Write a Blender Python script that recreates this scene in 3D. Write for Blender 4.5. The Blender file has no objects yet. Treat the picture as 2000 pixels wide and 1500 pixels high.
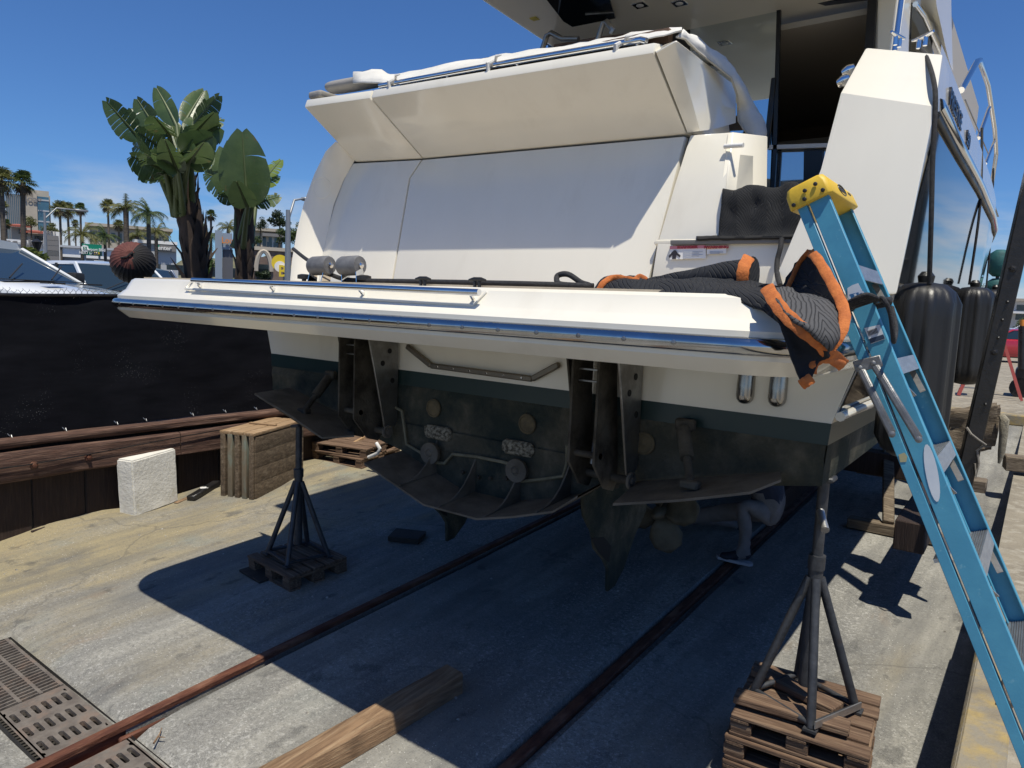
import bpy, bmesh, math, random
from mathutils import Vector, Matrix, noise as mnoise
random.seed(7)
R = math.radians
scene = bpy.context.scene
col = scene.collection

# ------------------------------------------------------------------ camera
# world axes: X = across the slipway (to starboard), Y = up the slipway, Z = up
CAM_H, F_PX = 2.5, 1387.0
PITCH, ROLL, AZ = R(6.5), R(2.4), R(36.5)
_fw = Vector((-math.sin(AZ)*math.cos(PITCH), math.cos(AZ)*math.cos(PITCH), -math.sin(PITCH)))
_r0 = Vector((math.cos(AZ), math.sin(AZ), 0))
_u0 = _r0.cross(_fw)
_rt = _r0*math.cos(ROLL) + _u0*math.sin(ROLL)
_up = _u0*math.cos(ROLL) - _r0*math.sin(ROLL)
CAM = Vector((0, 0, CAM_H))
cd = bpy.data.cameras.new('camera')
cam = bpy.data.objects.new('camera', cd); col.objects.link(cam)
cd.sensor_width = 36.0; cd.lens = 36.0*F_PX/2000.0; cd.clip_start = 0.05; cd.clip_end = 6000
M = Matrix((_rt, _up, -_fw)).transposed().to_4x4(); M.translation = CAM
cam.matrix_world = M
scene.camera = cam

# ------------------------------------------------------------------ sky and sun
SUN_V = Vector((0.30, -0.20, 1.0)).normalized()
w = bpy.data.worlds.new('World'); scene.world = w; w.use_nodes = True
nt = w.node_tree; nt.nodes.clear()
out = nt.nodes.new('ShaderNodeOutputWorld'); bg = nt.nodes.new('ShaderNodeBackground')
sky = nt.nodes.new('ShaderNodeTexSky'); sky.sky_type = 'NISHITA'; sky.sun_disc = False
sky.sun_elevation = math.asin(SUN_V.z); sky.sun_rotation = math.atan2(SUN_V.x, SUN_V.y)
sky.air_density = 1.0; sky.dust_density = 0.1; sky.ozone_density = 4.0
tint = nt.nodes.new('ShaderNodeMix'); tint.data_type = 'RGBA'; tint.blend_type = 'MULTIPLY'; tint.inputs[0].default_value = 1; tint.inputs[7].default_value = (.60, .92, 1.34, 1)   # cooler white balance
# thin low clouds near the horizon, all the way round
tc = nt.nodes.new('ShaderNodeTexCoord'); sep = nt.nodes.new('ShaderNodeSeparateXYZ')
mp = nt.nodes.new('ShaderNodeMapping'); mp.inputs['Scale'].default_value = (3.2, 3.2, 13)
nz = nt.nodes.new('ShaderNodeTexNoise'); nz.inputs['Scale'].default_value = 1.6; nz.inputs['Detail'].default_value = 7; nz.inputs['Roughness'].default_value = .58
cr = nt.nodes.new('ShaderNodeMapRange'); cr.inputs[1].default_value = .40; cr.inputs[2].default_value = .58
hz = nt.nodes.new('ShaderNodeMapRange'); hz.inputs[1].default_value = .15; hz.inputs[2].default_value = .085
mu = nt.nodes.new('ShaderNodeMath'); mu.operation = 'MULTIPLY'
mu2 = nt.nodes.new('ShaderNodeMath'); mu2.operation = 'MULTIPLY'; mu2.inputs[1].default_value = .85
mx = nt.nodes.new('ShaderNodeMix'); mx.data_type = 'RGBA'
mx.inputs[7].default_value = (7.2, 7.7, 8.4, 1)
L = nt.links.new
L(tc.outputs['Generated'], mp.inputs[0]); L(mp.outputs[0], nz.inputs['Vector']); L(nz.outputs[0], cr.inputs[0])
L(tc.outputs['Generated'], sep.inputs[0]); L(sep.outputs[2], hz.inputs[0])
L(cr.outputs[0], mu.inputs[0]); L(hz.outputs[0], mu.inputs[1]); L(mu.outputs[0], mu2.inputs[0])
L(mu2.outputs[0], mx.inputs[0]); L(sky.outputs[0], tint.inputs[6]); L(tint.outputs[2], mx.inputs[6]); L(mx.outputs[2], bg.inputs[0])
bg.inputs[1].default_value = 0.074
L(bg.outputs[0], out.inputs[0])
sl = bpy.data.lights.new('sun', 'SUN'); sl.energy = 4.6; sl.angle = R(.53); sl.color = (1, .94, .81)
so = bpy.data.objects.new('sun', sl); col.objects.link(so)
so.rotation_euler = SUN_V.to_track_quat('Z', 'Y').to_euler(); so.location = (0, 0, 30)
vs = scene.view_settings
vs.view_transform = 'Standard'; vs.look = 'None'; vs.gamma = 1; vs.exposure = .12; vs.use_curve_mapping = False
scene.render.engine = 'CYCLES'
scene.cycles.max_bounces = 8

# ------------------------------------------------------------------ measuring helpers
SLOPE = math.tan(R(3.4))
def ray(x, y): return (_fw*F_PX + _rt*(x-1000) - _up*(y-750)).normalized()
def AU(x, y, u): d = ray(x, y); return CAM + d*(u/d.y)                 # point at a given Y
def AS(x, y, s): d = ray(x, y); return CAM + d*(s/d.x)                 # point at a given X
def AZZ(x, y, z): d = ray(x, y); return CAM + d*((z-CAM_H)/d.z)        # point at a given Z
def AD(x, y, dist): d = ray(x, y); return CAM + d*(dist/math.hypot(d.x, d.y))   # point at a ground distance
def AG(x, y, dz=0.0):                                                  # point on the slipway
    d = ray(x, y); t = (dz-CAM_H)/(d.z-SLOPE*d.y); return CAM + d*t
def gz(u): return min(u, 14.0)*SLOPE

# ------------------------------------------------------------------ materials
MATS = {}
def mat(name, c, rough=.6, metal=0, c2=None, scale=4.0, bump=0.0, bscale=None, coat=0, c3=None, s3=1.0, stretch=(1,1,1), lo=.38, hi=.62, space='Object', emit=None, spec=.5, detail=6, rvar=0, trans=0, t3=(.5,.68), alpha=1):
    if name in MATS: return MATS[name]
    m = bpy.data.materials.new(name); m.use_nodes = True; n = m.node_tree.nodes; l = m.node_tree.links
    b = n['Principled BSDF']; b.inputs['Base Color'].default_value = (*c, 1); b.inputs['Roughness'].default_value = rough
    b.inputs['Metallic'].default_value = metal; b.inputs['Coat Weight'].default_value = coat; b.inputs['Coat Roughness'].default_value = .06
    b.inputs['Specular IOR Level'].default_value = spec
    if trans: b.inputs['Transmission Weight'].default_value = trans
    if alpha < 1: b.inputs['Alpha'].default_value = alpha
    if emit: b.inputs['Emission Color'].default_value = (*emit, 1); b.inputs['Emission Strength'].default_value = 1
    if c2 or bump or rvar:
        if space == 'World': t = n.new('ShaderNodeNewGeometry'); o = t.outputs['Position']
        else: t = n.new('ShaderNodeTexCoord'); o = t.outputs[space]
        mpn = n.new('ShaderNodeMapping'); mpn.inputs['Scale'].default_value = stretch; l.new(o, mpn.inputs[0])
        def nzn(sc, d=detail):
            q = n.new('ShaderNodeTexNoise'); q.inputs['Scale'].default_value = sc; q.inputs['Detail'].default_value = d; q.inputs['Roughness'].default_value = .62
            l.new(mpn.outputs[0], q.inputs['Vector']); return q
        a = nzn(scale)
        if c2:
            r = n.new('ShaderNodeMapRange'); r.inputs[1].default_value = lo; r.inputs[2].default_value = hi; l.new(a.outputs[0], r.inputs[0])
            mi = n.new('ShaderNodeMix'); mi.data_type = 'RGBA'; mi.inputs[6].default_value = (*c, 1); mi.inputs[7].default_value = (*c2, 1); l.new(r.outputs[0], mi.inputs[0])
            last = mi.outputs[2]
            if c3:
                a3 = nzn(s3); r3 = n.new('ShaderNodeMapRange'); r3.inputs[1].default_value = t3[0]; r3.inputs[2].default_value = t3[1]; l.new(a3.outputs[0], r3.inputs[0])
                m3 = n.new('ShaderNodeMix'); m3.data_type = 'RGBA'; m3.inputs[7].default_value = (*c3, 1); l.new(last, m3.inputs[6]); l.new(r3.outputs[0], m3.inputs[0]); last = m3.outputs[2]
            l.new(last, b.inputs['Base Color'])
        if rvar:
            rr = n.new('ShaderNodeMapRange'); rr.inputs[1].default_value = .3; rr.inputs[2].default_value = .7; rr.inputs[3].default_value = max(.02, rough-rvar); rr.inputs[4].default_value = min(1, rough+rvar); l.new(a.outputs[0], rr.inputs[0]); l.new(rr.outputs[0], b.inputs['Roughness'])
        if bump:
            q = nzn(bscale or scale*4); bp = n.new('ShaderNodeBump'); bp.inputs['Strength'].default_value = min(1, bump); bp.inputs['Distance'].default_value = .01*max(1, bump)
            l.new(q.outputs[0], bp.inputs['Height']); l.new(bp.outputs[0], b.inputs['Normal'])
    MATS[name] = m
    return m

# ------------------------------------------------------------------ mesh building
def V(*a): return Vector(a)
class MB:
    def __init__(s): s.v = []; s.f = []
    def add(s, vs, fs):
        o = len(s.v); s.v += [Vector(p) for p in vs]; s.f += [tuple(i+o for i in f) for f in fs]; return s
    def box(s, c, size, rot=None):
        c = Vector(c); h = Vector(size)*.5; m = rot if rot else Matrix.Identity(3)
        vs = [c + m @ Vector((sx*h.x, sy*h.y, sz*h.z)) for sz in (-1, 1) for sy in (-1, 1) for sx in (-1, 1)]
        return s.add(vs, [(0,2,3,1), (4,5,7,6), (0,1,5,4), (2,6,7,3), (0,4,6,2), (1,3,7,5)])
    def bx(s, a, b):
        a = Vector(a); b = Vector(b); return s.box((a+b)*.5, [abs(q) for q in (b-a)])
    def bar(s, p, q, wd, th, side=None):     # rectangular bar p->q, wd along 'side', th across
        p = Vector(p); q = Vector(q); d = (q-p).normalized()
        sd = Vector(side) if side is not None else (Vector((0,0,1)) if abs(d.z) < .9 else Vector((1,0,0)))
        sd = (sd - d*sd.dot(d)).normalized(); n = d.cross(sd)
        vs = []
        for e in (p, q):
            for a, b in ((-1,-1), (1,-1), (1,1), (-1,1)): vs.append(e + sd*(a*wd/2) + n*(b*th/2))
        return s.add(vs, [(0,3,2,1), (4,5,6,7), (0,1,5,4), (1,2,6,5), (2,3,7,6), (3,0,4,7)])
    def tube(s, pts, r, n=8, cap=True):
        pts = [Vector(p) for p in pts]; rs = r if isinstance(r, (list, tuple)) else [r]*len(pts)
        o = len(s.v); prev = None
        for i, p in enumerate(pts):
            d = (pts[min(i+1, len(pts)-1)] - pts[max(i-1, 0)])
            d = d.normalized() if d.length > 1e-9 else Vector((0,0,1))
            if prev is None:
                a = d.orthogonal().normalized()
            else:
                a = prev - d*prev.dot(d); a = a.normalized() if a.length > 1e-6 else d.orthogonal().normalized()
            prev = a; b = d.cross(a)
            for k in range(n):
                t = 2*math.pi*k/n; s.v.append(p + (a*math.cos(t) + b*math.sin(t))*rs[i])
        for i in range(len(pts)-1):
            for k in range(n):
                s.f.append((o+i*n+k, o+i*n+(k+1) % n, o+(i+1)*n+(k+1) % n, o+(i+1)*n+k))
        if cap: s.f.append(tuple(o+k for k in range(n))[::-1]); s.f.append(tuple(o+(len(pts)-1)*n+k for k in range(n)))
        return s
    def cyl(s, p, q, r, n=16): return s.tube([p, q], r, n)
    def prism(s, poly, off):
        poly = [Vector(p) for p in poly]; n = len(poly); off = Vector(off)
        return s.add(poly + [p+off for p in poly], [tuple(range(n))[::-1], tuple(range(n, 2*n))] + [(i, (i+1) % n, n+(i+1) % n, n+i) for i in range(n)])
    def loft(s, secs, closed=False, capa=False, capb=False):
        n = len(secs[0]); o = len(s.v)
        for q in secs: s.v += [Vector(p) for p in q]
        for i in range(len(secs)-1):
            for k in range(n if closed else n-1):
                s.f.append((o+i*n+k, o+i*n+(k+1) % n, o+(i+1)*n+(k+1) % n, o+(i+1)*n+k))
        if capa: s.f.append(tuple(o+k for k in range(n))[::-1])
        if capb: s.f.append(tuple(o+(len(secs)-1)*n+k for k in range(n)))
        return s
    def lathe(s, prof, c, ax=(0,0,1), n=20):
        c = Vector(c); ax = Vector(ax).normalized(); a = ax.orthogonal().normalized(); b = ax.cross(a)
        secs = [[c + ax*h + (a*math.cos(2*math.pi*k/n) + b*math.sin(2*math.pi*k/n))*max(r, 1e-4) for k in range(n)] for r, h in prof]
        return s.loft(secs, True, True, True)
    def build(s, name, m, parent=None, bevel=0, smooth=None, seg=1, ang=32):
        me = bpy.data.meshes.new(name); o = wpos(parent)
        me.from_pydata([p-o for p in s.v], [], s.f); me.validate(); 
        bm = bmesh.new(); bm.from_mesh(me); bmesh.ops.remove_doubles(bm, verts=bm.verts, dist=1e-5); bmesh.ops.recalc_face_normals(bm, faces=bm.faces)
        if bevel:
            es = [e for e in bm.edges if len(e.link_faces) == 2 and e.calc_face_angle(0) > R(ang)]
            if es: bmesh.ops.bevel(bm, geom=es, offset=bevel, segments=seg, profile=.6, affect='EDGES', clamp_overlap=True)
        bm.to_mesh(me); bm.free()
        if isinstance(m, (list, tuple)):
            for q in m: me.materials.append(q)
        else: me.materials.append(m)
        if smooth is not False: sm(me, smooth or 40)
        return link(name, me, parent)
def sm(me, ang=40):
    me.polygons.foreach_set('use_smooth', [True]*len(me.polygons))
    try: me.set_sharp_from_angle(angle=R(ang))
    except Exception: pass
def link(name, me, parent=None):
    ob = bpy.data.objects.new(name, me); col.objects.link(ob)
    if parent: ob.parent = parent
    return ob
def wpos(o):
    p = Vector((0,0,0))
    while o: p = p + o.location; o = o.parent
    return p
def tag(o, label=None, cat=None, group=None, kind=None):
    if label: o['label'] = label
    if cat: o['category'] = cat
    if group: o['group'] = group
    if kind: o['kind'] = kind
    return o
def thing(name, loc, label, cat, group=None):
    o = bpy.data.objects.new(name, None); col.objects.link(o); o.location = loc; o.empty_display_size = .2
    return tag(o, label, cat, group)
def copy_tree(o, parent=None, loc=None, rz=None, label=None):
    c = o.copy(); col.objects.link(c); c.parent = parent
    if loc is not None: c.location = loc
    if rz is not None: c.rotation_euler = (0, 0, rz)
    if label: c['label'] = label
    for ch in list(o.children): copy_tree(ch, c)
    return c
def text(name, s, size, loc, xdir, ydir, m, parent=None, ext=.002, font_scale_x=1.0, bold=0, align='CENTER', shear=0):
    cu = bpy.data.curves.new(name, 'FONT'); cu.body = s; cu.size = size; cu.align_x = align; cu.align_y = 'CENTER'; cu.extrude = ext; cu.offset = bold; cu.resolution_u = 3; cu.shear = shear
    tmp = bpy.data.objects.new('tmp_text', cu); col.objects.link(tmp)
    bpy.context.view_layer.update(); dg = bpy.context.evaluated_depsgraph_get()
    me = bpy.data.meshes.new_from_object(tmp.evaluated_get(dg)); bpy.data.objects.remove(tmp)
    x = Vector(xdir).normalized(); y = Vector(ydir); y = (y-x*y.dot(x)).normalized(); z = x.cross(y)
    mm = Matrix((x*font_scale_x, y, z)).transposed().to_4x4(); mm.translation = Vector(loc) - wpos(parent)
    me.transform(mm); me.name = name; me.materials.clear(); me.materials.append(m)
    return link(name, me, parent)
def smoothstep(a, b, x):
    t = max(0, min(1, (x-a)/(b-a))); return t*t*(3-2*t)
# ================================================================== MATERIALS
gel = mat('gelcoat', (.81,.77,.665), .2, c2=(.785,.745,.64), scale=1.2, coat=.6, rvar=.05, c3=(.73,.685,.58), s3=1.6, t3=(.56,.80), stretch=(2.4,2.4,.5))
gel_in = mat('gelcoat_cream', (.82,.775,.66), .28, c2=(.79,.745,.63), scale=1.5, coat=.4)
chrome = mat('polished_steel', (.80,.80,.80), .09, 1, c2=(.72,.72,.73), scale=6, rvar=.04)
steel = mat('dull_steel', (.32,.32,.31), .42, .9, c2=(.22,.21,.20), scale=9, bump=.15, rvar=.12)
bootg = mat('boot_stripe_green', (.010,.030,.030), .35, c2=(.018,.036,.034), scale=3)
glassd = mat('tinted_glass', (.006,.008,.010), .03, 0, spec=.9, coat=.5)
dark = mat('dark_void', (.008,.008,.009), .8)
blackp = mat('black_paint', (.012,.012,.013), .35, c2=(.022,.020,.019), scale=10, bump=.25, bscale=60, rvar=.12)
rubber = mat('black_rubber', (.010,.010,.011), .42, c2=(.020,.020,.020), scale=2.2, stretch=(1,1,.25), bump=.25, bscale=30, rvar=.1)
ropem = mat('black_rope_fibre', (.012,.012,.014), .75, c2=(.03,.03,.032), scale=60, bump=.6, bscale=220)
whitep = mat('white_paint', (.75,.74,.71), .5, c2=(.66,.65,.62), scale=3)
rust = mat('rusted_steel', (.16,.062,.034), .75, .25, c2=(.09,.032,.02), c3=(.24,.12,.075), s3=14, scale=22, bump=.6, bscale=60, stretch=(1,.25,1), rvar=.1)
jackm = mat('jack_steel', (.045,.048,.055), .5, .4, c2=(.075,.078,.085), scale=14, bump=.3, bscale=50, c3=(.05,.032,.022), s3=7, t3=(.58,.72))
timber = mat('weathered_timber', (.21,.135,.075), .82, c2=(.12,.075,.042), scale=5, stretch=(1,1,1), bump=.7, bscale=26, c3=(.30,.22,.14), s3=2.2)

def wood(name, a, b, c, ax, bump=.8, sc=4):
    st = [15, 15, 15]; st[ax] = .9
    return mat(name, a, .85, c2=b, c3=c, s3=sc*.8, scale=sc, stretch=st, bump=bump, bscale=sc*2.2, lo=.36, hi=.62)
wood_red = wood('creosote_red_timber', (.105,.052,.035), (.042,.021,.015), (.17,.10,.07), 1)
wood_dark = wood('dark_sheet_board', (.020,.012,.010), (.036,.020,.015), (.048,.030,.022), 2)
wood_pal = wood('pallet_board', (.20,.125,.075), (.11,.066,.040), (.28,.19,.12), 1)
wood_palx = wood('pallet_bearer', (.17,.105,.066), (.09,.052,.032), (.25,.17,.11), 0)
wood_beam = wood('beam_timber', (.27,.17,.095), (.16,.095,.052), (.34,.235,.14), 1, sc=3)
wood_grey = wood('grey_timber', (.18,.14,.10), (.10,.075,.05), (.27,.22,.155), 0)

def concrete():
    m = bpy.data.materials.new('slipway_concrete'); m.use_nodes = True; n = m.node_tree.nodes; l = m.node_tree.links; b = n['Principled BSDF']
    g = n.new('ShaderNodeNewGeometry'); sp = n.new('ShaderNodeSeparateXYZ'); l.new(g.outputs['Position'], sp.inputs[0])
    def noise_(sc, det=6, st=(1,1,1), ro=.6):
        mp_ = n.new('ShaderNodeMapping'); mp_.inputs['Scale'].default_value = st; l.new(g.outputs['Position'], mp_.inputs[0])
        q = n.new('ShaderNodeTexNoise'); q.inputs['Scale'].default_value = sc; q.inputs['Detail'].default_value = det; q.inputs['Roughness'].default_value = ro
        l.new(mp_.outputs[0], q.inputs['Vector']); return q.outputs[0]
    def rng(x, a, c, d=0, e=1):
        r = n.new('ShaderNodeMapRange'); r.inputs[1].default_value = a; r.inputs[2].default_value = c; r.inputs[3].default_value = d; r.inputs[4].default_value = e; l.new(x, r.inputs[0]); return r.outputs[0]
    def mix(f, x, y):
        q = n.new('ShaderNodeMix'); q.data_type = 'RGBA'
        for k, s_ in ((0, f), (6, x), (7, y)):
            if isinstance(s_, tuple): q.inputs[k].default_value = (*s_, 1)
            else: l.new(s_, q.inputs[k])
        return q.outputs[2]
    def math_(op, x, y):
        q = n.new('ShaderNodeMath'); q.operation = op
        for k, s_ in ((0, x), (1, y)):
            if isinstance(s_, (int, float)): q.inputs[k].default_value = s_
            else: l.new(s_, q.inputs[k])
        return q.outputs[0]
    c = mix(rng(noise_(.9, 8), .35, .65), (.215,.21,.19), (.32,.31,.275))
    c = mix(rng(noise_(2.2, 6, (2.6,.35,1)), .40, .72, 0, .75), c, (.12,.12,.117))                 # long run marks
    # sand and silt washed against the wall
    far = math_('ADD', rng(sp.outputs[0], -3.6, -6.6), math_('MULTIPLY', math_('SUBTRACT', noise_(1.1, 6, (1.5,.5,1)), .5), 2.2))
    c = mix(rng(far, .25, .95, 0, .92), c, mix(rng(noise_(1.7, 7, (1.6,.6,1)), .38, .66), (.31,.255,.15), (.235,.205,.14)))
    c = mix(rng(far, .62, 1.35, 0, .65), c, (.36,.30,.165))
    # blue green paint dust and rust stains
    c = mix(math_('MULTIPLY', rng(noise_(1.3, 6, (1,.7,1)), .57, .70, 0, .6), rng(sp.outputs[0], -2.4, -4.2)), c, (.18,.235,.235))
    c = mix(rng(noise_(1.9, 5, (1.3,.5,1.7)), .62, .74, 0, .45), c, (.26,.17,.095))
    c = mix(rng(noise_(1.15, 7, (1.4,.6,1)), .58, .70, 0, .75), c, (.085,.086,.088))                  # dark damp patches
    vo = n.new('ShaderNodeTexVoronoi'); vo.inputs['Scale'].default_value = 42; l.new(g.outputs['Position'], vo.inputs['Vector'])
    wn = noise_(3.5, 4)
    c = mix(math_('MULTIPLY', rng(vo.outputs[0], .16, .10), rng(wn, .36, .55)), c, (.60,.59,.56))     # chips and shell
    # cracks and patched joints
    wp = n.new('ShaderNodeVectorMath'); wp.operation = 'ADD'; wn2 = n.new('ShaderNodeTexNoise'); wn2.inputs['Scale'].default_value = 2.5; wn2.inputs['Detail'].default_value = 4; l.new(g.outputs['Position'], wn2.inputs['Vector'])
    wsc = n.new('ShaderNodeVectorMath'); wsc.operation = 'SCALE'; wsc.inputs[3].default_value = .5; l.new(wn2.outputs[1], wsc.inputs[0]); l.new(g.outputs['Position'], wp.inputs[0]); l.new(wsc.outputs[0], wp.inputs[1])
    vc = n.new('ShaderNodeTexVoronoi'); vc.feature = 'DISTANCE_TO_EDGE'; vc.inputs['Scale'].default_value = .33; l.new(wp.outputs[0], vc.inputs['Vector'])
    c = mix(math_('MULTIPLY', rng(vc.outputs[0], .006, .002), .35), c, (.045,.043,.04))
    pm_ = math_('MULTIPLY', rng(noise_(.8, 5, (1.3,.5,1)), .40, .60), rng(far, 1.0, .3)); c = mix(math_('MULTIPLY', rng(noise_(30, 5), .50, .64, 0, .65), math_('ADD', math_('MULTIPLY', pm_, .75), .25)), c, (.10,.10,.096)); c = mix(math_('MULTIPLY', rng(noise_(44, 4), .53, .64, 0, .8), pm_), c, (.46,.45,.42))
    c = mix(rng(noise_(1.9, 7, (2.8,.30,1)), .47, .70, 0, .62), c, (.115,.113,.108)); c = mix(rng(noise_(1.3, 7, (1.1,.7,1.3)), .55, .66, 0, .6), c, (.13,.128,.122))   # aggregate mottling
    c = mix(rng(noise_(4.5, 6, (1.3,.8,1)), .60, .68, 0, .6), c, (.06,.06,.06))                                                  # oil spots
    fine = noise_(140, 3)
    c = mix(math_('MULTIPLY', rng(fine, .42, .66, 0, .6), math_('ADD', math_('MULTIPLY', pm_, .7), .2)), c, (.38,.375,.35)); c = mix(rng(noise_(85, 3), .54, .66, 0, .45), c, (.09,.09,.088))
    l.new(c, b.inputs['Base Color']); b.inputs['Roughness'].default_value = .9; b.inputs['Specular IOR Level'].default_value = .25
    bp = n.new('ShaderNodeBump'); bp.inputs['Strength'].default_value = .7; bp.inputs['Distance'].default_value = .008
    hs = math_('ADD', math_('MULTIPLY', fine, .7), math_('MULTIPLY', noise_(11, 7), 1.4)); l.new(hs, bp.inputs['Height']); l.new(bp.outputs[0], b.inputs['Normal'])
    return m
conc = concrete()
dockc = mat('dock_concrete', (.30,.265,.205), .9, c2=(.21,.185,.145), scale=2.2, bump=.7, bscale=60, space='World', c3=(.36,.33,.27), s3=9, spec=.25)
asph = mat('asphalt', (.085,.085,.085), .9, c2=(.115,.113,.11), scale=.6, bump=.4, bscale=80, space='World', spec=.25)

# ================================================================== GROUND
WX, DX = -7.50, -0.10           # retaining wall line, dock edge line
LOT, DOCK = 1.12, .86
gb = MB()
B = 2500
gb.add([(-B,-B,LOT), (WX-.14,-B,LOT-.03), (WX-.14,B,LOT-.03), (-B,B,LOT)], [(0,1,2,3)])
gb.add([(DX,-B,DOCK), (B,-B,DOCK), (B,B,DOCK), (DX,B,DOCK)], [(0,1,2,3)])
gb.add([(WX-.02,14.4,.846), (DX,14.4,.846), (DX,B,.846), (WX-.02,B,.846)], [(0,1,2,3)])
gb.add([(DX,-14,DOCK), (DX,-14,-1.2), (DX,14.4,-.2), (DX,14.4,DOCK)], [(0,1,2,3)])
g = gb.build('ground', [asph, dockc], smooth=False); tag(g, kind='structure')
for p in g.data.polygons:
    if p.center.x > DX-.01 : p.material_index = 1
    elif p.center.x > WX-1: p.material_index = 1

# slipway sheet with rail slots and a drain trench
RL, RR = -3.83, -1.97
PIT = (-5.62, -2.95, 1.34, 1.72)
cols = [WX-.03]
x = WX
while x < DX: cols.append(x); x += .11
for q in (RL-.045, RL-.044, RL+.022, RL+.023, RL+.10, RL+.112, RR-.07, RR-.055, RR+.09, RR+.105, PIT[0], PIT[0]+.14, PIT[1], PIT[1]-.14, DX): cols.append(q)
cols = sorted(set(round(c, 4) for c in cols))
rows = []; y = -14.0
while y < 14.41: rows.append(y); y += (.10 if -.5 < y < 8 else .5)
rows += [PIT[2]-.10, PIT[2], PIT[3], PIT[3]+.16, 14.4]; rows = sorted(set(round(r, 4) for r in rows))
def sliph(x, y):
    z = SLOPE*min(y, 14.4)
    if -.6 < y < 9:
        z += .016*mnoise.noise(Vector((x*.9, y*.45, 3))) + .006*mnoise.noise(Vector((x*3.1, y*1.6, 9)))
    m = smoothstep(-6.75, -7.4, x)                       # silt heaped against the wall
    z += m*(.02 + .07*mnoise.noise(Vector((2.2, y*1.1, 1))) + .03*mnoise.noise(Vector((5.2, y*2.9, 1)))) * smoothstep(9, 5, y)
    if RL+.0225 < x < RL+.105: z -= .10 + .03*mnoise.noise(Vector((0, y*3, 0)))
    if RR-.06 < x < RR+.095: z -= .06
    if PIT[0] <= x <= PIT[1] and PIT[2]-.05 <= y <= PIT[3]+.05 and not (RL-.05 < x < RL+.042): z -= .03
    # dished apron round the drain
    d = max(PIT[0]-x, x-PIT[1], PIT[2]-y, y-PIT[3], 0); z -= .025*smoothstep(.3, 0, d)
    return z
sb = MB(); nc = len(cols)
for y in rows:
    for x in cols: sb.v.append(Vector((x, y, sliph(x, y))))
for j in range(len(rows)-1):
    for i in range(nc-1):
        cx, cy = (cols[i]+cols[i+1])/2, (rows[j]+rows[j+1])/2
        if PIT[0]+.14 < cx < PIT[1]-.14 and PIT[2] < cy < PIT[3]: continue
        sb.f.append((j*nc+i, j*nc+i+1, (j+1)*nc+i+1, (j+1)*nc+i))
sp_ = sb.build('slipway', conc, smooth=55); tag(sp_, kind='structure')
pit = MB(); z0 = SLOPE*1.5
pit.add([(PIT[0]+.13,PIT[2]-.01,z0-.03), (PIT[1]-.13,PIT[2]-.01,z0-.03), (PIT[1]-.13,PIT[3]+.01,z0-.02), (PIT[0]+.13,PIT[3]+.01,z0-.02),
         (PIT[0]+.13,PIT[2]-.01,z0-.5), (PIT[1]-.13,PIT[2]-.01,z0-.5), (PIT[1]-.13,PIT[3]+.01,z0-.5), (PIT[0]+.13,PIT[3]+.01,z0-.5)],
        [(0,1,5,4), (1,2,6,5), (2,3,7,6), (3,0,4,7), (4,5,6,7)])
pm = mat('pit_mud', (.05,.045,.04), .9, c2=(.03,.028,.025), scale=5, bump=.6)
pit.build('drain_pit', pm, sp_, smooth=False)

# water behind the camera at the foot of the slipway
wtr = MB().add([(WX,-200,-.55), (DX,-200,-.55), (DX,-8,-.55), (WX,-8,-.55)], [(0,1,2,3)]).build('water', mat('harbour_water', (.01,.03,.035), .08, bump=.4, scale=2, bscale=3), smooth=False)
tag(wtr, kind='structure')

# ------------------------------------------------------------------ rails
def railway(xc, w_, top, label, y0=-8, y1=13.8):
    t = thing('slipway_rail', (xc, y0, SLOPE*y0), label, 'rail', 'rails of the slipway')
    b = MB(); secs = []
    n = 90
    for i in range(n+1):
        y = y0+(y1-y0)*i/n; z = SLOPE*y+top; h = w_/2
        e = .002*mnoise.noise(Vector((xc, y*2.5, 0)))
        secs.append([(xc-h+e, y, z-.008), (xc-h*.8, y, z), (xc+h*.8, y, z), (xc+h+e, y, z-.008), (xc+h, y, z-.035), (xc+.008, y, z-.05), (xc+.008, y, z-.10), (xc-.008, y, z-.10), (xc-.008, y, z-.05), (xc-h, y, z-.035)])
    b.loft(secs, True, True, True).build('rail_head', rust, t, smooth=30)
    f = MB(); f.bar((xc, y0, SLOPE*y0+top-.108), (xc, y1, SLOPE*y1+top-.108), .12, .012, (1,0,0)); f.build('rail_foot', rust, t)
    return t
rl = railway(RL, .056, .022, 'rusty steel slipway rail beside the slotted drain grates')
# rotten fish plate on the near rail
fp = MB(); fp.box((RL+.05, 1.80, SLOPE*1.80-.06), (.03, .26, .05)); fp.build('joint_plate', rust, rl, bevel=.008)
railway(RR, .07, -.012, 'dark steel slipway rail sunk in its slot, in the boat shadow')

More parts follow.
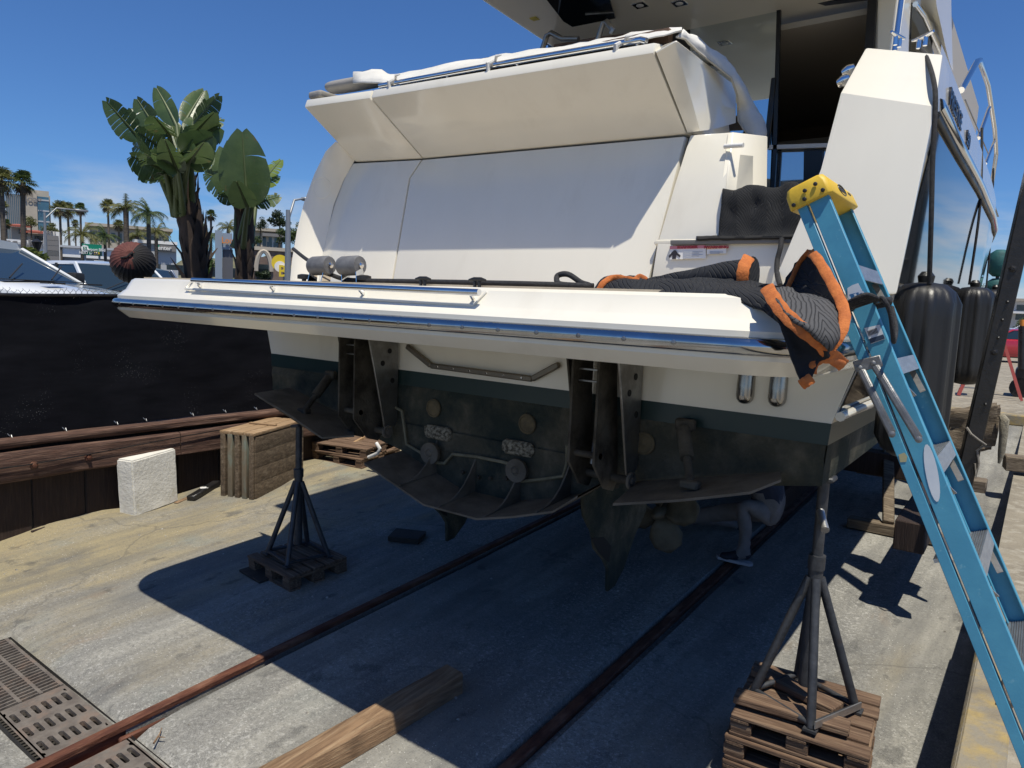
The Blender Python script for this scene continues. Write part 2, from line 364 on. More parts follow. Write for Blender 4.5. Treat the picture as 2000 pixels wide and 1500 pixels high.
# ------------------------------------------------------------------ drain grates
gratem = mat('cast_grate', (.20,.175,.15), .7, .3, c2=(.13,.11,.095), scale=9, bump=.5, bscale=50, c3=(.24,.17,.13), s3=5)
def slot_grate(x0, x1, nx, label):
    y0, y1 = PIT[2]+.012, PIT[3]-.012; t = thing('slotted_drain_grate', (x0, y0, SLOPE*y0-.03), label, 'drain grate', 'drain grates')
    b = MB(); ny = 6; top = lambda x, y: SLOPE*y-.026; th = .03
    mX, mY = .045, .018
    cw, chh = (x1-x0-2*mX)/nx, (y1-y0-2*mY)/ny
    N = 12
    for i in range(nx):
        for j in range(ny):
            ax, ay = x0+mX+i*cw, y0+mY+j*chh; cx, cy = ax+cw/2, ay+chh/2; hl, hr = cw*.30, chh*.27
            ring = []
            for k in range(N):
                a = 2*math.pi*(k+.5)/N; c_, s_ = math.cos(a), math.sin(a)
                ring.append((cx + (hl-hr if c_ > 0 else -(hl-hr)) + hr*c_, cy + hr*s_))
            # outer points on the cell border
            outer = []
            for k in range(N):
                a = 2*math.pi*(k+.5)/N; c_, s_ = math.cos(a), math.sin(a); m_ = max(abs(c_), abs(s_)); outer.append((cx+cw/2*c_/m_, cy+chh/2*s_/m_))
            vs = []; 
            for (px_, py_) in outer: vs.append((px_, py_, top(px_, py_)))
            for (px_, py_) in ring: vs.append((px_, py_, top(px_, py_)))
            for (px_, py_) in ring: vs.append((px_, py_, top(px_, py_)-th))
            fs = []
            for k in range(N):
                k2 = (k+1) % N; fs.append((k, k2, N+k2, N+k)); fs.append((N+k, N+k2, 2*N+k2, 2*N+k))
            b.add(vs, fs)
            # cell corners
            for sx in (-1, 1):
                for sy in (-1, 1):
                    near = [q for q in range(N) if (outer[q][0]-cx)*sx > 0 and (outer[q][1]-cy)*sy > 0]
                    ex = [q for q in near if abs(abs(outer[q][0]-cx)-cw/2) < 1e-6]; ey = [q for q in near if abs(abs(outer[q][1]-cy)-chh/2) < 1e-6]
                    if ex and ey:
                        qa = max(ex, key=lambda q: abs(outer[q][1]-cy)); qb = max(ey, key=lambda q: abs(outer[q][0]-cx)); P_ = (cx+sx*cw/2, cy+sy*chh/2)
                        if qa != qb: b.add([(*outer[qa], top(*outer[qa])), (*P_, top(*P_)), (*outer[qb], top(*outer[qb]))], [(0,1,2)])
    for a_, b_ in (((x0, y0), (x1, y0+mY)), ((x0, y1-mY), (x1, y1)), ((x0, y0+mY), (x0+mX, y1-mY)), ((x1-mX, y0+mY), (x1, y1-mY))):
        vs = [(a_[0], a_[1], top(*a_)), (b_[0], a_[1], top(b_[0], a_[1])), (b_[0], b_[1], top(*b_)), (a_[0], b_[1], top(a_[0], b_[1]))]
        b.add(vs, [(0,1,2,3)])
    b.build('plate', gratem, t, smooth=30)
    return t
def bar_grate(x0, x1, label):
    y0, y1 = PIT[2]+.012, PIT[3]-.012; t = thing('barred_drain_grate', (x0, y0, SLOPE*y0-.03), label, 'drain grate', 'drain grates')
    n = 22
    for i in range(n+1):
        x_ = x0+.01+(x1-x0-.02)*i/n
        MB().bar((x_, y0, SLOPE*y0-.036), (x_, y1, SLOPE*y1-.036), .011, .022, (1,0,0)).build('bar', gratem, t, smooth=False)
    for k in range(4):
        y_ = y0+.012+(y1-y0-.024)*k/3
        MB().bx((x0-.01, y_-.010, SLOPE*y_-.045), (x1+.01, y_+.010, SLOPE*y_-.0245)).build('cross_bar', gratem, t, smooth=False)
slot_grate(-4.56, -3.90, 3, 'iron drain grate with three rows of long slots beside the rail')
bar_grate(-5.46, -4.58, 'barred iron drain grate against the left edge')
slot_grate(-3.74, -3.10, 3, 'slotted iron drain grate at the bottom edge right of the rail')

# ------------------------------------------------------------------ retaining wall and fence
wall = thing('retaining_wall', (WX, 2, .1), 'dark board retaining wall with red-brown timber walers under the black fence', 'wall')
y = -3.2; k = 0
while y < 13.5:
    wd = .46+.05*random.random(); off = random.uniform(-.012, .012)
    b = MB(); b.bx((WX-.06+off, y+.006, -.5), (WX+off, y+wd-.006, 1.0)); b.build('board', wood_dark, wall, bevel=.006)
    y += wd
def timberlog(y0, y1, x0, x1, z0, z1, m, name, wob=.012):
    b = MB(); n = max(4, int((y1-y0)/.12)); secs = []
    for i in range(n+1):
        yy = y0+(y1-y0)*i/n; e = [wob*mnoise.noise(Vector((yy*1.7+q*7, z0*5+q, x0))) for q in range(8)]
        c_ = .02
        secs.append([(x0, yy, z0+c_+e[0]), (x0, yy, z1-c_+e[1]), (x0+c_, yy, z1+e[2]), (x1-c_, yy, z1+e[3]), (x1+e[4], yy, z1-c_), (x1+e[5], yy, (z0+z1)/2), (x1+e[6], yy, z0+c_), (x1-c_, yy, z0+e[7]), (x0+c_, yy, z0)])
    return b.loft(secs, True, True, True).build(name, m, wall, smooth=50)
for a_, b_ in ((-3.2, 1.6), (1.61, 7.3), (7.31, 13.5)): timberlog(a_, b_, WX-.12, WX+.11, 1.0, 1.085, wood_red, 'cap_timber')
for a_, b_ in ((-3.2, 3.95), (3.96, 9.1), (9.11, 13.5)): timberlog(a_, b_, WX+.002, WX+.15, .70, .965, wood_red, 'waler', .02)
for yy in (.6, 2.55, 3.02, 4.9, 6.4, 8.2):
    b = MB(); b.lathe([(.035, 0), (.035, .012), (.02, .013), (.02, .035), (.005, .037)], (WX+.152, yy, .83), (1,0,0), 6); b.build('bolt', rust, wall)
# sagging wire along the waler
pts = [Vector((WX+.17, -2+i*.5, 1.0-.12*math.exp(-((i*.5-4.3)/1.6)**2)-.04)) for i in range(22)]
MB().tube(pts, .006, 5).build('cable', blackp, wall)
# loose strip of wood at the foot
fence = thing('windscreen_fence', (WX-.05, 2, 1.0), 'chain link fence covered with black mesh windscreen on the retaining wall', 'fence')
fabm = mat('black_windscreen', (.0028,.0034,.006), .75, c2=(.006,.0065,.010), scale=2.2, stretch=(1,1,5), bump=.5, bscale=120, spec=.12)
n_ = fabm.node_tree.nodes; l_ = fabm.node_tree.links; bs = n_['Principled BSDF']
tcn = n_.new('ShaderNodeTexCoord'); vn = n_.new('ShaderNodeTexVoronoi'); vn.inputs['Scale'].default_value = 55
l_.new(tcn.outputs['Object'], vn.inputs['Vector'])
w1 = n_.new('ShaderNodeMapRange'); w1.inputs[1].default_value = .17; w1.inputs[2].default_value = .10; l_.new(vn.outputs[0], w1.inputs[0])  # pale specks painted for light sparkling through the mesh holes
n2 = n_.new('ShaderNodeTexNoise'); n2.inputs['Scale'].default_value = 2.2; n2.inputs['Detail'].default_value = 5; l_.new(tcn.outputs['Object'], n2.inputs['Vector'])
w2 = n_.new('ShaderNodeMapRange'); w2.inputs[1].default_value = .56; w2.inputs[2].default_value = .8; l_.new(n2.outputs[0], w2.inputs[0])
mm_ = n_.new('ShaderNodeMath'); mm_.operation = 'MULTIPLY'; l_.new(w1.outputs[0], mm_.inputs[0]); l_.new(w2.outputs[0], mm_.inputs[1])
old = bs.inputs['Base Color'].links[0].from_socket; mxx = n_.new('ShaderNodeMix'); mxx.data_type = 'RGBA'; mxx.inputs[7].default_value = (.30,.30,.32,1)
l_.new(mm_.outputs[0], mxx.inputs[0]); l_.new(old, mxx.inputs[6]); l_.new(mxx.outputs[2], bs.inputs['Base Color'])
fb = MB(); ys = [-3.2+i*.08 for i in range(210)]; zs = [i/18 for i in range(19)]
def ftop(y): return 2.41 + .012*math.sin(y*2.1) + .02*(y-3)*.25
secs = []
for y in ys:
    rowp = []
    for q in zs:
        zb = 1.085 + .012*math.sin(y*1.7+1); z = zb + (ftop(y)-zb)*q
        o = .025*mnoise.noise(Vector((y*1.3, z*2.2, 0))) + .012*mnoise.noise(Vector((y*5, z*7, 4)))
        rowp.append((WX-.04+o+.03*(1-q), y, z))
    secs.append(rowp)
fb.loft(secs).build('windscreen_fabric', fabm, fence, smooth=60)
hem = MB()
hem.tube([Vector((WX-.033, y, ftop(y)-.012)) for y in ys[::3]], .016, 6); hem.build('hem', blackp, fence)
wire = mat('galvanised_wire', (.42,.43,.44), .4, .85, c2=(.3,.3,.3), scale=20)
wb = MB(); y = -3.0
while y < 13.3:
    z = ftop(y)-.02; a = random.uniform(.7, 1.2)
    wb.tube([(WX-.05, y-.026, z-.03), (WX-.045, y, z+.035*a), (WX-.035, y+.02, z+.06*a), (WX-.03, y+.01, z+.07*a)], .0022, 4)
    wb.tube([(WX-.05, y+.026, z-.03), (WX-.055, y, z+.035*a), (WX-.06, y-.018, z+.058*a)], .0022, 4)
    y += .052
tag(wb.build('wire_ends', wire, fence), kind='stuff')
for i in range(11):
    yy = -2.6+i*1.55
    MB().lathe([(.020, 0), (.022, .004), (.012, .006), (.011, .0)], (WX-.012, yy+.1, ftop(yy)-.05), (1,0,0), 12).build('grommet', wire, fence)
    MB().cyl((WX-.10, yy, .9), (WX-.10, yy, ftop(yy)-.03), .024, 10).build('post', wire, fence)
for i in range(26):
    yy = .3+i*.42+random.uniform(-.1, .1); zz = 1.10+.012*math.sin(yy*1.7+1)
    MB().tube([(WX-.0, yy, zz+.03), (WX+.02, yy+.01, zz+.012), (WX+.018, yy+.03, zz-.01), (WX-.005, yy+.03, zz+.02)], .004, 5).build('tie', wire, fence)
# yellow-painted dock edge on the right
ye = mat('worn_yellow_paint', (.36,.265,.105), .85, c2=(.25,.22,.165), scale=7, bump=.6, bscale=50, space='World', lo=.36, hi=.56, c3=(.16,.14,.11), s3=3)
kb = MB(); kb.bx((DX-.012, -6, .60), (DX+.17, 5.2, DOCK+.006)); k_ = kb.build('dock_edge_kerb', ye, bevel=.02); tag(k_, kind='structure')
# ================================================================== MOTOR YACHT
SC, TU = -2.82, 3.40
boat = thing('motor_yacht', (SC, TU, gz(TU)), 'white motor yacht seen from astern on the slipway with fouled green bottom', 'boat')
afoul = mat('fouled_antifouling', (.070,.068,.052), .9, c2=(.125,.115,.088), scale=8, bump=1, bscale=60, c3=(.024,.034,.031), s3=2.6, space='World', spec=.2, stretch=(1.1,1.1,1), t3=(.40,.60), lo=.45, hi=.68, detail=9)
slime = mat('slimed_steel', (.10,.09,.072), .7, .3, c2=(.036,.031,.025), scale=7, bump=.5, bscale=40, c3=(.12,.11,.09), s3=3, spec=.3, space='World')
slime2 = mat('slimed_plate', (.14,.128,.108), .85, c2=(.085,.077,.064), scale=5, bump=.35, bscale=60, space='World', spec=.2)
# ---- hull
US = [3.40, 4.5, 6, 8, 9.5, 11, 12.5, 14, 15.5, 17]
H_ = dict(chine=[2.08,2.08,2.06,1.98,1.85,1.6,1.25,.85,.42,.02], boot=[2.10,2.11,2.10,2.06,1.95,1.75,1.42,1.0,.55,.05], mid=[2.27,2.28,2.28,2.26,2.18,2.02,1.75,1.35,.85,.2],
          strake=[2.35,2.35,2.35,2.33,2.28,2.17,1.97,1.65,1.2,.5], deck=[2.33,2.33,2.33,2.31,2.27,2.18,2.0,1.7,1.28,.62])
Z_ = dict(keel=[1.36,1.34,1.32,1.34,1.36,1.4,1.48,1.62,1.85,2.3], chine=[1.73,1.74,1.75,1.78,1.84,1.92,2.0,2.1,2.22,2.4], boot=[2.02]*3+[2.03,2.05,2.09,2.15,2.24,2.38,2.6],
          mid=[2.56]*4+[2.58,2.62,2.68,2.78,2.9,3.1], strake=[3.43,3.44,3.47,3.5,3.53,3.58,3.64,3.7,3.76,3.82], deck=[3.72,3.73,3.75,3.78,3.82,3.87,3.92,3.98,4.04,4.1])
def itp(a, u):
    for i in range(len(US)-1):
        if u <= US[i+1]:
            t = (u-US[i])/(US[i+1]-US[i]); return a[i]+(a[i+1]-a[i])*t
    return a[-1]
def side(u, z):                          # starboard half breadth at height z
    ks = ['chine', 'boot', 'mid', 'strake', 'deck']
    zs_ = [itp(Z_[k], u) for k in ks]; hs_ = [itp(H_[k], u) for k in ks]
    if z <= zs_[0]: return hs_[0]
    for i in range(4):
        if z <= zs_[i+1]: t = (z-zs_[i])/(zs_[i+1]-zs_[i]); return hs_[i]+(hs_[i+1]-hs_[i])*t
    return hs_[-1]
uu = [3.40, 3.6, 3.9, 4.3, 4.55] + [4.8+.5*i for i in range(25)]
uu = [u for u in uu if u <= 17]
def shell(levels, name, m, off=0.0, cap=False):
    b = MB(); secs = []
    for u in uu:
        prt = []; stb = []
        for lv in levels:
            if lv == 'keel': stb.append((SC, u, itp(Z_['keel'], u))); continue
            if isinstance(lv, str): z = itp(Z_[lv], u); h = itp(H_[lv], u)
            else: z = itp(Z_['boot'], u)+lv; h = side(u, z)
            q = 0 if z <= 2.58 else (z-2.58); us = max(u, 3.42+.30*q) if q else u; up_ = max(u, 3.78+.55*q) if q else (u if z < 2.3 else max(u, 3.74)); us = us if u < 4.6 else u; up_ = up_ if u < 4.6 else u
            stb.append((SC+h+off, us, z)); prt.append((SC-h-off, up_, z))
        secs.append(prt[::-1] + stb if levels[0] == 'keel' else (prt[::-1], stb))
    if levels[0] == 'keel': b.loft(secs)
    else: b.loft([q[0] for q in secs]); b.loft([q[1] for q in secs])
    return b.build(name, m, boat, smooth=25)
shell(['keel', 'chine', -.10], 'hull_bottom', afoul)
shell([-.10, 'boot'], 'boot_stripe', bootg)
hull = shell(['boot', 'mid', 'strake', 'deck'], 'hull_topside', gel)
MB().add([(SC-2.2, 10.5, 3.80), (SC+2.2, 10.5, 3.80), (SC+1.5, 14, 3.9), (SC-1.5, 14, 3.9)], [(0,1,2,3)]).build('foredeck', gel, boat)
for s_ in (-1, 1): MB().add([(SC+s_*2.33, 5, 3.70), (SC+s_*1.85, 5, 3.70), (SC+s_*1.85, 10.6, 3.77), (SC+s_*2.25, 10.6, 3.79)], [(0,1,2,3)]).build('side_deck', gel, boat)
# ---- transom
def hwz(z): return side(TU, z)
tb = MB(); tb.add([(SC-hwz(2.02), TU, 2.02), (SC+hwz(2.02), TU, 2.02), (SC+hwz(2.6), TU, 2.6), (SC-hwz(2.6), TU, 2.6)], [(0,1,2,3)]); tb.build('transom', gel, boat)
tb = MB(); tb.add([(SC-hwz(1.92), TU-.002, 1.92), (SC+hwz(1.92), TU-.002, 1.92), (SC+hwz(2.02)+.001, TU-.002, 2.02), (SC-hwz(2.02)-.001, TU-.002, 2.02)], [(0,1,2,3)]); tb.build('transom_stripe', bootg, boat)
tb = MB()
nx, nz_ = 42, 10; vs = []; fs = []
for i in range(nx+1):
    t = i/nx*2-1; x_ = SC+2.085*t; zb = 1.36+(1.73-1.36)*abs(t)
    for j in range(nz_+1):
        q = j/nz_; z_ = zb+(1.92-zb)*q
        vs.append((x_, TU - .010*math.exp(-((1.86-z_)/.03)**2) + .006*mnoise.noise(Vector((x_*4, z_*6, 0))), z_))
for i in range(nx):
    for j in range(nz_): a = i*(nz_+1)+j; fs.append((a, a+nz_+1, a+nz_+2, a+1))
tb.add(vs, fs).build('transom_bottom', afoul, boat, smooth=60)

# ---- swim platform
PL, PR, PA, PF, PRAD = -5.0, -.50, 2.15, 3.395, .28
ZT, ZR, ZL = 2.558, 2.40, 2.305
def pout(inset=0.0, n=7):                 # plan outline, from port root round the stern to starboard root
    o = []; r = max(.02, PRAD-inset)
    o.append((PL+inset, PF)); o.append((PL+inset, PA+PRAD+.3))
    for k in range(n+1):
        a = math.pi + math.pi/2*k/n; o.append((PL+inset+r + r*math.cos(a), PA+inset+r + r*math.sin(a)))
    for k in range(1, 8): o.append((PL+PRAD+(PR-PL-2*PRAD)*k/8, PA+inset))
    for k in range(n+1):
        a = 1.5*math.pi + math.pi/2*k/n; o.append((PR-inset-r + r*math.cos(a), PA+inset+r + r*math.sin(a)))
    o.append((PR-inset, PA+PRAD+.3)); o.append((PR-inset, PF)); return o
prof = [(.20, ZL-.005), (.075, ZL), (.055, ZL+.015), (.012, ZR-.045), (.012, ZR+.045), (.02, ZR+.052), (.045, ZR+.075), (.06, ZR+.085), (.095, ZT-.012), (.115, ZT), (.20, ZT)]
b = MB(); secs = [[(x_, y_, z_) for x_, y_ in pout(i_)] for i_, z_ in prof]
b.loft(secs)
o_ = len(b.v)
n_o = len(secs[0]); b.f.append(tuple(range(n_o))); b.f.append(tuple(range((len(prof)-1)*n_o, len(prof)*n_o))[::-1])
plat = b.build('swim_platform', gel, boat, smooth=28)
# out-of-view pad on top, toned pale to bounce light onto the overhang
teak = mat('bounce_pale_decking', (.44,.37,.28), .8, c2=(.50,.43,.33), scale=6, bump=.3)
b = MB(); b.bx((PL+.25, PA+.17, ZT+.001), (PR-.25, PF-.01, ZT+.010)); b.build('deck_pad', teak, plat)
# rub rail
b = MB(); rp = [(.012, ZR-.030), (-.010, ZR-.025), (-.020, ZR-.010), (-.020, ZR+.008), (-.010, ZR+.022), (.012, ZR+.027)]
b.loft([[(x_, y_, z_) for x_, y_ in pout(i_, 9)] for i_, z_ in rp]); rub = b.build('rub_rail', mat('rail_steel', (.50,.50,.50), .13, 1, c2=(.42,.42,.42), scale=8, rvar=.05), plat, smooth=60)
oo = pout(-.024, 9); 
k = 0; x_ = PL+.32
while x_ < PR-.3:
    MB().lathe([(.0085, 0), (.0085, .003), (.004, .005)], (x_, PA-.0195, ZR-.003), (0,-1,0), 8).build('screw', steel, rub); x_ += .178
# hand rail on the platform face
def px_bar(pts, u, r): return [AU(x_, y_, u) for x_, y_ in pts]
hr0, hr1 = AU(376, 547, 2.19), AU(936, 571, 2.19)
MB().tube([hr0, hr0.lerp(hr1, .5), hr1], .014, 12).build('hand_rail', chrome, plat, smooth=60)
for x_, y_ in ((392, 559), (535, 565), (710, 573), (927, 586)):
    a = AU(x_, y_, 2.225); tp = hr0.lerp(hr1, (a.x-hr0.x)/(hr1.x-hr0.x))
    MB().tube([a+V(0,.05,-.01), a+V(0,-.005,0), tp], .0095, 8).build('rail_foot', chrome, plat)
    MB().lathe([(.026, 0), (.026, .005), (.014, .008)], a+V(0,.01,-.014), (0,-.75,.65), 12).build('foot_flange', chrome, plat)
# recess lip around the rail: shallow tray
b = MB(); q0, q1, q2, q3 = AU(362, 564, 2.205), AU(925, 597, 2.205), AU(950, 571, 2.24), AU(376, 548, 2.24)
b.tube([q3, q0, q1, q2], .007, 6); b.build('recess_lip', gel, plat, smooth=60)
# under-platform hatch trim on the transom
ht = mat('bronzed_trim', (.23,.20,.16), .35, .8, c2=(.17,.15,.12), scale=6)
pts = [AU(x_, y_, TU-.02) for x_, y_ in ((795, 676), (842, 714), (1040, 740), (1092, 712))]
for a, c in zip(pts, pts[1:]):
    MB().bar(a, c, .035, .03, (0,0,1)).build('hatch_trim', ht, boat, bevel=.006)
for i in range(6):
    p = pts[1].lerp(pts[2], (i+.5)/6); MB().lathe([(.008, 0), (.005, .004)], p+V(0,-.016,0), (0,-1,0), 8).build('trim_screw', chrome, boat)
# chrome exhaust outlets
for x_, y_ in ((1457, 752), (1520, 757)):
    p = AU(x_, y_, TU-.005)
    MB().lathe([(.040, -.10), (.042, .0), (.042, .05), (.038, .07), (.026, .085), (.006, .092)], p, (0,-.08,-1), 22).build('exhaust_outlet', mat('dull_chrome', (.36,.355,.345), .22, 1), boat, smooth=60)

# ---- chocks, cleats and knobs standing on the platform
def chock(x_, y_, flip):
    p = AU(x_, y_, 2.42); p.z = ZT
    t = MB(); t.bx(p+V(-.07,-.05,.001), p+V(.07,.05,.010)); c_ = t.build('chock_base', steel, plat, bevel=.003)
    for s_ in (-1, 1):
        MB().prism([p+V(s_*.055,-.03,.01), p+V(s_*.055,.03,.01), p+V(s_*.055+flip*.02,.02,.105), p+V(s_*.055+flip*.02,-.02,.105)], (.005,0,0)).build('chock_cheek', chrome, c_)
    a = p+V(flip*.02,0,.095); MB().lathe([(.012,-.065), (.045,-.064), (.050,-.05), (.050,.05), (.045,.064), (.012,.065)], a, (1,.1,.05), 18).build('chock_roller', mat('grey_roller', (.11,.11,.115), .55, c2=(.16,.16,.165), scale=20, bump=.2), c_)
    MB().lathe([(.016,.066), (.016,.074), (.008,.078)], a, (1,.1,.05), 10).build('roller_bolt', chrome, c_)
chock(622, 545, 1); chock(690, 545, -1)
knobm = mat('black_knob', (.015,.015,.016), .5)
def knob(x_, y_, r=.035):
    p = AU(x_, y_, 2.42); p.z = ZT
    MB().lathe([(.012, 0), (.012, .022), (r, .024), (r*1.03, .032), (r, .045), (r*.5, .05)], p, (0,0,1), 12).build('deck_knob', knobm, plat)
knob(594, 545); knob(711, 546)
def pcleat(x_, y_):
    p = AU(x_, y_, 2.3); p.z = ZT
    b = MB(); b.cyl(p+V(-.012,0,0), p+V(-.012,0,.03), .007, 8); b.cyl(p+V(.012,0,0), p+V(.012,0,.03), .007, 8); b.tube([p+V(-.045,0,.03), p+V(-.02,0,.034), p+V(.02,0,.034), p+V(.045,0,.03)], [.005,.009,.009,.005], 8)
    b.build('deck_cleat', knobm, plat)
pcleat(826, 549); pcleat(932, 554)

# ---- lift brackets under the platform
def bracket(x0, y0, x1, y1, x2, y2, sp=.15):
    A0 = AU(x0, y0, 3.08); s0 = A0.x
    def plate(s_, poly, th=.014, name='lift_arm', m=slime): return MB().prism([V(s_, u_, z_) for u_, z_ in poly], (th,0,0)).build(name, m, boat, bevel=.003)
    arm = [(3.08, 2.30), (3.08, 1.70), (3.20, 1.56), (3.30, 1.53), (3.34, 1.58), (3.33, 1.70), (3.25, 2.30)]
    plate(s0, arm); plate(s0+sp, arm)
    fix = [(3.10, 2.30), (3.27, 1.64), (3.31, 1.60), (3.385, 1.66), (3.385, 2.30)]
    p1 = plate(s0+sp+.09, fix, name='lift_bracket', m=steel); plate(s0-.06, fix, name='lift_bracket', m=slime)
    for du, dz in ((3.30, 2.15), (3.24, 2.07), (3.33, 1.95)):
        MB().lathe([(.018, 0), (.018, .003), (.004, .0031)], (s0+sp+.104, du, dz), (1,0,0), 14).build('bracket_hole', dark, p1)
    MB().cyl((s0-.07, 3.28, 1.61), (s0+sp+.12, 3.28, 1.61), .022, 14).build('pivot_pin', slime, boat)
    MB().lathe([(.045, 0), (.045, .012), (.036, .016), (.034, .011), (.018, .011), (.018, .024), (.004, .026)], (s0+sp+.116, 3.28, 1.61), (1,0,0), 18).build('pivot_washer', slime2, boat)
    MB().cyl((s0, 3.14, 1.74), (s0+sp+.014, 3.14, 1.74), .018, 12).build('cross_tube', slime, boat)
    MB().tube([(s0+sp*.55, 3.36, 2.30), (s0+sp*.55, 3.25, 2.0)], .026, 12).tube([(s0+sp*.55, 3.25, 2.0), (s0+sp*.55, 3.20, 1.68)], .014, 10).build('hydraulic_ram', steel, boat)
    for i in range(3): MB().bar((s0+.014, 3.15, 2.24-.06*i), (s0+sp, 3.15, 2.24-.06*i), .03, .008, (0,1,0)).build('spacer_plate', steel, boat)
bracket(661, 668, 0, 0, 0, 0); bracket(1116, 717, 0, 0, 0, 0)

# ---- fittings on the transom
zinc = mat('corroded_zinc', (.30,.28,.22), .95, c2=(.05,.045,.032), scale=45, bump=1, bscale=60, lo=.4, hi=.6)
ring = mat('plug_brown', (.14,.11,.06), .85, c2=(.08,.065,.038), scale=12, bump=.5)
for x_, y_ in ((847, 797), (1030, 828), (1258, 866)):
    p = AU(x_, y_, TU-.012); MB().lathe([(.062, 0), (.060, .008), (.050, .012), (.046, .007), (.015, .009), (.004, .016)], p, (0,-1,0), 22).build('hull_plug', ring, boat)
for x_, y_ in ((857, 845), (1013, 875)):
    p = AU(x_, y_, TU-.012); b = MB(); secs = []
    for j, sc_ in enumerate((1, 1.02, .9, .6)):
        rr = []
        for k in range(20):
            a = 2*math.pi*k/20; cx = (.075 if math.cos(a) > 0 else -.075) + .042*math.cos(a)
            w_ = 1+.10*mnoise.noise(Vector((math.cos(a)*3, math.sin(a)*3, j+x_)))
            rr.append(p+V(cx*sc_*w_, -.012*j, .045*math.sin(a)*sc_*w_))
        secs.append(rr)
    b.loft(secs, True, True, True).build('barnacled_anode', zinc, boat)
for x_, y_ in ((849, 883), (1017, 916)):
    p = AU(x_, y_, TU-.02); MB().lathe([(.03, -.02), (.03, .03), (.068, .032), (.072, .042), (.070, .062), (.030, .066), (.024, .060), (.012, .07)], p, (.12,-1,0), 24).build('round_anode', slime2, boat)
epipe = mat('earth_strap', (.20,.19,.13), .8, c2=(.13,.12,.08), scale=9, bump=.3)
def spipe(pts): MB().tube([AU(x_, y_, TU-.035) for x_, y_ in pts], .010, 8).build('earth_strap', epipe, boat)
spipe(((773, 796), (785, 803), (789, 830), (794, 868), (825, 886), (850, 903), (868, 905), (884, 887), (930, 892), (985, 903), (1000, 908)))
spipe(((1018, 940), (1060, 936), (1100, 930), (1107, 905), (1108, 870)))
# ---- centre plate with gussets at the bottom of the transom
aft = [(711, 904), (768, 943), (827, 984), (931, 1012), (1000, 1008), (1079, 998), (1128, 968)]
A_ = [AU(x_, y_, 3.05) for x_, y_ in aft]; Hh = [Vector((p.x, TU+.01, p.z+.035)) for p in A_]
b = MB(); n = len(A_); b.add(A_+Hh+[p-V(0,0,.012) for p in A_]+[p-V(0,0,.012) for p in Hh], [(i, i+1, n+i+1, n+i) for i in range(n-1)] + [(2*n+i, 3*n+i, 3*n+i+1, 2*n+i+1) for i in range(n-1)] + [(i, 2*n+i, 2*n+i+1, i+1) for i in range(n-1)])
b.build('centre_plate', slime2, boat, smooth=20)
b = MB(); b.add([Vector((p.x, TU-.014, p.z-.02)) for p in Hh] + [Vector((p.x, TU-.014, 1.66)) for p in Hh], [(i, i+1, n+i+1, n+i) for i in range(n-1)]); b.build('lower_transom_panel', afoul, boat)
def onplate(x0):
    for i in range(n-1):
        if A_[i].x <= x0 <= A_[i+1].x:
            t = (x0-A_[i].x)/(A_[i+1].x-A_[i].x); return A_[i].z+(A_[i+1].z-A_[i].z)*t
    return 1.35
for x_ in (-3.10, -2.77, -2.42, -2.07):
    z0 = onplate(x_); poly = [(3.05, z0+.004)]
    for k in range(7):
        a = k/6; poly.append((3.06+(TU-.01-3.06)*(a**1.0), z0+.012+.24*(a**2.6)))
    poly.append((TU-.01, z0+.03))
    MB().prism([V(x_, u_, z_) for u_, z_ in poly], (.010,.0,0)).build('gusset', slime2, boat)
for x_, y_ in ((904, 922), (935, 932), (958, 934), (990, 935)):
    p = AU(x_, y_, TU-.03); MB().lathe([(.014, 0), (.012, .012), (.005, .014)], p, (0,-1,0), 6).build('gusset_bolt', slime, boat)
# ---- trim tabs
def tab(hinge, aftp, ram):
    top = [AU(x_, y_, u_) for x_, y_, u_ in hinge+aftp]
    t = MB().prism(top, (0,0,-.012)).build('trim_tab', slime2, boat, smooth=20)
    a, c = AU(*ram[0]), AU(*ram[1])
    MB().tube([a, a.lerp(c, .55)], .034, 12).tube([a.lerp(c, .55), c], .020, 10).build('tab_ram', slime, boat)
    MB().box(a+V(0,.02,.02), (.10,.05,.06)).build('ram_bracket', slime, boat, bevel=.01); MB().box(c, (.09,.06,.04)).build('ram_shoe', slime, boat, bevel=.008)
tab([(1524, 921, 3.38), (1245, 940, 3.38)], [(1197, 983, 2.95), (1330, 975, 2.95), (1465, 960, 2.97), (1526, 936, 3.15)], [(1335, 838, 3.33), (1348, 946, 3.10)])
tab([(566, 757, 3.38), (690, 822, 3.38)], [(692, 850, 3.15), (629, 854, 2.97), (560, 806, 2.95), (497, 768, 3.0)], [(642, 738, 3.33), (594, 803, 3.10)])
# barnacle crust along the starboard tab edge
# ---- rudders, shafts, propellers
def rudder(s_, hole=True):
    poly = [(3.58, 1.40), (3.62, 1.24), (3.73, 1.11), (3.77, 1.0), (3.89, .90), (3.96, .81), (3.97, .66), (4.06, .67), (4.18, .76), (4.31, .95), (4.46, 1.09), (4.50, 1.40)]
    b = MB(); b.prism([V(s_, u_, z_) for u_, z_ in poly], (.030,0,0)); r_ = b.build('rudder', afoul, boat, bevel=.008)
    MB().prism([V(s_+.0305, u_, z_) for u_, z_ in ((3.70,1.09),(3.86,1.06),(3.97,.97),(3.95,.87),(3.90,.90),(3.80,.98))], (.003,0,0)).build('rudder_cutout', dark, r_)
    MB().cyl((s_+.015, 4.0, 1.35), (s_+.015, 4.0, 1.62), .03, 12).build('rudder_stock', slime, r_)
rudder(-2.12); rudder(-3.52)
bronze = mat('fouled_bronze', (.13,.112,.075), .6, .3, c2=(.085,.072,.048), scale=8, bump=.3, bscale=40)
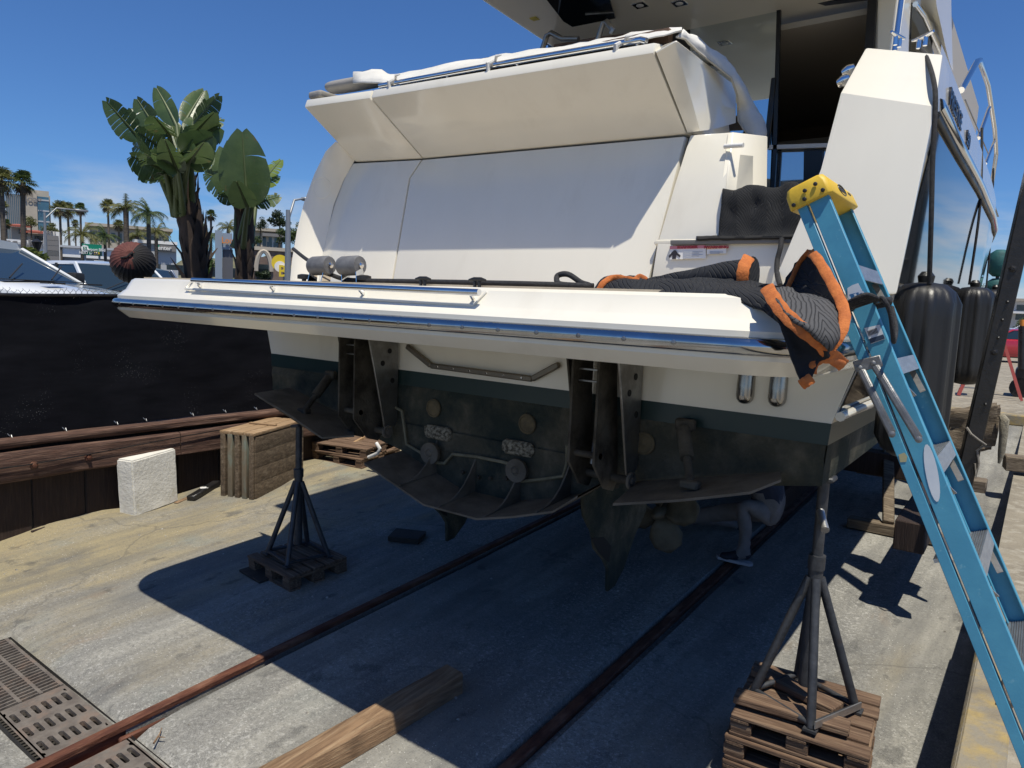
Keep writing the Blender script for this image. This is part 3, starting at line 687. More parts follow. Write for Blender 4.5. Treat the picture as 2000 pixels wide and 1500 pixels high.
def propeller(c, ph=.3, R_=.32):
    hub = MB().lathe([(.012,-.12), (.035,-.10), (.055,-.04), (.058,.08), (.05,.10)], c, (0,1,.10), 18).build('propeller_hub', bronze, boat)
    for k in range(4):
        a0 = ph+k*math.pi/2; rr = [.05,.14,.22,.29,R_]; wd = [.06,.14,.18,.14,.02]; b = MB(); sec = []
        for r_, w_ in zip(rr, wd):
            pitch = math.atan2(.42, 2*math.pi*r_*1.4+.1); row = []
            for j in range(7):
                q = (j/6-.5)*2*w_; ang = a0+q*math.cos(pitch)/max(r_, .06)*.75
                row.append(c+V(r_*math.cos(ang), q*math.sin(pitch), r_*math.sin(ang)))
            sec.append(row)
        b.loft(sec); me = b.build('propeller_blade', bronze, hub, smooth=60); mo = me.modifiers.new('thick', 'SOLIDIFY'); mo.thickness = .012
    MB().tube([c+V(0,.1,.01), c+V(0,3.2,.40)], .035, 12).build('propeller_shaft', slime, boat)
    MB().prism([c+V(-.01,.35,.06), c+V(-.01,.5,.06), c+V(-.01,.62,.5), c+V(-.01,.42,.5)], (.02,0,0)).build('shaft_strut', slime, boat)
propeller(Vector((-2.22, 5.0, .95))); propeller(Vector((-3.42, 5.0, .95)), .9)

# ---- garage door and stern panels
def pan(name, pts, th=.03, m=gel, bevel=.008, par=None, off=(0,1,0)):
    P_ = [AU(*p) if not isinstance(p, Vector) else p for p in pts]
    o = Vector(off)*th; return MB().prism(P_, o).build(name, m, par or boat, bevel=bevel, smooth=35, seg=2)
pan('garage_door', [(765, 562, 3.40), (1258, 572, 3.40), (1266, 545, 3.41), (1338, 266, 3.66), (825, 312, 3.66), (801, 348, 3.63)], .05)
pan('stern_panel', [(620, 560, 3.40), (762.5, 562, 3.40), (798.5, 348, 3.63), (822.5, 312, 3.66), (690, 319, 3.66), (640, 400, 3.6)], .05)
# dark seam behind
pan('seam_backing', [(600, 570, 3.47), (1300, 575, 3.47), (1360, 262, 3.74), (670, 318, 3.74)], .02, mat('seam_grey', (.16,.155,.14), .7), 0)
# port wing, curving aft
b = MB(); inner = [(625, 556), (628, 520), (638, 460), (652, 400), (672, 350), (690, 319), (700, 300)]; outer = [(566, 556), (570, 510), (580, 450), (594, 395), (614, 340), (636, 296), (656, 276)]
secs = []
for (a, c) in zip(inner, outer):
    pi_ = AU(*a, 3.42+.26*max(0, (556-a[1])/250)); po = AU(*c, 3.30+.22*max(0, (556-c[1])/270)); row = []
    for k in range(9):
        t = k/8; q = pi_.lerp(po, t); q.y -= .05*math.sin(math.pi*t)*0 ; q.y += -.06*t*(1-t)*2; row.append(q)
    row.append(po+V(-.02,.03,.0)); row.append(po+V(-.03,.5,.0)); secs.append(row)
b.loft(secs).build('port_wing', gel, boat, smooth=50)
c = AU(631, 367, 3.47); MB().tube([c+V(.055*math.cos(a), -.012+.04*math.cos(a), .075*math.sin(a)) for a in [2*math.pi*k/24 for k in range(25)]], .003, 5).build('wing_cap_ring', gel_in, boat)
# starboard wing next to the steps
ww = [(1284, 470, 3.40), (1408, 468, 3.40), (1432, 262, 3.60), (1420, 258, 3.62), (1390, 263, 3.64), (1348, 263, 3.66), (1290, 445, 3.47)]
pan('starboard_wing', [(1286, 470, 3.43), (1406, 468, 3.43), (1414, 400, 3.47), (1430, 258, 3.64), (1348, 264, 3.66), (1318, 360, 3.56)], .06)
i0, i1, i2, i3 = AU(1408, 468, 3.42), AU(1432, 258, 3.63), AS(1500, 266, AU(1432, 258, 3.63).x+.12), AS(1497, 480, AU(1408, 468, 3.42).x+.10)
MB().prism([i0, i3, i2, i1], (-.03,.0,0)).build('cockpit_side_panel', gel_in, boat, bevel=.004)
hk = AS(1434, 284, AU(1432, 258, 3.63).x+.03); MB().cyl(hk+V(-.05,0,0), hk+V(.05,-.01,-.005), .012, 10).build('shower_hook', whitep, boat)
# step riser with warning stickers
pan('step_riser', [(1270, 562, 3.40), (1566, 560, 3.40), (1568, 474, 3.42), (1284, 474, 3.42)], .05)
gk = mat('grey_gasket', (.16,.155,.15), .6)
pan('step_gasket', [(1309, 478, 3.395), (1566, 474, 3.395), (1566, 466, 3.395), (1309, 469, 3.395)], .06, gk, .003)
st = AU(1440, 468, 3.5); MB().bx((-1.66, 3.42, st.z-.03), (-.80, 4.6, st.z)).build('cockpit_step', gel_in, boat, bevel=.01)
MB().bx((-4.9, 4.4, 2.72), (-.7, 6.9, 2.78)).build('cockpit_floor', teak, boat)
paper = mat('sticker_white', (.78,.77,.75), .4); redp = mat('sticker_red', (.62,.22,.26), .4); orgp = mat('sticker_orange', (.75,.38,.22), .4); ink = mat('sticker_ink', (.03,.025,.03), .5); inkr = mat('sticker_ink_red', (.35,.03,.04), .5); greyink = mat('sticker_grey_ink', (.45,.47,.52), .5)
def flat(name, pts, m, par, dy): return MB().prism([p-V(0,dy,0) for p in pts], (0,.0015,0)).build(name, m, par, smooth=False)
def stick(x0, y0, x1, y1, band, bandm, word, wm, lines, fig):
    P = lambda x_, y_: AU(x_, y_, 3.412-.02*(y_-474)/86)
    par = flat('warning_sticker', [P(x0, y1), P(x1, y1-2), P(x1, y0-2), P(x0, y0)], paper, boat, .004)
    flat('sticker_band', [P(x0, y0+band), P(x1, y0+band-2), P(x1, y0-2), P(x0, y0)], bandm, par, .006)
    c_ = (P(x0, y0+band/2)+P(x1, y0+band/2-2))*.5
    text('sticker_word', word, (P(x0, y0)-P(x0, y0+band)).length*1.1, c_-V(0,.0075,0), (1,0,0), (0,.0,1), wm, par, .0005, 1.45, .0012)
    tx0 = x0+(26 if fig else 6)
    for i in range(lines):
        yy = y0+band+4+i*(y1-y0-band-5)/lines
        flat('sticker_line', [P(tx0, yy+1.3), P(x1-6-7*(i % 2), yy+1.1), P(x1-6-7*(i % 2), yy), P(tx0, yy)], greyink, par, .006)
    if fig:
        h = P(x0+10, y0+12); MB().lathe([(.011, 0), (.011, .0015)], h-V(0,.007,0), (0,-1,0), 14).build('figure_head', ink, par)
        flat('figure_body', [P(x0+5, y1-1), P(x0+12, y1-1), P(x0+13, y1-9), P(x0+20, y1-4), P(x0+21, y1-8), P(x0+12, y1-16), P(x0+6, y1-16), P(x0-2, y1-7), P(x0-1, y1-3), P(x0+5, y1-9)], ink, par, .007)
stick(1309, 481, 1379, 507, 6, redp, '!DANGER', inkr, 5, True); stick(1381, 481, 1419, 497, 6, orgp, '!WARNING', inkr, 4, False)

# ---- stern bench fairing (the overhanging body above the door)
def hexa(name, lo_l, lo_r, up_l, up_r, depth, lip=.055, m=gel, par=None):
    l0, l1, u0, u1 = AU(*lo_l), AU(*lo_r), AU(*up_l), AU(*up_r)
    b = MB()
    A = [l0, u0, u0+V(0,.02,lip), u0+V(0,.10,lip+.015), Vector((u0.x, u0.y+depth, u0.z+lip)), Vector((l0.x, l0.y+depth-.3, l0.z))]
    C = [l1, u1, u1+V(0,.02,lip), u1+V(0,.10,lip+.015), Vector((u1.x, u1.y+depth, u1.z+lip)), Vector((l1.x, l1.y+depth-.3, l1.z))]
    b.loft([A, C], True, True, True); return b.build(name, m, par or boat, bevel=.012, smooth=35, seg=2)
fair = hexa('bench_fairing', (826, 309, 3.66), (1340, 261, 3.66), (724, 191, 3.28), (1276, 103, 3.28), 1.0)
fairp = hexa('bench_fairing_corner', (694, 316, 3.66), (824, 309, 3.66), (594, 209, 3.28), (721.5, 191.5, 3.28), 1.0)
# starboard end with its recessed panel
e1, e2, e3 = AU(1343, 259, 3.66), AU(1281, 101, 3.28), AU(1322, 78, 3.30)
e1b, e2b = AU(1366, 256, 3.68), AU(1322, 96, 3.33)
e4, e5 = AZZ(1437, 166, 3.845), AU(1437, 240, 4.10)
e6 = AU(1395, 252, 3.80)
endp = MB().add([e1, e2, e1b, e2b, e3, e4, e5, e6, e2+V(-.1,.15,.075), e4+V(-.35,0,.0), e5+V(-.35,0,0), e1+V(-.03,.3,0)],
    [(0,2,3,1), (1,3,4), (2,7,6,5,3), (3,5,4), (1,4,8), (4,5,9,8)]).build('bench_end', gel, boat, bevel=.006, smooth=30)
r_ = [e1b.lerp(e5, .10).lerp(e4, .03), e5.lerp(e1b, .06).lerp(e4, .06), e4.lerp(e5, .14).lerp(e2b, .05), e2b.lerp(e5, .10).lerp(e1b, .10)]


# grab rail along the bench
g0, g1 = AU(742, 168, 3.33), AU(1252, 78, 3.33)
rail = MB().tube([g0, g0.lerp(g1, .5)+V(0,0,.004), g1, g1+V(.03,0,-.012)], .017, 12).build('bench_rail', chrome, boat, smooth=60)
for t in (.01, .31, .59, .985):
    p = g0.lerp(g1, t); MB().tube([p, p+V(.012,.02,-.045), p+V(.03,.035,-.075)], .009, 8).build('rail_foot', chrome, rail)
MB().tube([g0+V(.01,.05,-.04), g1+V(.0,.05,-.045)], .011, 10).build('lower_rail', chrome, rail, smooth=60)
bw = mat('bench_teak', (.17,.10,.06), .6); MB().bx(Vector((-3.55, 3.42, 3.83)), Vector((-1.65, 3.47, 3.90))).build('bench_back_board', bw, boat)
# grey cushion roll at the port end
cush = mat('grey_upholstery', (.30,.285,.27), .75, c2=(.26,.25,.235), scale=5, bump=.3, bscale=60)
c0, c1 = AU(640, 178, 3.45), AU(745, 160, 3.45)
b = MB(); 
secs = []
for k in range(13):
    t = k/12; q = c0.lerp(c1, t); e = .042*(1-abs(2*t-1)**8)**.4+.004; secs.append([q+V(0, e*1.6*math.cos(a), .01+e*math.sin(a)*(1.05 if math.sin(a) > 0 else .8)) for a in [2*math.pi*j/14 for j in range(14)]])
b.loft(secs, True, True, True).build('bench_cushion', cush, boat, smooth=60)
b = MB(); c2 = AU(624, 187, 3.45); b.box(c2+V(0,.1,.0), (.14,.3,.05)).build('bench_bolster', cush, boat, bevel=.02, seg=3)

# ---- starboard bulwark
bl = [(1500, 575, 3.28), (1752, 575, 3.33), (1828, 208, 3.50), (1842, 106, 3.74), (1690, 93, 3.76), (1641, 181, 3.50), (1602, 330, 3.41)]
P_ = [AU(*p) for p in bl]; b = MB(); n = len(P_); bk = [Vector((p.x, 5.2, p.z)) for p in P_]; bk[3].z = P_[4].z; bk[3].x = SC+2.30; bk[1] = Vector((SC+side(3.55, 2.62)-.01, 3.55, P_[1].z)); bk[2] = Vector((SC+side(3.72, 3.38)-.01, 3.72, P_[2].z))
b.add(P_+bk, [(0,1,2,6), (6,2,5), (5,2,3,4)] + [(i, n+i, n+(i+1) % n, (i+1) % n) for i in range(n)])
bul = b.build('starboard_bulwark', gel, boat, bevel=.014, smooth=24, seg=2)
def topcleat(p, d):
    b = MB(); d = Vector(d).normalized()
    for s_ in (-1, 1): b.cyl(p+d*(.02*s_), p+d*(.02*s_)+V(0,0,.04), .010, 8)
    b.tube([p-d*.065+V(0,0,.05), p-d*.03+V(0,0,.046), p+d*.03+V(0,0,.046), p+d*.065+V(0,0,.05)], [.006,.010,.010,.006], 10); return b.build('mooring_cleat', chrome, bul, smooth=60)
topcleat(AU(1752, 90, 3.9), (.3,1,0)); topcleat(AU(1800, 92, 3.9), (.8,-.7,0))
for x_, y_ in ((1658, 138), (1648, 158)):
    p = AU(x_, y_, 3.9); MB().lathe([(.02,-.03), (.03,0), (.02,.03)], p, (1,0,.4), 14).build('bulwark_fairlead', chrome, bul)
# ---- hull side: strake, glass, lettering
def sidepts(uvs, off): return [Vector((SC+side(u_, z_)+off, u_, z_)) for u_, z_ in uvs]
us_ = [3.62+i*.35 for i in range(36)]
b = MB(); b.tube([Vector((SC+side(u_, itp(Z_['strake'], u_))+.012, u_, itp(Z_['strake'], u_)-.01)) for u_ in us_], .028, 10).build('chrome_strake', chrome, boat, smooth=60)
b = MB(); b.tube([Vector((SC+side(u_, itp(Z_['strake'], u_))+.004, u_, itp(Z_['strake'], u_)-.055)) for u_ in us_], .018, 8).build('strake_rubber', rubber, boat, smooth=60)
b = MB(); secs = []
for i in range(26):
    u_ = 3.50+i*.3; zt = itp(Z_['strake'], u_)-.085; zb = 2.66 if i else 2.66
    row = []
    for j in range(9):
        z_ = zb+(zt-zb)*j/8; ush = u_ + .22*(z_-2.66)/.7*max(0, 1-i*.5); row.append(Vector((SC+side(u_, z_)+.008, ush, z_)))
    secs.append(row)
b.loft(secs).build('hull_window', glassd, boat, smooth=60)
lm_ = mat('letter_chrome', (.05,.055,.07), .25, .6)
text('hull_lettering', 'PRESTIGE', .115, Vector((SC+2.345, 4.38, 3.575)), (0,1,0), (0,0,1), lm_, boat, .006, 1.25, .002); text('hull_number', '590', .115, Vector((SC+2.345, 5.12, 3.575)), (0,1,0), (0,0,1), lm_, boat, .006, 1.2, .002)
# glossy dark panel low on the quarter and its white lip
b = MB(); secs = []
for u_ in [3.44+.3*i for i in range(14)]: secs.append([Vector((SC+side(u_, z_)+.006, u_, z_)) for z_ in (2.075, 2.13, 2.20, 2.27)])
b.loft(secs).build('side_dark_panel', glassd, boat, smooth=60)
b = MB(); b.tube([Vector((SC+side(u_, 2.055)+.02, u_, 2.055)) for u_ in [3.41+.3*i for i in range(14)]], .022, 8).build('spray_rail', gel, boat, smooth=60)
# ---- bow rail stanchions along the side deck
br = MB().tube([AS(1877, 176, -.56), AS(1909, 120, -.56), AS(1914, 118, -.56), AS(1930, 165, -.56), AS(1943, 250, -.56), AS(1946, 300, -.57), AS(1936, 372, -.58)], .020, 10).build('side_rail', chrome, boat, smooth=60)
MB().tube([AS(1911, 270, -.56), AS(1932, 210, -.56)], .015, 8).build('rail_stanchion', chrome, br)
MB().tube([AS(1925, 320, -.57), AS(1942, 275, -.57)], .013, 8).build('rail_stanchion', chrome, br)
MB().tube([AS(1885, 195, -.56), AS(1930, 300, -.57)], .005, 5).build('life_line', steel, br)

# ---- superstructure
SU = 6.7
gf = mat('frame_black', (.008,.008,.010), .3); alu = mat('white_frame', (.62,.61,.58), .35)
b = MB(); rz = 5.22
lt = AZZ(1062, 78, rz); 
b.add([(-4.42, 3.6, rz+.10), (-1.0, 3.6, rz+.10), (-1.0, 7.2, rz-.06), (-4.46, 7.2, rz-.06), (-4.75, 3.3, rz+.45), (-.7, 3.3, rz+.45), (-.7, 7.4, rz+.45), (-4.8, 7.4, rz+.45)],
      [(0,1,2,3), (4,7,6,5), (0,4,5,1), (1,5,6,2), (2,6,7,3), (3,7,4,0)]); roof = b.build('roof_overhang', gel_in, boat, bevel=.05, smooth=35, seg=3)
def rp_(x_, y_, dz=0.0):
    d = ray(x_, y_); t_ = 2.6/max(d.z, .01)
    for _ in range(6):
        p = CAM+d*t_; zr = rz+.10-(p.y-3.6)/3.6*.16-dz; t_ = (zr-CAM_H)/d.z
    return CAM+d*t_
hp = [rp_(1040, -40, .004), rp_(1100, 38, .004), rp_(1118, 49, .004), rp_(1203, 32, .004), rp_(1190, -10, .004), rp_(1185, -60, .004)]
MB().prism(hp, (0,0,-.02)).build('roof_hatch', glassd, roof, bevel=.004)
MB().tube([rp_(1143, 28, .03), rp_(1200, 24, .03)], .008, 8).build('hatch_stay', steel, roof)
for x_, y_ in ((1327, 6), (1250, 10)):
    p = rp_(x_, y_, .003); MB().box(p, (.12,.12,.01)).build('roof_light', chrome, roof, bevel=.003); MB().lathe([(.035, 0), (.03, .004)], p-V(0,0,.005), (0,0,-1), 14).build('light_lens', paper, roof)
p = rp_(1044, 37, .003); MB().box(p, (.07,.07,.006)).build('roof_sticker', mat('sticker_yellow', (.65,.55,.08), .5), roof)
# salon bulkhead with glass leaf and open doorway
def SB(x_, y_, du=0): return AU(x_, y_, SU+du)
MB().prism([SB(1060, 84), SB(1345, 40), SB(1705, -8), SB(1705, -30), SB(1345, 18), SB(1060, 60)], (0,.08,0)).build('door_head', gf, boat)
lf = MB().prism([SB(1348, 560), SB(1495, 560), SB(1519, 8), SB(1348, 36)], (0,.02,0)).build('sliding_glass_leaf', mat('mirror_glass', (.62,.68,.70), .02, 1.0), boat)
MB().bar(SB(1514, 300, -.01), SB(1522, 5, -.01), .035, .03, (1,0,0)).build('leaf_stile', gf, boat)
MB().bar(SB(1497, 560, -.01), SB(1514, 300, -.01), .035, .03, (1,0,0)).build('leaf_stile', gf, boat)
MB().bar(SB(1497, 290, -.02), SB(1512, 152, -.02), .05, .03, (1,0,0)).build('door_handle', gf, boat, bevel=.008)
MB().prism([SB(1100, 560), SB(1347, 560), SB(1347, 38), SB(1070, 86)], (0,.02,0)).build('fixed_glass', glassd, boat)
# salon interior: open box with soffit, far window and sofa
inn = mat('salon_lining', (.42,.39,.35), .7); inn2 = mat('salon_brown', (.16,.12,.09), .6)
MB().bx((-4.6, SU+.1, 2.75), (-.9, 10.5, 2.8)).build('salon_floor', inn2, boat)
MB().bx((-4.6, SU+.1, 5.05), (-.9, 10.5, 5.1)).build('salon_ceiling', inn, boat)
MB().bx((-4.65, SU+.1, 2.8), (-4.6, 10.5, 5.05)).build('salon_wall', inn, boat); MB().bx((-.95, SU+.1, 2.8), (-.9, 10.5, 5.05)).build('salon_wall', inn, boat); MB().bx((-4.6, 10.4, 2.8), (-.9, 10.45, 5.05)).build('salon_wall', inn2, boat)
MB().bx((-2.9, 9.2, 4.55), (-1.0, 10.3, 4.62)).build('salon_soffit', inn, boat)
MB().bx((-1.9, 8.2, 2.8), (-1.0, 9.2, 3.6)).build('salon_cabinet', inn2, boat, bevel=.02)
MB().bx((-2.6, 7.6, 2.8), (-1.9, 8.6, 3.35)).build('salon_sofa', dark, boat, bevel=.06)
MB().prism([SB(1500, 560, .06), SB(1612, 560, .06), SB(1612, 290, .06), SB(1502, 288, .06)], (0,.01,0)).build('lower_glass', mat('pale_glass', (.5,.55,.58), .03, .9), boat)
MB().prism([SB(1566, 560, .03), SB(1610, 560, .03), SB(1607, 292, .03), SB(1570, 294, .03)], (0,.02,0)).build('door_post', gf, boat)
MB().bar(SB(1500, 288, -.01), SB(1620, 284, -.01), .035, .03, (0,0,1)).build('lower_glass_rail', alu, boat)
MB().bar(SB(1697, 120), SB(1706, -10), .07, .06, (1,0,0)).build('door_jamb', gf, boat)
MB().prism([SB(1702, 400), SB(1790, 400), SB(1796, -30), SB(1708, -30)], (0,.4,0)).build('salon_pillar', gel_in, boat, bevel=.03)
# flybridge wing with side screen
W_ = lambda x_, y_: AS(x_, y_, -.72)
wing = [(1752, 120), (1758, 60), (1772, -40), (1783, -40), (1776, 60), (1774, 120)]
MB().prism([W_(*p) for p in wing], (-.04,0,0)).build('wing_fin', gel, boat, bevel=.008)
MB().tube([W_(1747, 100), W_(1755, 40), W_(1764, -30)], .012, 8).build('fin_trim', chrome, boat)
MB().prism([AS(x_, y_, -.78) for x_, y_ in ((1778, 120), (1828, 120), (1812, 60), (1792, 15), (1782, 5))], (-.01,0,0)).build('side_screen', glassd, boat)
b = MB(); secs = []
for (x0, y0, x1, y1) in ((1790, -50, 1858, -50), (1800, 10, 1858, 10), (1818, 45, 1859, 60), (1834, 85, 1860, 100), (1848, 115, 1861, 128), (1856, 132, 1862, 138)):
    secs.append([AS(x0, y0, -.74), AS((x0+x1)/2, (y0+y1)/2, -.64), AS(x1, y1, -.72)])
b.loft(secs).build('flybridge_coaming', gel_in, boat, smooth=60)
MB().tube([AS(x_, y_, -.70) for x_, y_ in ((1788, 8), (1805, 30), (1825, 75), (1845, 118))], .014, 8).build('coaming_trim', chrome, boat, smooth=60)
# cockpit table frame seen above the cover
fr_ = mat('frame_tube', (.30,.29,.27), .3, .9)
MB().tube([AU(1058, 100, 5.0), AU(1068, 70, 5.0), AU(1076, 64, 5.0), AU(1098, 76, 5.0), AU(1130, 76, 5.0)], .022, 10).build('table_frame', fr_, boat, smooth=60)
MB().tube([AU(1165, 85, 5.0), AU(1178, 45, 5.0), AU(1184, 42, 5.0), AU(1197, 58, 5.0), AU(1192, 66, 5.0)], .022, 10).build('table_frame', fr_, boat, smooth=60)
MB().prism([AU(1080, 96, 5.1), AU(1240, 74, 5.1), AU(1240, 62, 5.1), AU(1160, 72, 5.1), AU(1080, 86, 5.1)], (0,.5,0)).build('table_top', bw, boat, bevel=.01)
# ================================================================== OBJECTS
def cloth(name, cols_, m, parent=None, thick=.010, sub=2, amp=.006, fr=9, nrow=6, seed=0):
    """cols_: list of columns; each column a list of (px,py,u) from one edge to the other."""
    secs = []
    for c_ in cols_:
        pts = [AU(*p) if not isinstance(p, Vector) else p for p in c_]; secs.append(pts)
    b = MB(); b.loft(secs); o = wpos(parent)
    me = bpy.data.meshes.new(name); me.from_pydata([p-o for p in b.v], [], b.f)
    bm = bmesh.new(); bm.from_mesh(me); bmesh.ops.recalc_face_normals(bm, faces=bm.faces)
    bmesh.ops.subdivide_edges(bm, edges=bm.edges, cuts=sub, use_grid_fill=True, smooth=.6)
    bm.normal_update()
    for v in bm.verts:
        p = v.co*fr; v.co += v.normal*(amp*mnoise.noise(p+Vector((seed,0,0))) + amp*.5*mnoise.noise(p*2.7))
    bm.to_mesh(me); bm.free(); me.materials.append(m); sm(me, 60)
    ob = link(name, me, parent); mo = ob.modifiers.new('thick', 'SOLIDIFY'); mo.thickness = thick; mo.offset = 0
    return ob
def quilt(name, base, hi, sx, sy):
    m = bpy.data.materials.new(name); m.use_nodes = True; n = m.node_tree.nodes; l = m.node_tree.links; b = n['Principled BSDF']; b.inputs['Roughness'].default_value = .85; b.inputs['Specular IOR Level'].default_value = .2
    t = n.new('ShaderNodeTexCoord'); s_ = n.new('ShaderNodeSeparateXYZ'); l.new(t.outputs['Object'], s_.inputs[0])
    def mth(op, a, c=None):
        q = n.new('ShaderNodeMath'); q.operation = op
        for k, v in ((0, a), (1, c)):
            if v is None: continue
            if isinstance(v, (int, float)): q.inputs[k].default_value = v
            else: l.new(v, q.inputs[k])
        return q.outputs[0]
    zig = mth('PINGPONG', mth('ADD', s_.outputs[0], mth('MULTIPLY', s_.outputs[1], .6)), 1/sx)
    wz = n.new('ShaderNodeTexNoise'); wz.inputs['Scale'].default_value = 9; l.new(t.outputs['Object'], wz.inputs['Vector'])
    ph = mth('ADD', mth('ADD', mth('MULTIPLY', zig, 1.6), s_.outputs[2]), mth('MULTIPLY', wz.outputs[0], .09))
    st = mth('PINGPONG', ph, 1/sy); st = mth('MULTIPLY', st, sy)
    r = n.new('ShaderNodeMapRange'); r.inputs[1].default_value = 0; r.inputs[2].default_value = .35; l.new(st, r.inputs[0])
    nzz = n.new('ShaderNodeTexNoise'); nzz.inputs['Scale'].default_value = 38; nzz.inputs['Detail'].default_value = 5; l.new(t.outputs['Object'], nzz.inputs['Vector'])
    mi = n.new('ShaderNodeMix'); mi.data_type = 'RGBA'; mi.inputs[6].default_value = (*hi, 1); mi.inputs[7].default_value = (*base, 1); l.new(r.outputs[0], mi.inputs[0])
    l.new(mi.outputs[2], b.inputs['Base Color'])
    hgt = mth('ADD', mth('MULTIPLY', r.outputs[0], .8), mth('MULTIPLY', nzz.outputs[0], .6))
    bp = n.new('ShaderNodeBump'); bp.inputs['Strength'].default_value = 1; bp.inputs['Distance'].default_value = .005; l.new(hgt, bp.inputs['Height']); l.new(bp.outputs[0], b.inputs['Normal'])
    return m
q_blk = quilt('black_quilting', (.020,.021,.023), (.045,.046,.05), 14, 95)
q_nav = quilt('charcoal_quilting', (.024,.026,.031), (.045,.046,.05), 9, 60)
orange = mat('orange_binding', (.56,.165,.035), .8, c2=(.42,.115,.025), scale=30, bump=.4, bscale=120)
tarp = mat('white_canvas', (.66,.65,.62), .7, c2=(.58,.57,.54), scale=4, bump=.5, bscale=22)

# ---- white cover on the stern bench
cov = thing('bench_cover', AU(1000, 130, 3.6), 'white canvas cover lashed along the top of the stern bench', 'cover')
top = [(690, 145), (745, 143), (762, 152), (800, 146), (870, 131), (940, 119), (965, 114), (1000, 110), (1050, 102), (1100, 94), (1150, 86), (1200, 78), (1250, 69), (1295, 62), (1332, 60)]
cols_ = []
for x_, y_ in top:
    yb = 168-(x_-745)*.176+1 if x_ > 745 else 168
    cols_.append([(x_, yb-5, 3.34), (x_, yb*.5+y_*.5-2, 3.36), (x_, y_-4, 3.52), (x_, y_+2, 4.1)])
cloth('cover_top', cols_, tarp, cov, .006, 2, .012, 7)
outer = [(1332, 60), (1352, 66), (1382, 88), (1415, 113), (1442, 140), (1462, 178), (1480, 212), (1494, 240), (1497, 262), (1495, 284)]
inner = [(1322, 72), (1338, 76), (1362, 100), (1398, 128), (1428, 152), (1440, 186), (1441, 214), (1442, 236), (1452, 252), (1470, 270)]
cols_ = []
for i, (a, c) in enumerate(zip(outer, inner)):
    t = i/(len(outer)-1); uo = 3.5+.75*min(1, t*1.6); ui = 3.33+.85*min(1, t*1.6)
    mid = ((a[0]+c[0])/2, (a[1]+c[1])/2, (uo+ui)/2-.03)
    cols_.append([(c[0], c[1], ui), mid, (a[0], a[1], uo)])
cloth('cover_end', cols_, tarp, cov, .006, 3, .016, 9)
MB().tube([AU(x_, y_, 3.32+.85*min(1, i/9*1.6)) for i, (x_, y_) in enumerate(inner)], .006, 6).build('cover_piping', mat('cover_piping', (.45,.42,.36), .7), cov)
for x_, y_ in ((762, 165), (955, 130), (1205, 95)):
    a = AU(x_, y_, 3.31); MB().tube([a+V(.02,.03,.04), a+V(0,-.01,.01), a+V(-.005,0,-.03), a+V(.01,-.01,-.07)], [.012,.016,.012,.007], 8).build('cover_tie', tarp, cov)
    MB().tube([a+V(.03,.02,.03), a+V(.06,-.01,.045), a+V(.09,.0,.05)], [.008,.010,.003], 6).build('cover_tie', tarp, cov)

# ---- black quilted blanket at the cockpit gate
gbk = thing('gate_blanket', AU(1480, 465, 3.55), 'black quilted moving blanket hung over the cockpit entry', 'blanket')
cols_ = []
for i in range(11):
    t = i/10; x0 = 1411+(1572-1411)*t; x1 = 1403+(1572-1403)*t; yt = 370-8*t+4*math.sin(i*1.3); yb = 467-3*t
    cols_.append([(x0, yt+4, 3.56), (x0, yt, 3.49), (x0, yt+8, 3.465), (x0*.7+x1*.3, yt+35, 3.45+.01*math.sin(i*2)), (x0*.3+x1*.7, yt+65, 3.43), (x1, yb-6, 3.41), (x1-4, yb, 3.39)])
cloth('blanket_cloth', cols_, q_blk, gbk, .012, 2, .010, 14)
cols_ = [[(1360+21*i, 468-.4*i, 3.385), (1360+21*i, 465-.5*i, 3.40), (1360+21*i, 463-.5*i, 3.5)] for i in range(11)]
cloth('blanket_hem', cols_, mat('black_cloth', (.010,.010,.011), .9), gbk, .010, 2, .004, 20)

# ---- orange bound moving blanket on the platform corner
mb = thing('moving_blanket', AU(1400, 575, 2.4), 'charcoal quilted moving blanket with orange binding over the platform corner', 'blanket')
# lying bundle
cols_ = []
for x_, yt, yb, ub in ((1163, 566, 574, 2.40), (1172, 552, 573, 2.38), (1195, 542, 574, 2.36), (1230, 540, 575, 2.34), (1270, 548, 577, 2.33), (1320, 545, 580, 2.30), (1380, 547, 584, 2.28), (1440, 552, 590, 2.25), (1490, 556, 606, 2.20), (1530, 566, 640, 2.14)):
    cols_.append([(x_, yt+6, 2.75), (x_, yt, 2.58), (x_, yt+5, 2.47), (x_, (yt+yb)/2, ub+.03), (x_, yb, ub)])
cloth('blanket_bundle', cols_, q_nav, mb, .012, 3, .014, 10)
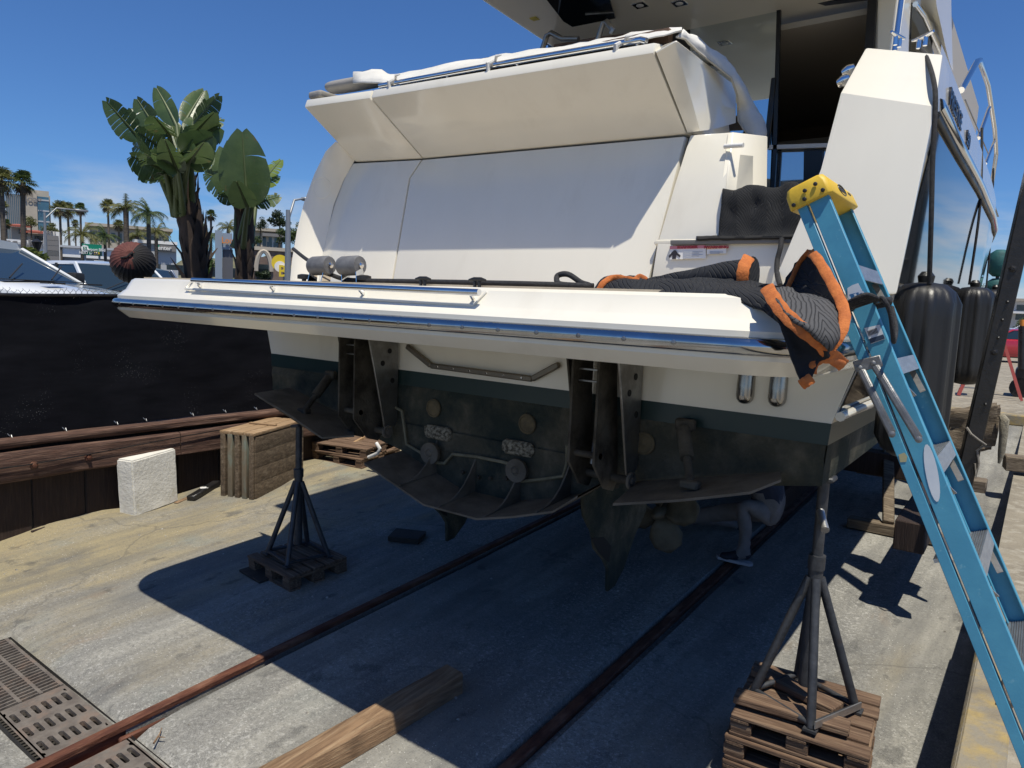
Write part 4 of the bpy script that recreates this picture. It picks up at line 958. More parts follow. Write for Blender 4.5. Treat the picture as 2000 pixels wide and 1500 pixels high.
# upper roll
b = MB(); secs = []
for k in range(15):
    t = k/14; c_ = AU(1262+(1470-1262)*t, 552-14*t, 2.62); r_ = .012+.055*t**.8
    secs.append([c_+V(.0, r_*1.2*math.cos(a), r_*math.sin(a)*1.05+.006*mnoise.noise(Vector((t*6, a, 0)))) for a in [2*math.pi*j/18 for j in range(18)]])
b.loft(secs, True, True, True).build('blanket_roll', q_nav, mb, smooth=60)
def binding(pts, wd=.03, name='blanket_binding', nrm=None):
    P = [AU(*p) if not isinstance(p, Vector) else p for p in pts]
    Q = []                                   # smooth the polyline
    for i in range(len(P)-1):
        p0, p1, p2, p3 = P[max(i-1, 0)], P[i], P[i+1], P[min(i+2, len(P)-1)]
        for k in range(5):
            t = k/5; Q.append(.5*((2*p1)+(p2-p0)*t+(2*p0-5*p1+4*p2-p3)*t*t+(3*p1-p0-3*p2+p3)*t**3))
    Q.append(P[-1]); b = MB(); secs = []
    for i, p in enumerate(Q):
        d = (Q[min(i+1, len(Q)-1)]-Q[max(i-1, 0)]).normalized(); vdir = (p-CAM).normalized(); sd = d.cross(vdir).normalized(); nn = sd.cross(d)
        w_ = wd*(1+.06*math.sin(i*1.7)); secs.append([p+sd*(w_/2*math.cos(a))+nn*(.0035*math.sin(a)) for a in [2*math.pi*j/10 for j in range(10)]])
    return b.loft(secs, True, True, True).build(name, orange, mb, smooth=60)
binding([(1168, 570, 2.37), (1178, 553, 2.38), (1198, 542, 2.42), (1225, 545, 2.42), (1248, 549, 2.42)], .022)
binding([(1238, 549, 2.44), (1250, 541, 2.46), (1262, 548, 2.46)], .024)
e_ = AU(1466, 538, 2.60); binding([e_+V(.0,-.03,.065), e_+V(.0,-.075,.03), e_+V(0,-.085,-.01), e_+V(0,-.07,-.055)], .042)
# hood and flap
band = [(1497, 560, 2.18), (1512, 585, 2.08), (1532, 612, 2.02), (1565, 642, 1.99), (1600, 668, 2.02), (1622, 692, 2.10), (1648, 714, 2.22)]
rim = [(1583, 492, 2.42), (1598, 508, 2.34), (1620, 545, 2.24), (1643, 590, 2.15), (1650, 622, 2.10), (1640, 655, 2.07), (1622, 680, 2.06)]
cols_ = []
tpl = [(1540, 560, 2.30), (1552, 572, 2.24), (1570, 577, 2.22), (1590, 576, 2.22), (1615, 590, 2.18), (1635, 612, 2.13), (1640, 650, 2.09), (1624, 680, 2.07)]
btm = [(1500, 566, 2.17), (1514, 588, 2.07), (1530, 608, 2.02), (1550, 628, 1.99), (1572, 648, 1.98), (1592, 663, 2.0), (1610, 677, 2.03), (1620, 686, 2.06)]
for a, c in zip(tpl, btm): cols_.append([a, tuple((a[k]*.66+c[k]*.34)+(-.02 if k == 2 else 0) for k in range(3)), tuple((a[k]*.33+c[k]*.67)+(-.02 if k == 2 else 0) for k in range(3)), c])
cloth('blanket_flap', cols_, quilt('grey_quilt_back', (.085,.085,.088), (.076,.076,.079), 9, 85), mb, .010, 3, .010, 13)
bk = [(1518, 570, 2.50), (1536, 545, 2.58), (1556, 515, 2.60), (1580, 488, 2.52), (1600, 505, 2.45), (1622, 548, 2.34), (1645, 595, 2.22), (1648, 630, 2.14)]
bt = [(1535, 585, 2.40), (1545, 580, 2.44), (1560, 580, 2.46), (1575, 580, 2.46), (1592, 582, 2.42), (1610, 592, 2.34), (1632, 615, 2.22), (1640, 640, 2.14)]
cols_ = [[a, tuple((a[k]+c[k])/2+(.03 if k == 2 else 0) for k in range(3)), c] for a, c in zip(bk, bt)]
cloth('blanket_hood', cols_, q_nav, mb, .012, 3, .010, 12)
binding([(1530, 576, 2.46), (1545, 548, 2.52), (1560, 515, 2.56), (1580, 490, 2.48)], .016)
binding(rim, .030); binding(band, .040)
# black hanging corner
lf_ = [(1502, 590, 2.12), (1516, 620, 2.08), (1530, 655, 2.07), (1545, 700, 2.06), (1556, 730, 2.06), (1566, 752, 2.06)]
rt_ = [(1530, 610, 2.03), (1565, 642, 2.0), (1602, 668, 2.03), (1620, 698, 2.08), (1600, 706, 2.09), (1584, 742, 2.08)]
cols_ = [[a, tuple((a[k]+c[k])/2+(.05*(1-i/5) if k == 2 else 0) for k in range(3)), c] for i, (a, c) in enumerate(zip(lf_, rt_))]
cloth('blanket_corner', cols_, mat('black_cloth_under', (.010,.011,.015), .9, bump=.4, scale=10, bscale=60), mb, .010, 3, .010, 11)
binding([(1648, 714, 2.20), (1628, 704, 2.13), (1606, 702, 2.10), (1590, 712, 2.08), (1586, 730, 2.08)], .024)
binding([(1565, 752, 2.05), (1574, 746, 2.04), (1586, 738, 2.05)], .03); 

# ================================================================== LADDER
lad_u0 = 2.40
T_, B_ = AU(1572, 384, lad_u0), AU(1784, 900, lad_u0); Dn = (B_-T_).normalized(); bot = T_+Dn*((DOCK+.02-T_.z)/Dn.z)
LL = (bot-T_).length; Up = -Dn; N_ = Up.cross(V(0,1,0)).normalized(); N_ = N_ if N_.x > 0 else -N_      # N_ = climbing side
lad = thing('step_ladder', bot, 'blue fibreglass step ladder with yellow cap leaning on the boat', 'ladder')
blue = mat('blue_fibreglass', (.075,.305,.445), .5, c2=(.06,.265,.405), scale=9, bump=.05, bscale=160, c3=(.17,.40,.50), s3=34, t3=(.64,.74), rvar=.08)
yell = mat('yellow_cap', (.72,.47,.035), .5, c2=(.62,.40,.03), scale=6, bump=.15)
alum = mat('ladder_aluminium', (.52,.52,.51), .42, .85, c2=(.42,.42,.42), scale=12, bump=.2, bscale=60, stretch=(1,1,6))
zin = mat('grey_zinc_bar', (.25,.255,.26), .5, .7, c2=(.18,.18,.185), scale=14, bump=.25, bscale=50)
def LP(t, n_, w_): return T_ + Dn*(LL*t) + N_*n_ + V(0, w_, 0)
def wN(t): return -.0-.06*t            # near rail drifts towards the viewer
def wF(t): return .36+.10*t
def channel(n0, n1, wfun, inward, name):
    """C-section fibreglass rail: web faces sideways, flanges turn inward"""
    b = MB(); secs = []
    fl = .028*inward; th = .005
    for k in range(7):
        t = k/6*.995; w_ = wfun(t); th_ = th*inward
        secs.append([LP(t, n0, w_), LP(t, n1, w_), LP(t, n1, w_+fl), LP(t, n1-th, w_+fl), LP(t, n1-th, w_+th_), LP(t, n0+th, w_+th_), LP(t, n0+th, w_+fl), LP(t, n0, w_+fl)])
    return b.loft(secs, True, True, True).build(name, blue, lad, bevel=.0015)
nr = channel(.004, .064, wN, 1, 'front_rail'); fr2 = channel(.004, .064, wF, -1, 'front_rail')
rr1 = channel(-.034, -.004, wN, 1, 'rear_rail'); rr2 = channel(-.034, -.004, wF, -1, 'rear_rail')
for i in range(7):
    t = (.31*i+.27)/LL
    if t > .97: break
    a0, a1 = wN(t)+.006, wF(t)-.006
    b = MB(); b.add([LP(t, .008, a0), LP(t, .061, a0), LP(t, .061, a1), LP(t, .008, a1)] + [LP(t+.010/LL, .008, a0), LP(t+.010/LL, .061, a0), LP(t+.010/LL, .061, a1), LP(t+.010/LL, .008, a1)], [(0,1,2,3), (7,6,5,4), (0,4,5,1), (1,5,6,2), (2,6,7,3), (3,7,4,0)])
    b.bar(LP(t+.02/LL, .060, a0), LP(t+.02/LL, .060, a1), .05, .004, Dn); b.bar(LP(t+.02/LL, .010, a0), LP(t+.02/LL, .010, a1), .05, .004, Dn)
    st_ = b.build('step', alum, lad, smooth=False)
    for j in range(7): MB().bar(LP(t-.002/LL, .014+.007*j, a0+.004), LP(t-.002/LL, .014+.007*j, a1-.004), .004, .004, N_).build('tread_rib', alum, st_, smooth=False)
    for s_ in (a0, a1): MB().bar(LP(t+.03/LL, .035, s_), LP(t+.12/LL, .055, s_+(.09 if s_ == a0 else -.09)), .018, .004, N_).build('step_brace', alum, st_, smooth=False)
for i in range(3):
    t = (.55+i*.62)/LL
    MB().bar(LP(t, -.03, wN(t)+.006), LP(t, -.03, wF(t)-.006), .035, .012, N_).build('rear_brace', alum, lad)
# cap
cp = lambda t, n_, w_: T_ + Dn*t + N_*n_ + V(0, w_, 0)
b = MB(); secs = []
for t, gn, gw in ((.028, 0, 0), (.024, .004, .004), (-.020, .002, .002), (-.040, -.006, -.004), (-.045, -.014, -.012)):
    n0, n1, w0, w1 = -.050-gn, .078+gn, -.014-gw, .374+gw; nn = .012
    secs.append([cp(t, n0, w0+nn), cp(t, n0+nn, w0), cp(t, n1-nn, w0), cp(t, n1, w0+nn), cp(t, n1, w1-nn), cp(t, n1-nn, w1), cp(t, n0+nn, w1), cp(t, n0, w1-nn)])
cap = b.loft(secs, True, True, True).build('ladder_cap', yell, lad, bevel=.002, smooth=30)
for t, n_ in ((.014, -.036), (.012, .0), (-.012, .010), (-.016, .045), (.012, .058)):
    MB().lathe([(.0065, 0), (.0065, .004), (.003, .006)], cp(t, n_, -.019), (0,-1,0), 10).build('cap_bolt', blackp, cap)
MB().tube([cp(-.006, .081, .17)+V(0,.05*math.cos(a),0)+Up*(.018*math.sin(a)) for a in [2*math.pi*k/24 for k in range(25)]], .0025, 6).build('cap_emblem', blackp, cap)
text('cap_lettering', 'WERNER', .022, cp(-.006, .081, .17), (0,1,0), Up, blackp, cap, .001, 1.0, .001)
MB().prism([cp(-.016, .079, .27), cp(-.016, .079, .31), cp(-.008, .079, .31), cp(-.008, .079, .27)], N_*.003).build('cap_slot', blackp, cap)
# spreader, folded against the near side
def off_near(px_, py_, d=.012): q = AU(px_, py_, lad_u0-.045); return q
s0, s1 = off_near(1668, 717), off_near(1722, 704)
MB().bar(s0, s1, .036, .006, (0,0,1)).build('spreader_plate', zin, lad, bevel=.004)
for x_, y_ in ((1680, 718), (1706, 709)): MB().lathe([(.008, 0), (.008, .004), (.003, .007)], off_near(x_, y_)-V(0,.004,0), (0,-1,0), 10).build('spreader_rivet', zin, lad)
for a, c in (((1683, 722), (1745, 846)), ((1710, 714), (1797, 856))):
    p, q = off_near(*a)-V(0,.008,0), off_near(*c)-V(0,.02,0)
    ba = MB().bar(p, q, .023, .012, N_).build('spreader_bar', zin, lad, bevel=.004); MB().bar(p-V(0,.008,0), q-V(0,.008,0), .012, .004, N_).build('bar_ridge', zin, ba, bevel=.001)
    MB().lathe([(.010, 0), (.010, .005), (.004, .008)], q-V(0,.006,0), (0,-1,0), 10).build('spreader_rivet', zin, ba)
# labels
lw = mat('ladder_label_white', (.62,.66,.70), .45, c2=(.55,.60,.66), scale=12); lb = mat('ladder_label_blue', (.03,.13,.30), .45); ln = mat('ladder_label_navy', (.03,.05,.09), .45)
def tq(t): return max(0, (t-T_).dot(Dn)/LL)
def lab(name, pts, m, d=.002, par=None):
    P = []
    for x_, y_ in pts:
        q = AU(x_, y_, lad_u0)
        for _ in range(3): q = AU(x_, y_, lad_u0+wN(tq(q))-d)
        P.append(q)
    return MB().prism(P, (0,.001,0)).build(name, m, par or lad, smooth=False)
l1 = lab('ladder_label', [(1656, 592), (1688, 580), (1683, 566), (1676, 553), (1664, 557), (1655, 563)], lw); lab('label_band', [(1657, 590), (1687, 578), (1684, 569), (1659, 575)], lb, .0035, l1)
cl_ = AU(1672, 581, lad_u0-.03); text('label_lettering', '113', .03, cl_+V(0,.004,0), -N_*-1, Up, lw, l1, .0006, 1.2, .001)
l2 = lab('barcode_label', [(1701, 672), (1729, 662), (1718, 634), (1688, 641)], lw)
lab('barcode_foot', [(1700, 671), (1728.5, 661), (1725, 653), (1697, 662)], ln, .0035, l2)
for i in range(8):
    x_ = 1697+i*2.4; y_ = 656-i*.8; lab('barcode_bar', [(x_, y_), (x_+1.1, y_-.4), (x_-2.2, y_-10), (x_-3.3, y_-9.6)], ink, .0035, l2)
ov = [(1820+24*math.cos(a)*.55+20*math.sin(a)*.45, 924+56*math.sin(a)+6*math.cos(a)) for a in [2*math.pi*k/20 for k in range(20)]]
lab('worn_label', ov, lw)
lab('old_tape', [(1755, 888), (1766, 884), (1772, 892), (1770, 902), (1758, 903)], mat('old_tape', (.36,.33,.19), .8))

# ================================================================== ROPES
def rope(label, pts, r, name='rope', n=8):
    P = pts; Q = []
    for i in range(len(P)-1):
        p0, p1, p2, p3 = P[max(i-1, 0)], P[i], P[i+1], P[min(i+2, len(P)-1)]
        for k in range(6):
            t = k/6; Q.append(.5*((2*p1)+(p2-p0)*t+(2*p0-5*p1+4*p2-p3)*t*t+(3*p1-p0-3*p2+p3)*t**3))
    Q.append(P[-1]); o = MB().tube(Q, r, n).build(name, ropem, smooth=60); tag(o, label, 'rope'); return o
Z1 = ZT+.022
def PZ(x_, y_, z_=Z1): q = AZZ(x_, y_, z_) ; return q
def on_pl(x_, u_): return Vector((AU(x_, 545, u_).x, u_, Z1))
rope('black mooring rope from the wing through the chocks along the platform', [AU(573, 486, 3.0), AU(590, 500, 2.9), AU(610, 514, 2.7), AU(640, 533, 2.5), AU(668, 544, 2.44), on_pl(700, 2.42), on_pl(800, 2.40), on_pl(900, 2.38), on_pl(1000, 2.38), on_pl(1090, 2.42), on_pl(1150, 2.45), AU(1135, 552, 2.5), AU(1110, 536, 2.5), AU(1090, 538, 2.5), AU(1088, 550, 2.47), AU(1100, 556, 2.45), on_pl(1160, 2.48)], .012)
rope('thin black line hanging from the bulwark cleat to the large fender', [AU(1800, 96, 3.86), AU(1812, 118, 3.70), AU(1824, 160, 3.55), AU(1827, 205, 3.50), AU(1822, 300, 3.49), AU(1819, 420, 3.5), AU(1815, 555, 3.58)], .010)
rope('short black line hanging over the step riser behind the blanket', [AU(1527, 466, 3.38), AU(1524, 485, 3.36), AU(1518, 510, 3.35), AU(1518, 535, 3.3), AU(1524, 558, 3.2)], .012)
lash = []
for k in range(5):
    o = k*7; lash += [AU(1652, 606-o*.3, 2.33-.012*k), AU(1690, 592-o*.6, 2.285-.008*k), AU(1722, 583-o*.3+3*k, 2.30), AU(1738, 592-2*k, 2.42), AU(1700, 602, 2.55)]
lash += [AU(1722, 582, 2.29), AU(1738, 610, 2.28), AU(1743, 645, 2.29), AU(1746, 668, 2.32), AU(1750, 640, 2.40), AU(1742, 600, 2.45)]
rope('coiled black rope lashing the blue ladder to the boat', lash, .0065)
for x0, y0, u0, x1, y1, u1 in ((1918, 250, 6.3, 1893, 556, 6.4), (1940, 330, 9.3, 1925, 574, 9.6)):
    rope('thin black line from the side rail to the '+('middle' if u0 < 7 else 'farthest')+' fender', [AS(x0, y0, -.52), AU(x0-4, (y0+y1)/2, (u0+u1)/2), AU(x1, y1, u1)], .009)

# ================================================================== FENDERS
def fender(c, r, top, length, label):
    t = thing('fender', (c[0], c[1], top-length), label, 'fender', 'black ribbed fenders hanging along the hull')
    b = MB(); secs = []; n = 120
    prof_ = [(.12,0), (.5,.012), (.86,.05), (1,.12), (1,.2), (1,.5), (1,.8), (1,.88), (.90,.945), (.62,.985), (.12,1)]
    for rr, h in prof_:
        row = []
        for k in range(n):
            a = 2*math.pi*k/n; fl = (.10*max(0, math.cos(a*10))**.5 if 0.08 < h < .9 else 0)
            row.append((c[0]+r*rr*(1+fl)*math.cos(a), c[1]+r*rr*(1+fl)*math.sin(a), top-length+length*h))
        secs.append(row)
    b.loft(secs, True, True, True).build('fender_body', rubber, t, smooth=50)
    MB().lathe([(.03, 0), (.035, .03), (.02, .05)], (c[0], c[1], top-.005), (0,0,1), 12).build('fender_eye', rubber, t)
fender((-.44, 3.66), .135, 2.67, .80, 'largest black ribbed fender right behind the blue ladder')
fender((-.43, 6.2), .13, 2.76, .72, 'middle black ribbed fender hanging behind the largest one')
fender((-.45, 9.2), .13, 2.86, .72, 'farthest black ribbed fender, mostly hidden by the middle one')

# ================================================================== PALLETS AND JACK STANDS
def frame_of(corner, ex, ey): ex = Vector(ex).normalized(); ey = Vector(ey).normalized(); return Vector(corner), ex, ey
def pallet(base, ang, w_, d_, h_, label, group, ny=5, gaps=.02, tilt=SLOPE, jitter=.008):
    """pallet as a thing: deck boards, bearers blocks and bottom boards, each its own part"""
    t = thing('pallet', base, label, 'pallet', group); t.rotation_euler = (math.atan(tilt)*math.cos(ang), -math.atan(tilt)*0, ang)
    bw_ = (d_-gaps*(ny-1))/ny; th = h_*.17; bh = h_-3*th
    def loc(): return MB()
    def put(b, nm, m):
        me = bpy.data.meshes.new(nm); bm = bmesh.new(); tmp = bpy.data.meshes.new('t'); tmp.from_pydata(b.v, [], b.f); bm.from_mesh(tmp); bpy.data.meshes.remove(tmp)
        bmesh.ops.recalc_face_normals(bm, faces=bm.faces); bmesh.ops.bevel(bm, geom=bm.edges[:], offset=.004, segments=1, affect='EDGES'); bm.to_mesh(me); bm.free(); me.materials.append(m); o = link(nm, me, t); return o
    for k in range(ny):
        y_ = -d_/2+bw_/2+k*(bw_+gaps); j = random.uniform(-jitter, jitter)
        put(MB().box((j, y_, h_-th/2), (w_+random.uniform(-.02, .02), bw_, th)), 'deck_board', wood_palx)
    for x_ in (-1, 0, 1):
        put(MB().box((x_*(w_/2-.05), 0, h_-1.5*th), (.09, d_, th)), 'stringer', wood_pal)
        for y_ in (-1, 0, 1): put(MB().box((x_*(w_/2-.055)+random.uniform(-jitter, jitter), y_*(d_/2-.06), th+bh/2), (.10, .11, bh)), 'block', wood_palx)
    for y_ in (-1, 0, 1): put(MB().box((random.uniform(-jitter, jitter), y_*(d_/2-.05), th/2), (w_, .095, th)), 'bottom_board', wood_palx)
    return t
def stack(cx, cy, ang, w_, d_, hs, names, group):
    z = SLOPE*cy-.005; res = []
    for i, (h_, nm) in enumerate(zip(hs, names)):
        res.append(pallet((cx+random.uniform(-.015, .015), cy+random.uniform(-.015, .015), z), ang+random.uniform(-.03, .03), w_, d_, h_, nm, group)); z += h_+.003
    return z
jz = .60
P0, P1, P2 = AZZ(1416, 1346, jz), AZZ(1698, 1352, jz), AZZ(1655, 1440, jz)
print('pallet corners', P0, P1, P2)
CX, CY = AZZ(1570, 1365, jz).x, AZZ(1570, 1365, jz).y
ztop = stack(CX+.01, CY, R(5), .62, .56, (.125, .125, .11), ('weathered pallet at the bottom of the stack under the right jack stand', 'weathered pallet in the middle of the stack under the right jack stand', 'weathered pallet on top of the stack under the right jack stand'), 'pallets under the right jack stand')
# loose boards on top
for i, (dx, dy, rz, L_) in enumerate(((-.02, -.16, .05, .52), (-.06, .07, -.35, .45))):
    o = MB().box((0,0,.02), (L_, .11, .035)).build('board', wood_palx, bevel=.005); o.location = (CX+dx, CY+dy, ztop+.004); o.rotation_euler = (0, 0, R(5)+rz)
    tag(o, ('long' if i == 0 else 'short')+' loose board lying on the pallet stack under the right jack stand', 'board')
def jack(base, top, zb, span, label, ang, nleg=4, handle=True, lean=(0,0)):
    t = thing('jack_stand', (base[0], base[1], zb), label, 'jack stand', 'boat jack stands'); bx_, by_ = base
    hh = top[2]-zb; jn = Vector((bx_, by_, zb+hh*.52)); feet = []
    for k in range(nleg):
        a = ang+2*math.pi*k/nleg; f_ = Vector((bx_+span*math.cos(a), by_+span*math.sin(a), zb+.012)); feet.append(f_)
        MB().tube([jn+V(.025*math.cos(a), .025*math.sin(a), .05), f_], .021, 12).build('leg', jackm, t, smooth=60)
        MB().box(f_-V(0,0,.004), (.06,.06,.012)).build('foot', jackm, t)
    for k in range(nleg):
        MB().tube([feet[k]+V(0,0,.018), feet[(k+1) % nleg]+V(0,0,.018)], .014, 8).build('base_tube', jackm, t, smooth=60)
    MB().tube([(bx_, by_, zb+.10), (bx_, by_, zb+hh*.60)], .034, 14).build('sleeve', jackm, t, smooth=60)
    MB().tube([(bx_, by_, zb+hh*.60), Vector(top)-V(0,0,.03)], .026, 14).build('post', jackm, t, smooth=60)
    MB().tube([(bx_, by_, zb+hh*.60), (bx_, by_, zb+hh*.66)], .040, 14).build('collar', jackm, t)
    MB().box(Vector(top)-V(0,0,.02), (.10,.10,.025), Matrix.Rotation(R(-12), 3, 'Y')).build('top_pad', jackm, t, bevel=.006)
    return t, feet
jtop = AU(1604, 944, CY+.0); jtop.z = 1.715
J1, ft = jack((CX, CY), (CX, CY, 1.74), ztop, .24, 'grey jack stand on a pallet stack supporting the starboard quarter', R(22))
hp_ = AU(1612, 1010, CY); MB().tube([(CX, CY-.02, hp_.z+.03), hp_+V(.0,-.06,-.0), hp_+V(.03,-.12,-.03)], .019, 14).build('crank_handle', alum, J1, smooth=60)
MB().bar(ft[3]+V(.02,-.02,.03), ft[0]+V(.02,0,.03), .035, .006, (0,0,1)).build('base_angle', alum, J1)
LZ = .135
lc = AZZ(582, 1083, SLOPE*3.7+LZ); LX, LY = lc.x, lc.y
zt2 = stack(LX, LY, R(-4), .64, .54, (LZ,), ('dark pallet under the left jack stand in the boat shadow',), 'pallets under the jack stands')
J2, ft2 = jack((LX, LY), (LX, LY, AU(588, 832, LY).z+.02), zt2, .255, 'dark jack stand on a single pallet below the port trim tab', R(35))
o = MB().box((0,0,.012), (.34,.30,.022)).build('plywood_square', mat('dark_ply', (.055,.042,.032), .8, c2=(.035,.027,.02), scale=6, bump=.4), bevel=.003); p = AG(520, 1118); o.location = p; o.rotation_euler = (R(3.4), 0, R(-6)); tag(o, 'dark plywood square on the ground beside the left jack stand', 'board')
o = MB().box((0,0,.03), (.30,.22,.05)).build('wood_block', MATS['dark_ply'], bevel=.006); o.location = AG(795, 1053); o.rotation_euler = (R(3.4), 0, R(25)); tag(o, 'dark wood block lying on the ground below the port rudder', 'block')

# ================================================================== THINGS ALONG THE WALL
# foam block
def chunk(name, corners_bottom, h_, tops_shift, m, label, cat, bev=.02, amp=.008, cuts=14, fr=7):
    b = MB(); bt = [Vector(p) for p in corners_bottom]; tp = [p+V(0,0,h_)+Vector(tops_shift) for p in bt]
    b.add(bt+tp, [(3,2,1,0), (4,5,6,7), (0,1,5,4), (1,2,6,5), (2,3,7,6), (3,0,4,7)]); me = bpy.data.meshes.new(name); c0_ = sum(bt, Vector())/4
    me.from_pydata([p-c0_ for p in b.v], [], b.f); bm = bmesh.new(); bm.from_mesh(me); bmesh.ops.recalc_face_normals(bm, faces=bm.faces)
    bmesh.ops.bevel(bm, geom=bm.edges[:], offset=bev, segments=2, affect='EDGES'); bmesh.ops.subdivide_edges(bm, edges=[e for e in bm.edges if e.calc_length() > .1], cuts=cuts, use_grid_fill=True); bm.normal_update()
    for v in bm.verts: v.co += v.normal*(amp*mnoise.noise(v.co*fr)+amp*.5*mnoise.noise(v.co*fr*3.1))
    bm.to_mesh(me); bm.free(); me.materials.append(m); sm(me, 60); o = link(name, me); o.location = c0_; tag(o, label, cat); return o
foam = mat('dirty_foam', (.72,.70,.64), .85, c2=(.62,.60,.54), scale=5, bump=.7, bscale=30, c3=(.33,.29,.16), s3=3.4, t3=(.60,.72))
f0, f1 = AG(262, 1010)+V(.02,0,0), AG(347, 978)+V(.02,0,0)
dirf = (f1-f0).normalized(); back = V(-dirf.y, dirf.x, 0).normalized(); back = back if back.x < 0 else -back
chunk('foam_block', [f0, f1, f1+back*.22, f0+back*.22], .575, back*.03, foam, 'dirty white foam block leaning against the retaining wall', 'foam block', .014, .004, 8, 6)
# big weathered crate with slatted end
cw = wood('crate_face', (.155,.11,.07), (.085,.06,.037), (.22,.17,.115), 1, sc=3); ctop = wood('crate_top', (.34,.225,.125), (.25,.155,.08), (.40,.29,.18), 1, sc=3); cgreen = mat('crate_green_slat', (.17,.135,.09), .85, c2=(.17,.22,.185), scale=4, stretch=(1,1,.4), bump=.6, bscale=30, lo=.45, hi=.6)
k0, k1 = AG(500, 975), AG(592, 927); dk = (k1-k0); dk.z = 0; Lk = dk.length; dk.normalize(); bkk = V(-dk.y, dk.x, 0); bkk = bkk if bkk.x < 0 else -bkk
crate = thing('wooden_crate', k0, 'weathered wooden crate with slatted end standing by the retaining wall', 'crate')
hC = .72; wC = .44
def cpt(a, d, z): return k0+dk*a+bkk*d+V(0,0,z)
def cbox(name, a0, a1, d0, d1, z0, z1, m, bev=.01): return MB().prism([cpt(a0,d0,z0), cpt(a1,d0,z0), cpt(a1,d1,z0), cpt(a0,d1,z0)], (0,0,z1-z0)).build(name, m, crate, bevel=bev, seg=2)
cbox('crate_core', .03, Lk-.01, .03, wC-.03, .0, hC-.03, cw)
for i in range(4): cbox('face_plank', 0, Lk, .0, .03, .002+i*(hC-.04)/4, (i+1)*(hC-.04)/4, cw, .0015)
for i in range(5): cbox('end_slat', -.03, .028, .012+i*wC/5, -.018+(i+1)*wC/5, 0, hC-.02, cgreen if i in (1, 3) else cw, .006)
for i in range(3): cbox('lid_plank', -.03, Lk+.01, .0+i*wC/3, -.006+(i+1)*wC/3, hC-.028, hC+.012, ctop, .012)
cbox('lid_batten', Lk*.45, Lk*.5, .05, wC-.05, hC+.013, hC+.03, ctop, .006)
# black case with a white label
case = thing('black_case', AG(395, 975), 'small flat black case with white label beside the foam block', 'case')
a, c = AG(372, 980), AG(424, 953); MB().bar(a+V(0,0,.035), c+V(0,0,.06), .10, .06, (-.9,.4,0)).build('case_body', blackp, case, bevel=.01); m_ = a.lerp(c, .5)+V(0,0,.08)
MB().box(m_, (.06,.08,.004), Matrix.Rotation(R(-25), 3, 'Z')).build('case_label', paper, case)
o = MB().bar(AG(345, 985)+V(-.02,0,.01), AG(385, 968)+V(-.02,0,.012), .05, .012, (1,0,0)).build('wood_strip', wood_beam, bevel=.003); tag(o, 'thin strip of wood on the ground beside the foam block', 'board')
o = MB().bar(AG(60, 1042)+V(.02,0,.02), AG(150, 1015)+V(.02,0,.02), .03, .02, (1,0,0)).build('wood_strip', wood_dark, bevel=.003); tag(o, 'dark strip of wood lying at the wall foot near the left edge', 'board')
# pallet pile with scrap wood
pp = AG(672, 905); 
for i, nm in enumerate(('bottom pallet of the pile beyond the crate', 'top pallet of the pile beyond the crate')):
    pallet((pp.x-.1, pp.y+.30, SLOPE*(pp.y+.3)+i*.128), R(8+6*i), .85, .8, .125, nm, 'pallets piled beyond the crate')
scr = wood('fresh_scrap', (.42,.27,.14), (.33,.20,.10), (.50,.36,.21), 0, sc=3)
for i, (x0, y0, x1, y1, zz) in enumerate(((640, 870, 690, 858, .10), (622, 868, 650, 852, .16), (630, 878, 660, 862, .05), (690, 868, 712, 856, .08))):
    a, c = AU(x0, y0, pp.y+.15), AU(x1, y1, pp.y+.35); o = MB().bar(a, c, .10 if i == 0 else .06, .035, (0,0,1) if i else (1,0,.3)).build('scrap_board', scr, bevel=.004)
    tag(o, ('wide pale board', 'short pale offcut at the left', 'narrow grey offcut in front', 'small offcut at the right')[i]+' on top of the pallet pile', 'board')
o = MB().tube([AU(720, 893, 5.9), AU(738, 885, 5.9), AU(742, 876, 5.9), AU(735, 865, 5.9)], .022, 10).build('pipe_elbow', whitep, smooth=60); tag(o, 'white plastic pipe elbow sticking out of the pallet pile', 'pipe')
# beam on the slipway
bm0 = thing('timber_beam', (-2.6, 2.6, gz(2.6)), 'long squared timber beam lying across the shadow edge in front', 'beam')
a, c = V(-2.80, 1.1, gz(1.1)), V(-2.62, 3.08, gz(3.08))
b = MB(); secs = []; dd = (c-a).normalized(); sd = V(dd.y, -dd.x, 0).normalized()
for k in range(24):
    t = k/23; p = a.lerp(c, t); e = [.006*mnoise.noise(Vector((t*9+q*5, q, 0))) for q in range(8)]; w2 = .075; h2 = .13; cc = .010
    secs.append([p-sd*w2+V(0,0,.0), p-sd*(w2+e[0])+V(0,0,h2-cc), p-sd*(w2-cc)+V(0,0,h2+e[1]), p+sd*(w2-cc)+V(0,0,h2+e[2]), p+sd*(w2+e[3])+V(0,0,h2-cc), p+sd*w2])
b.loft(secs, True, True, True).build('beam_body', wood_beam, bm0, smooth=45)
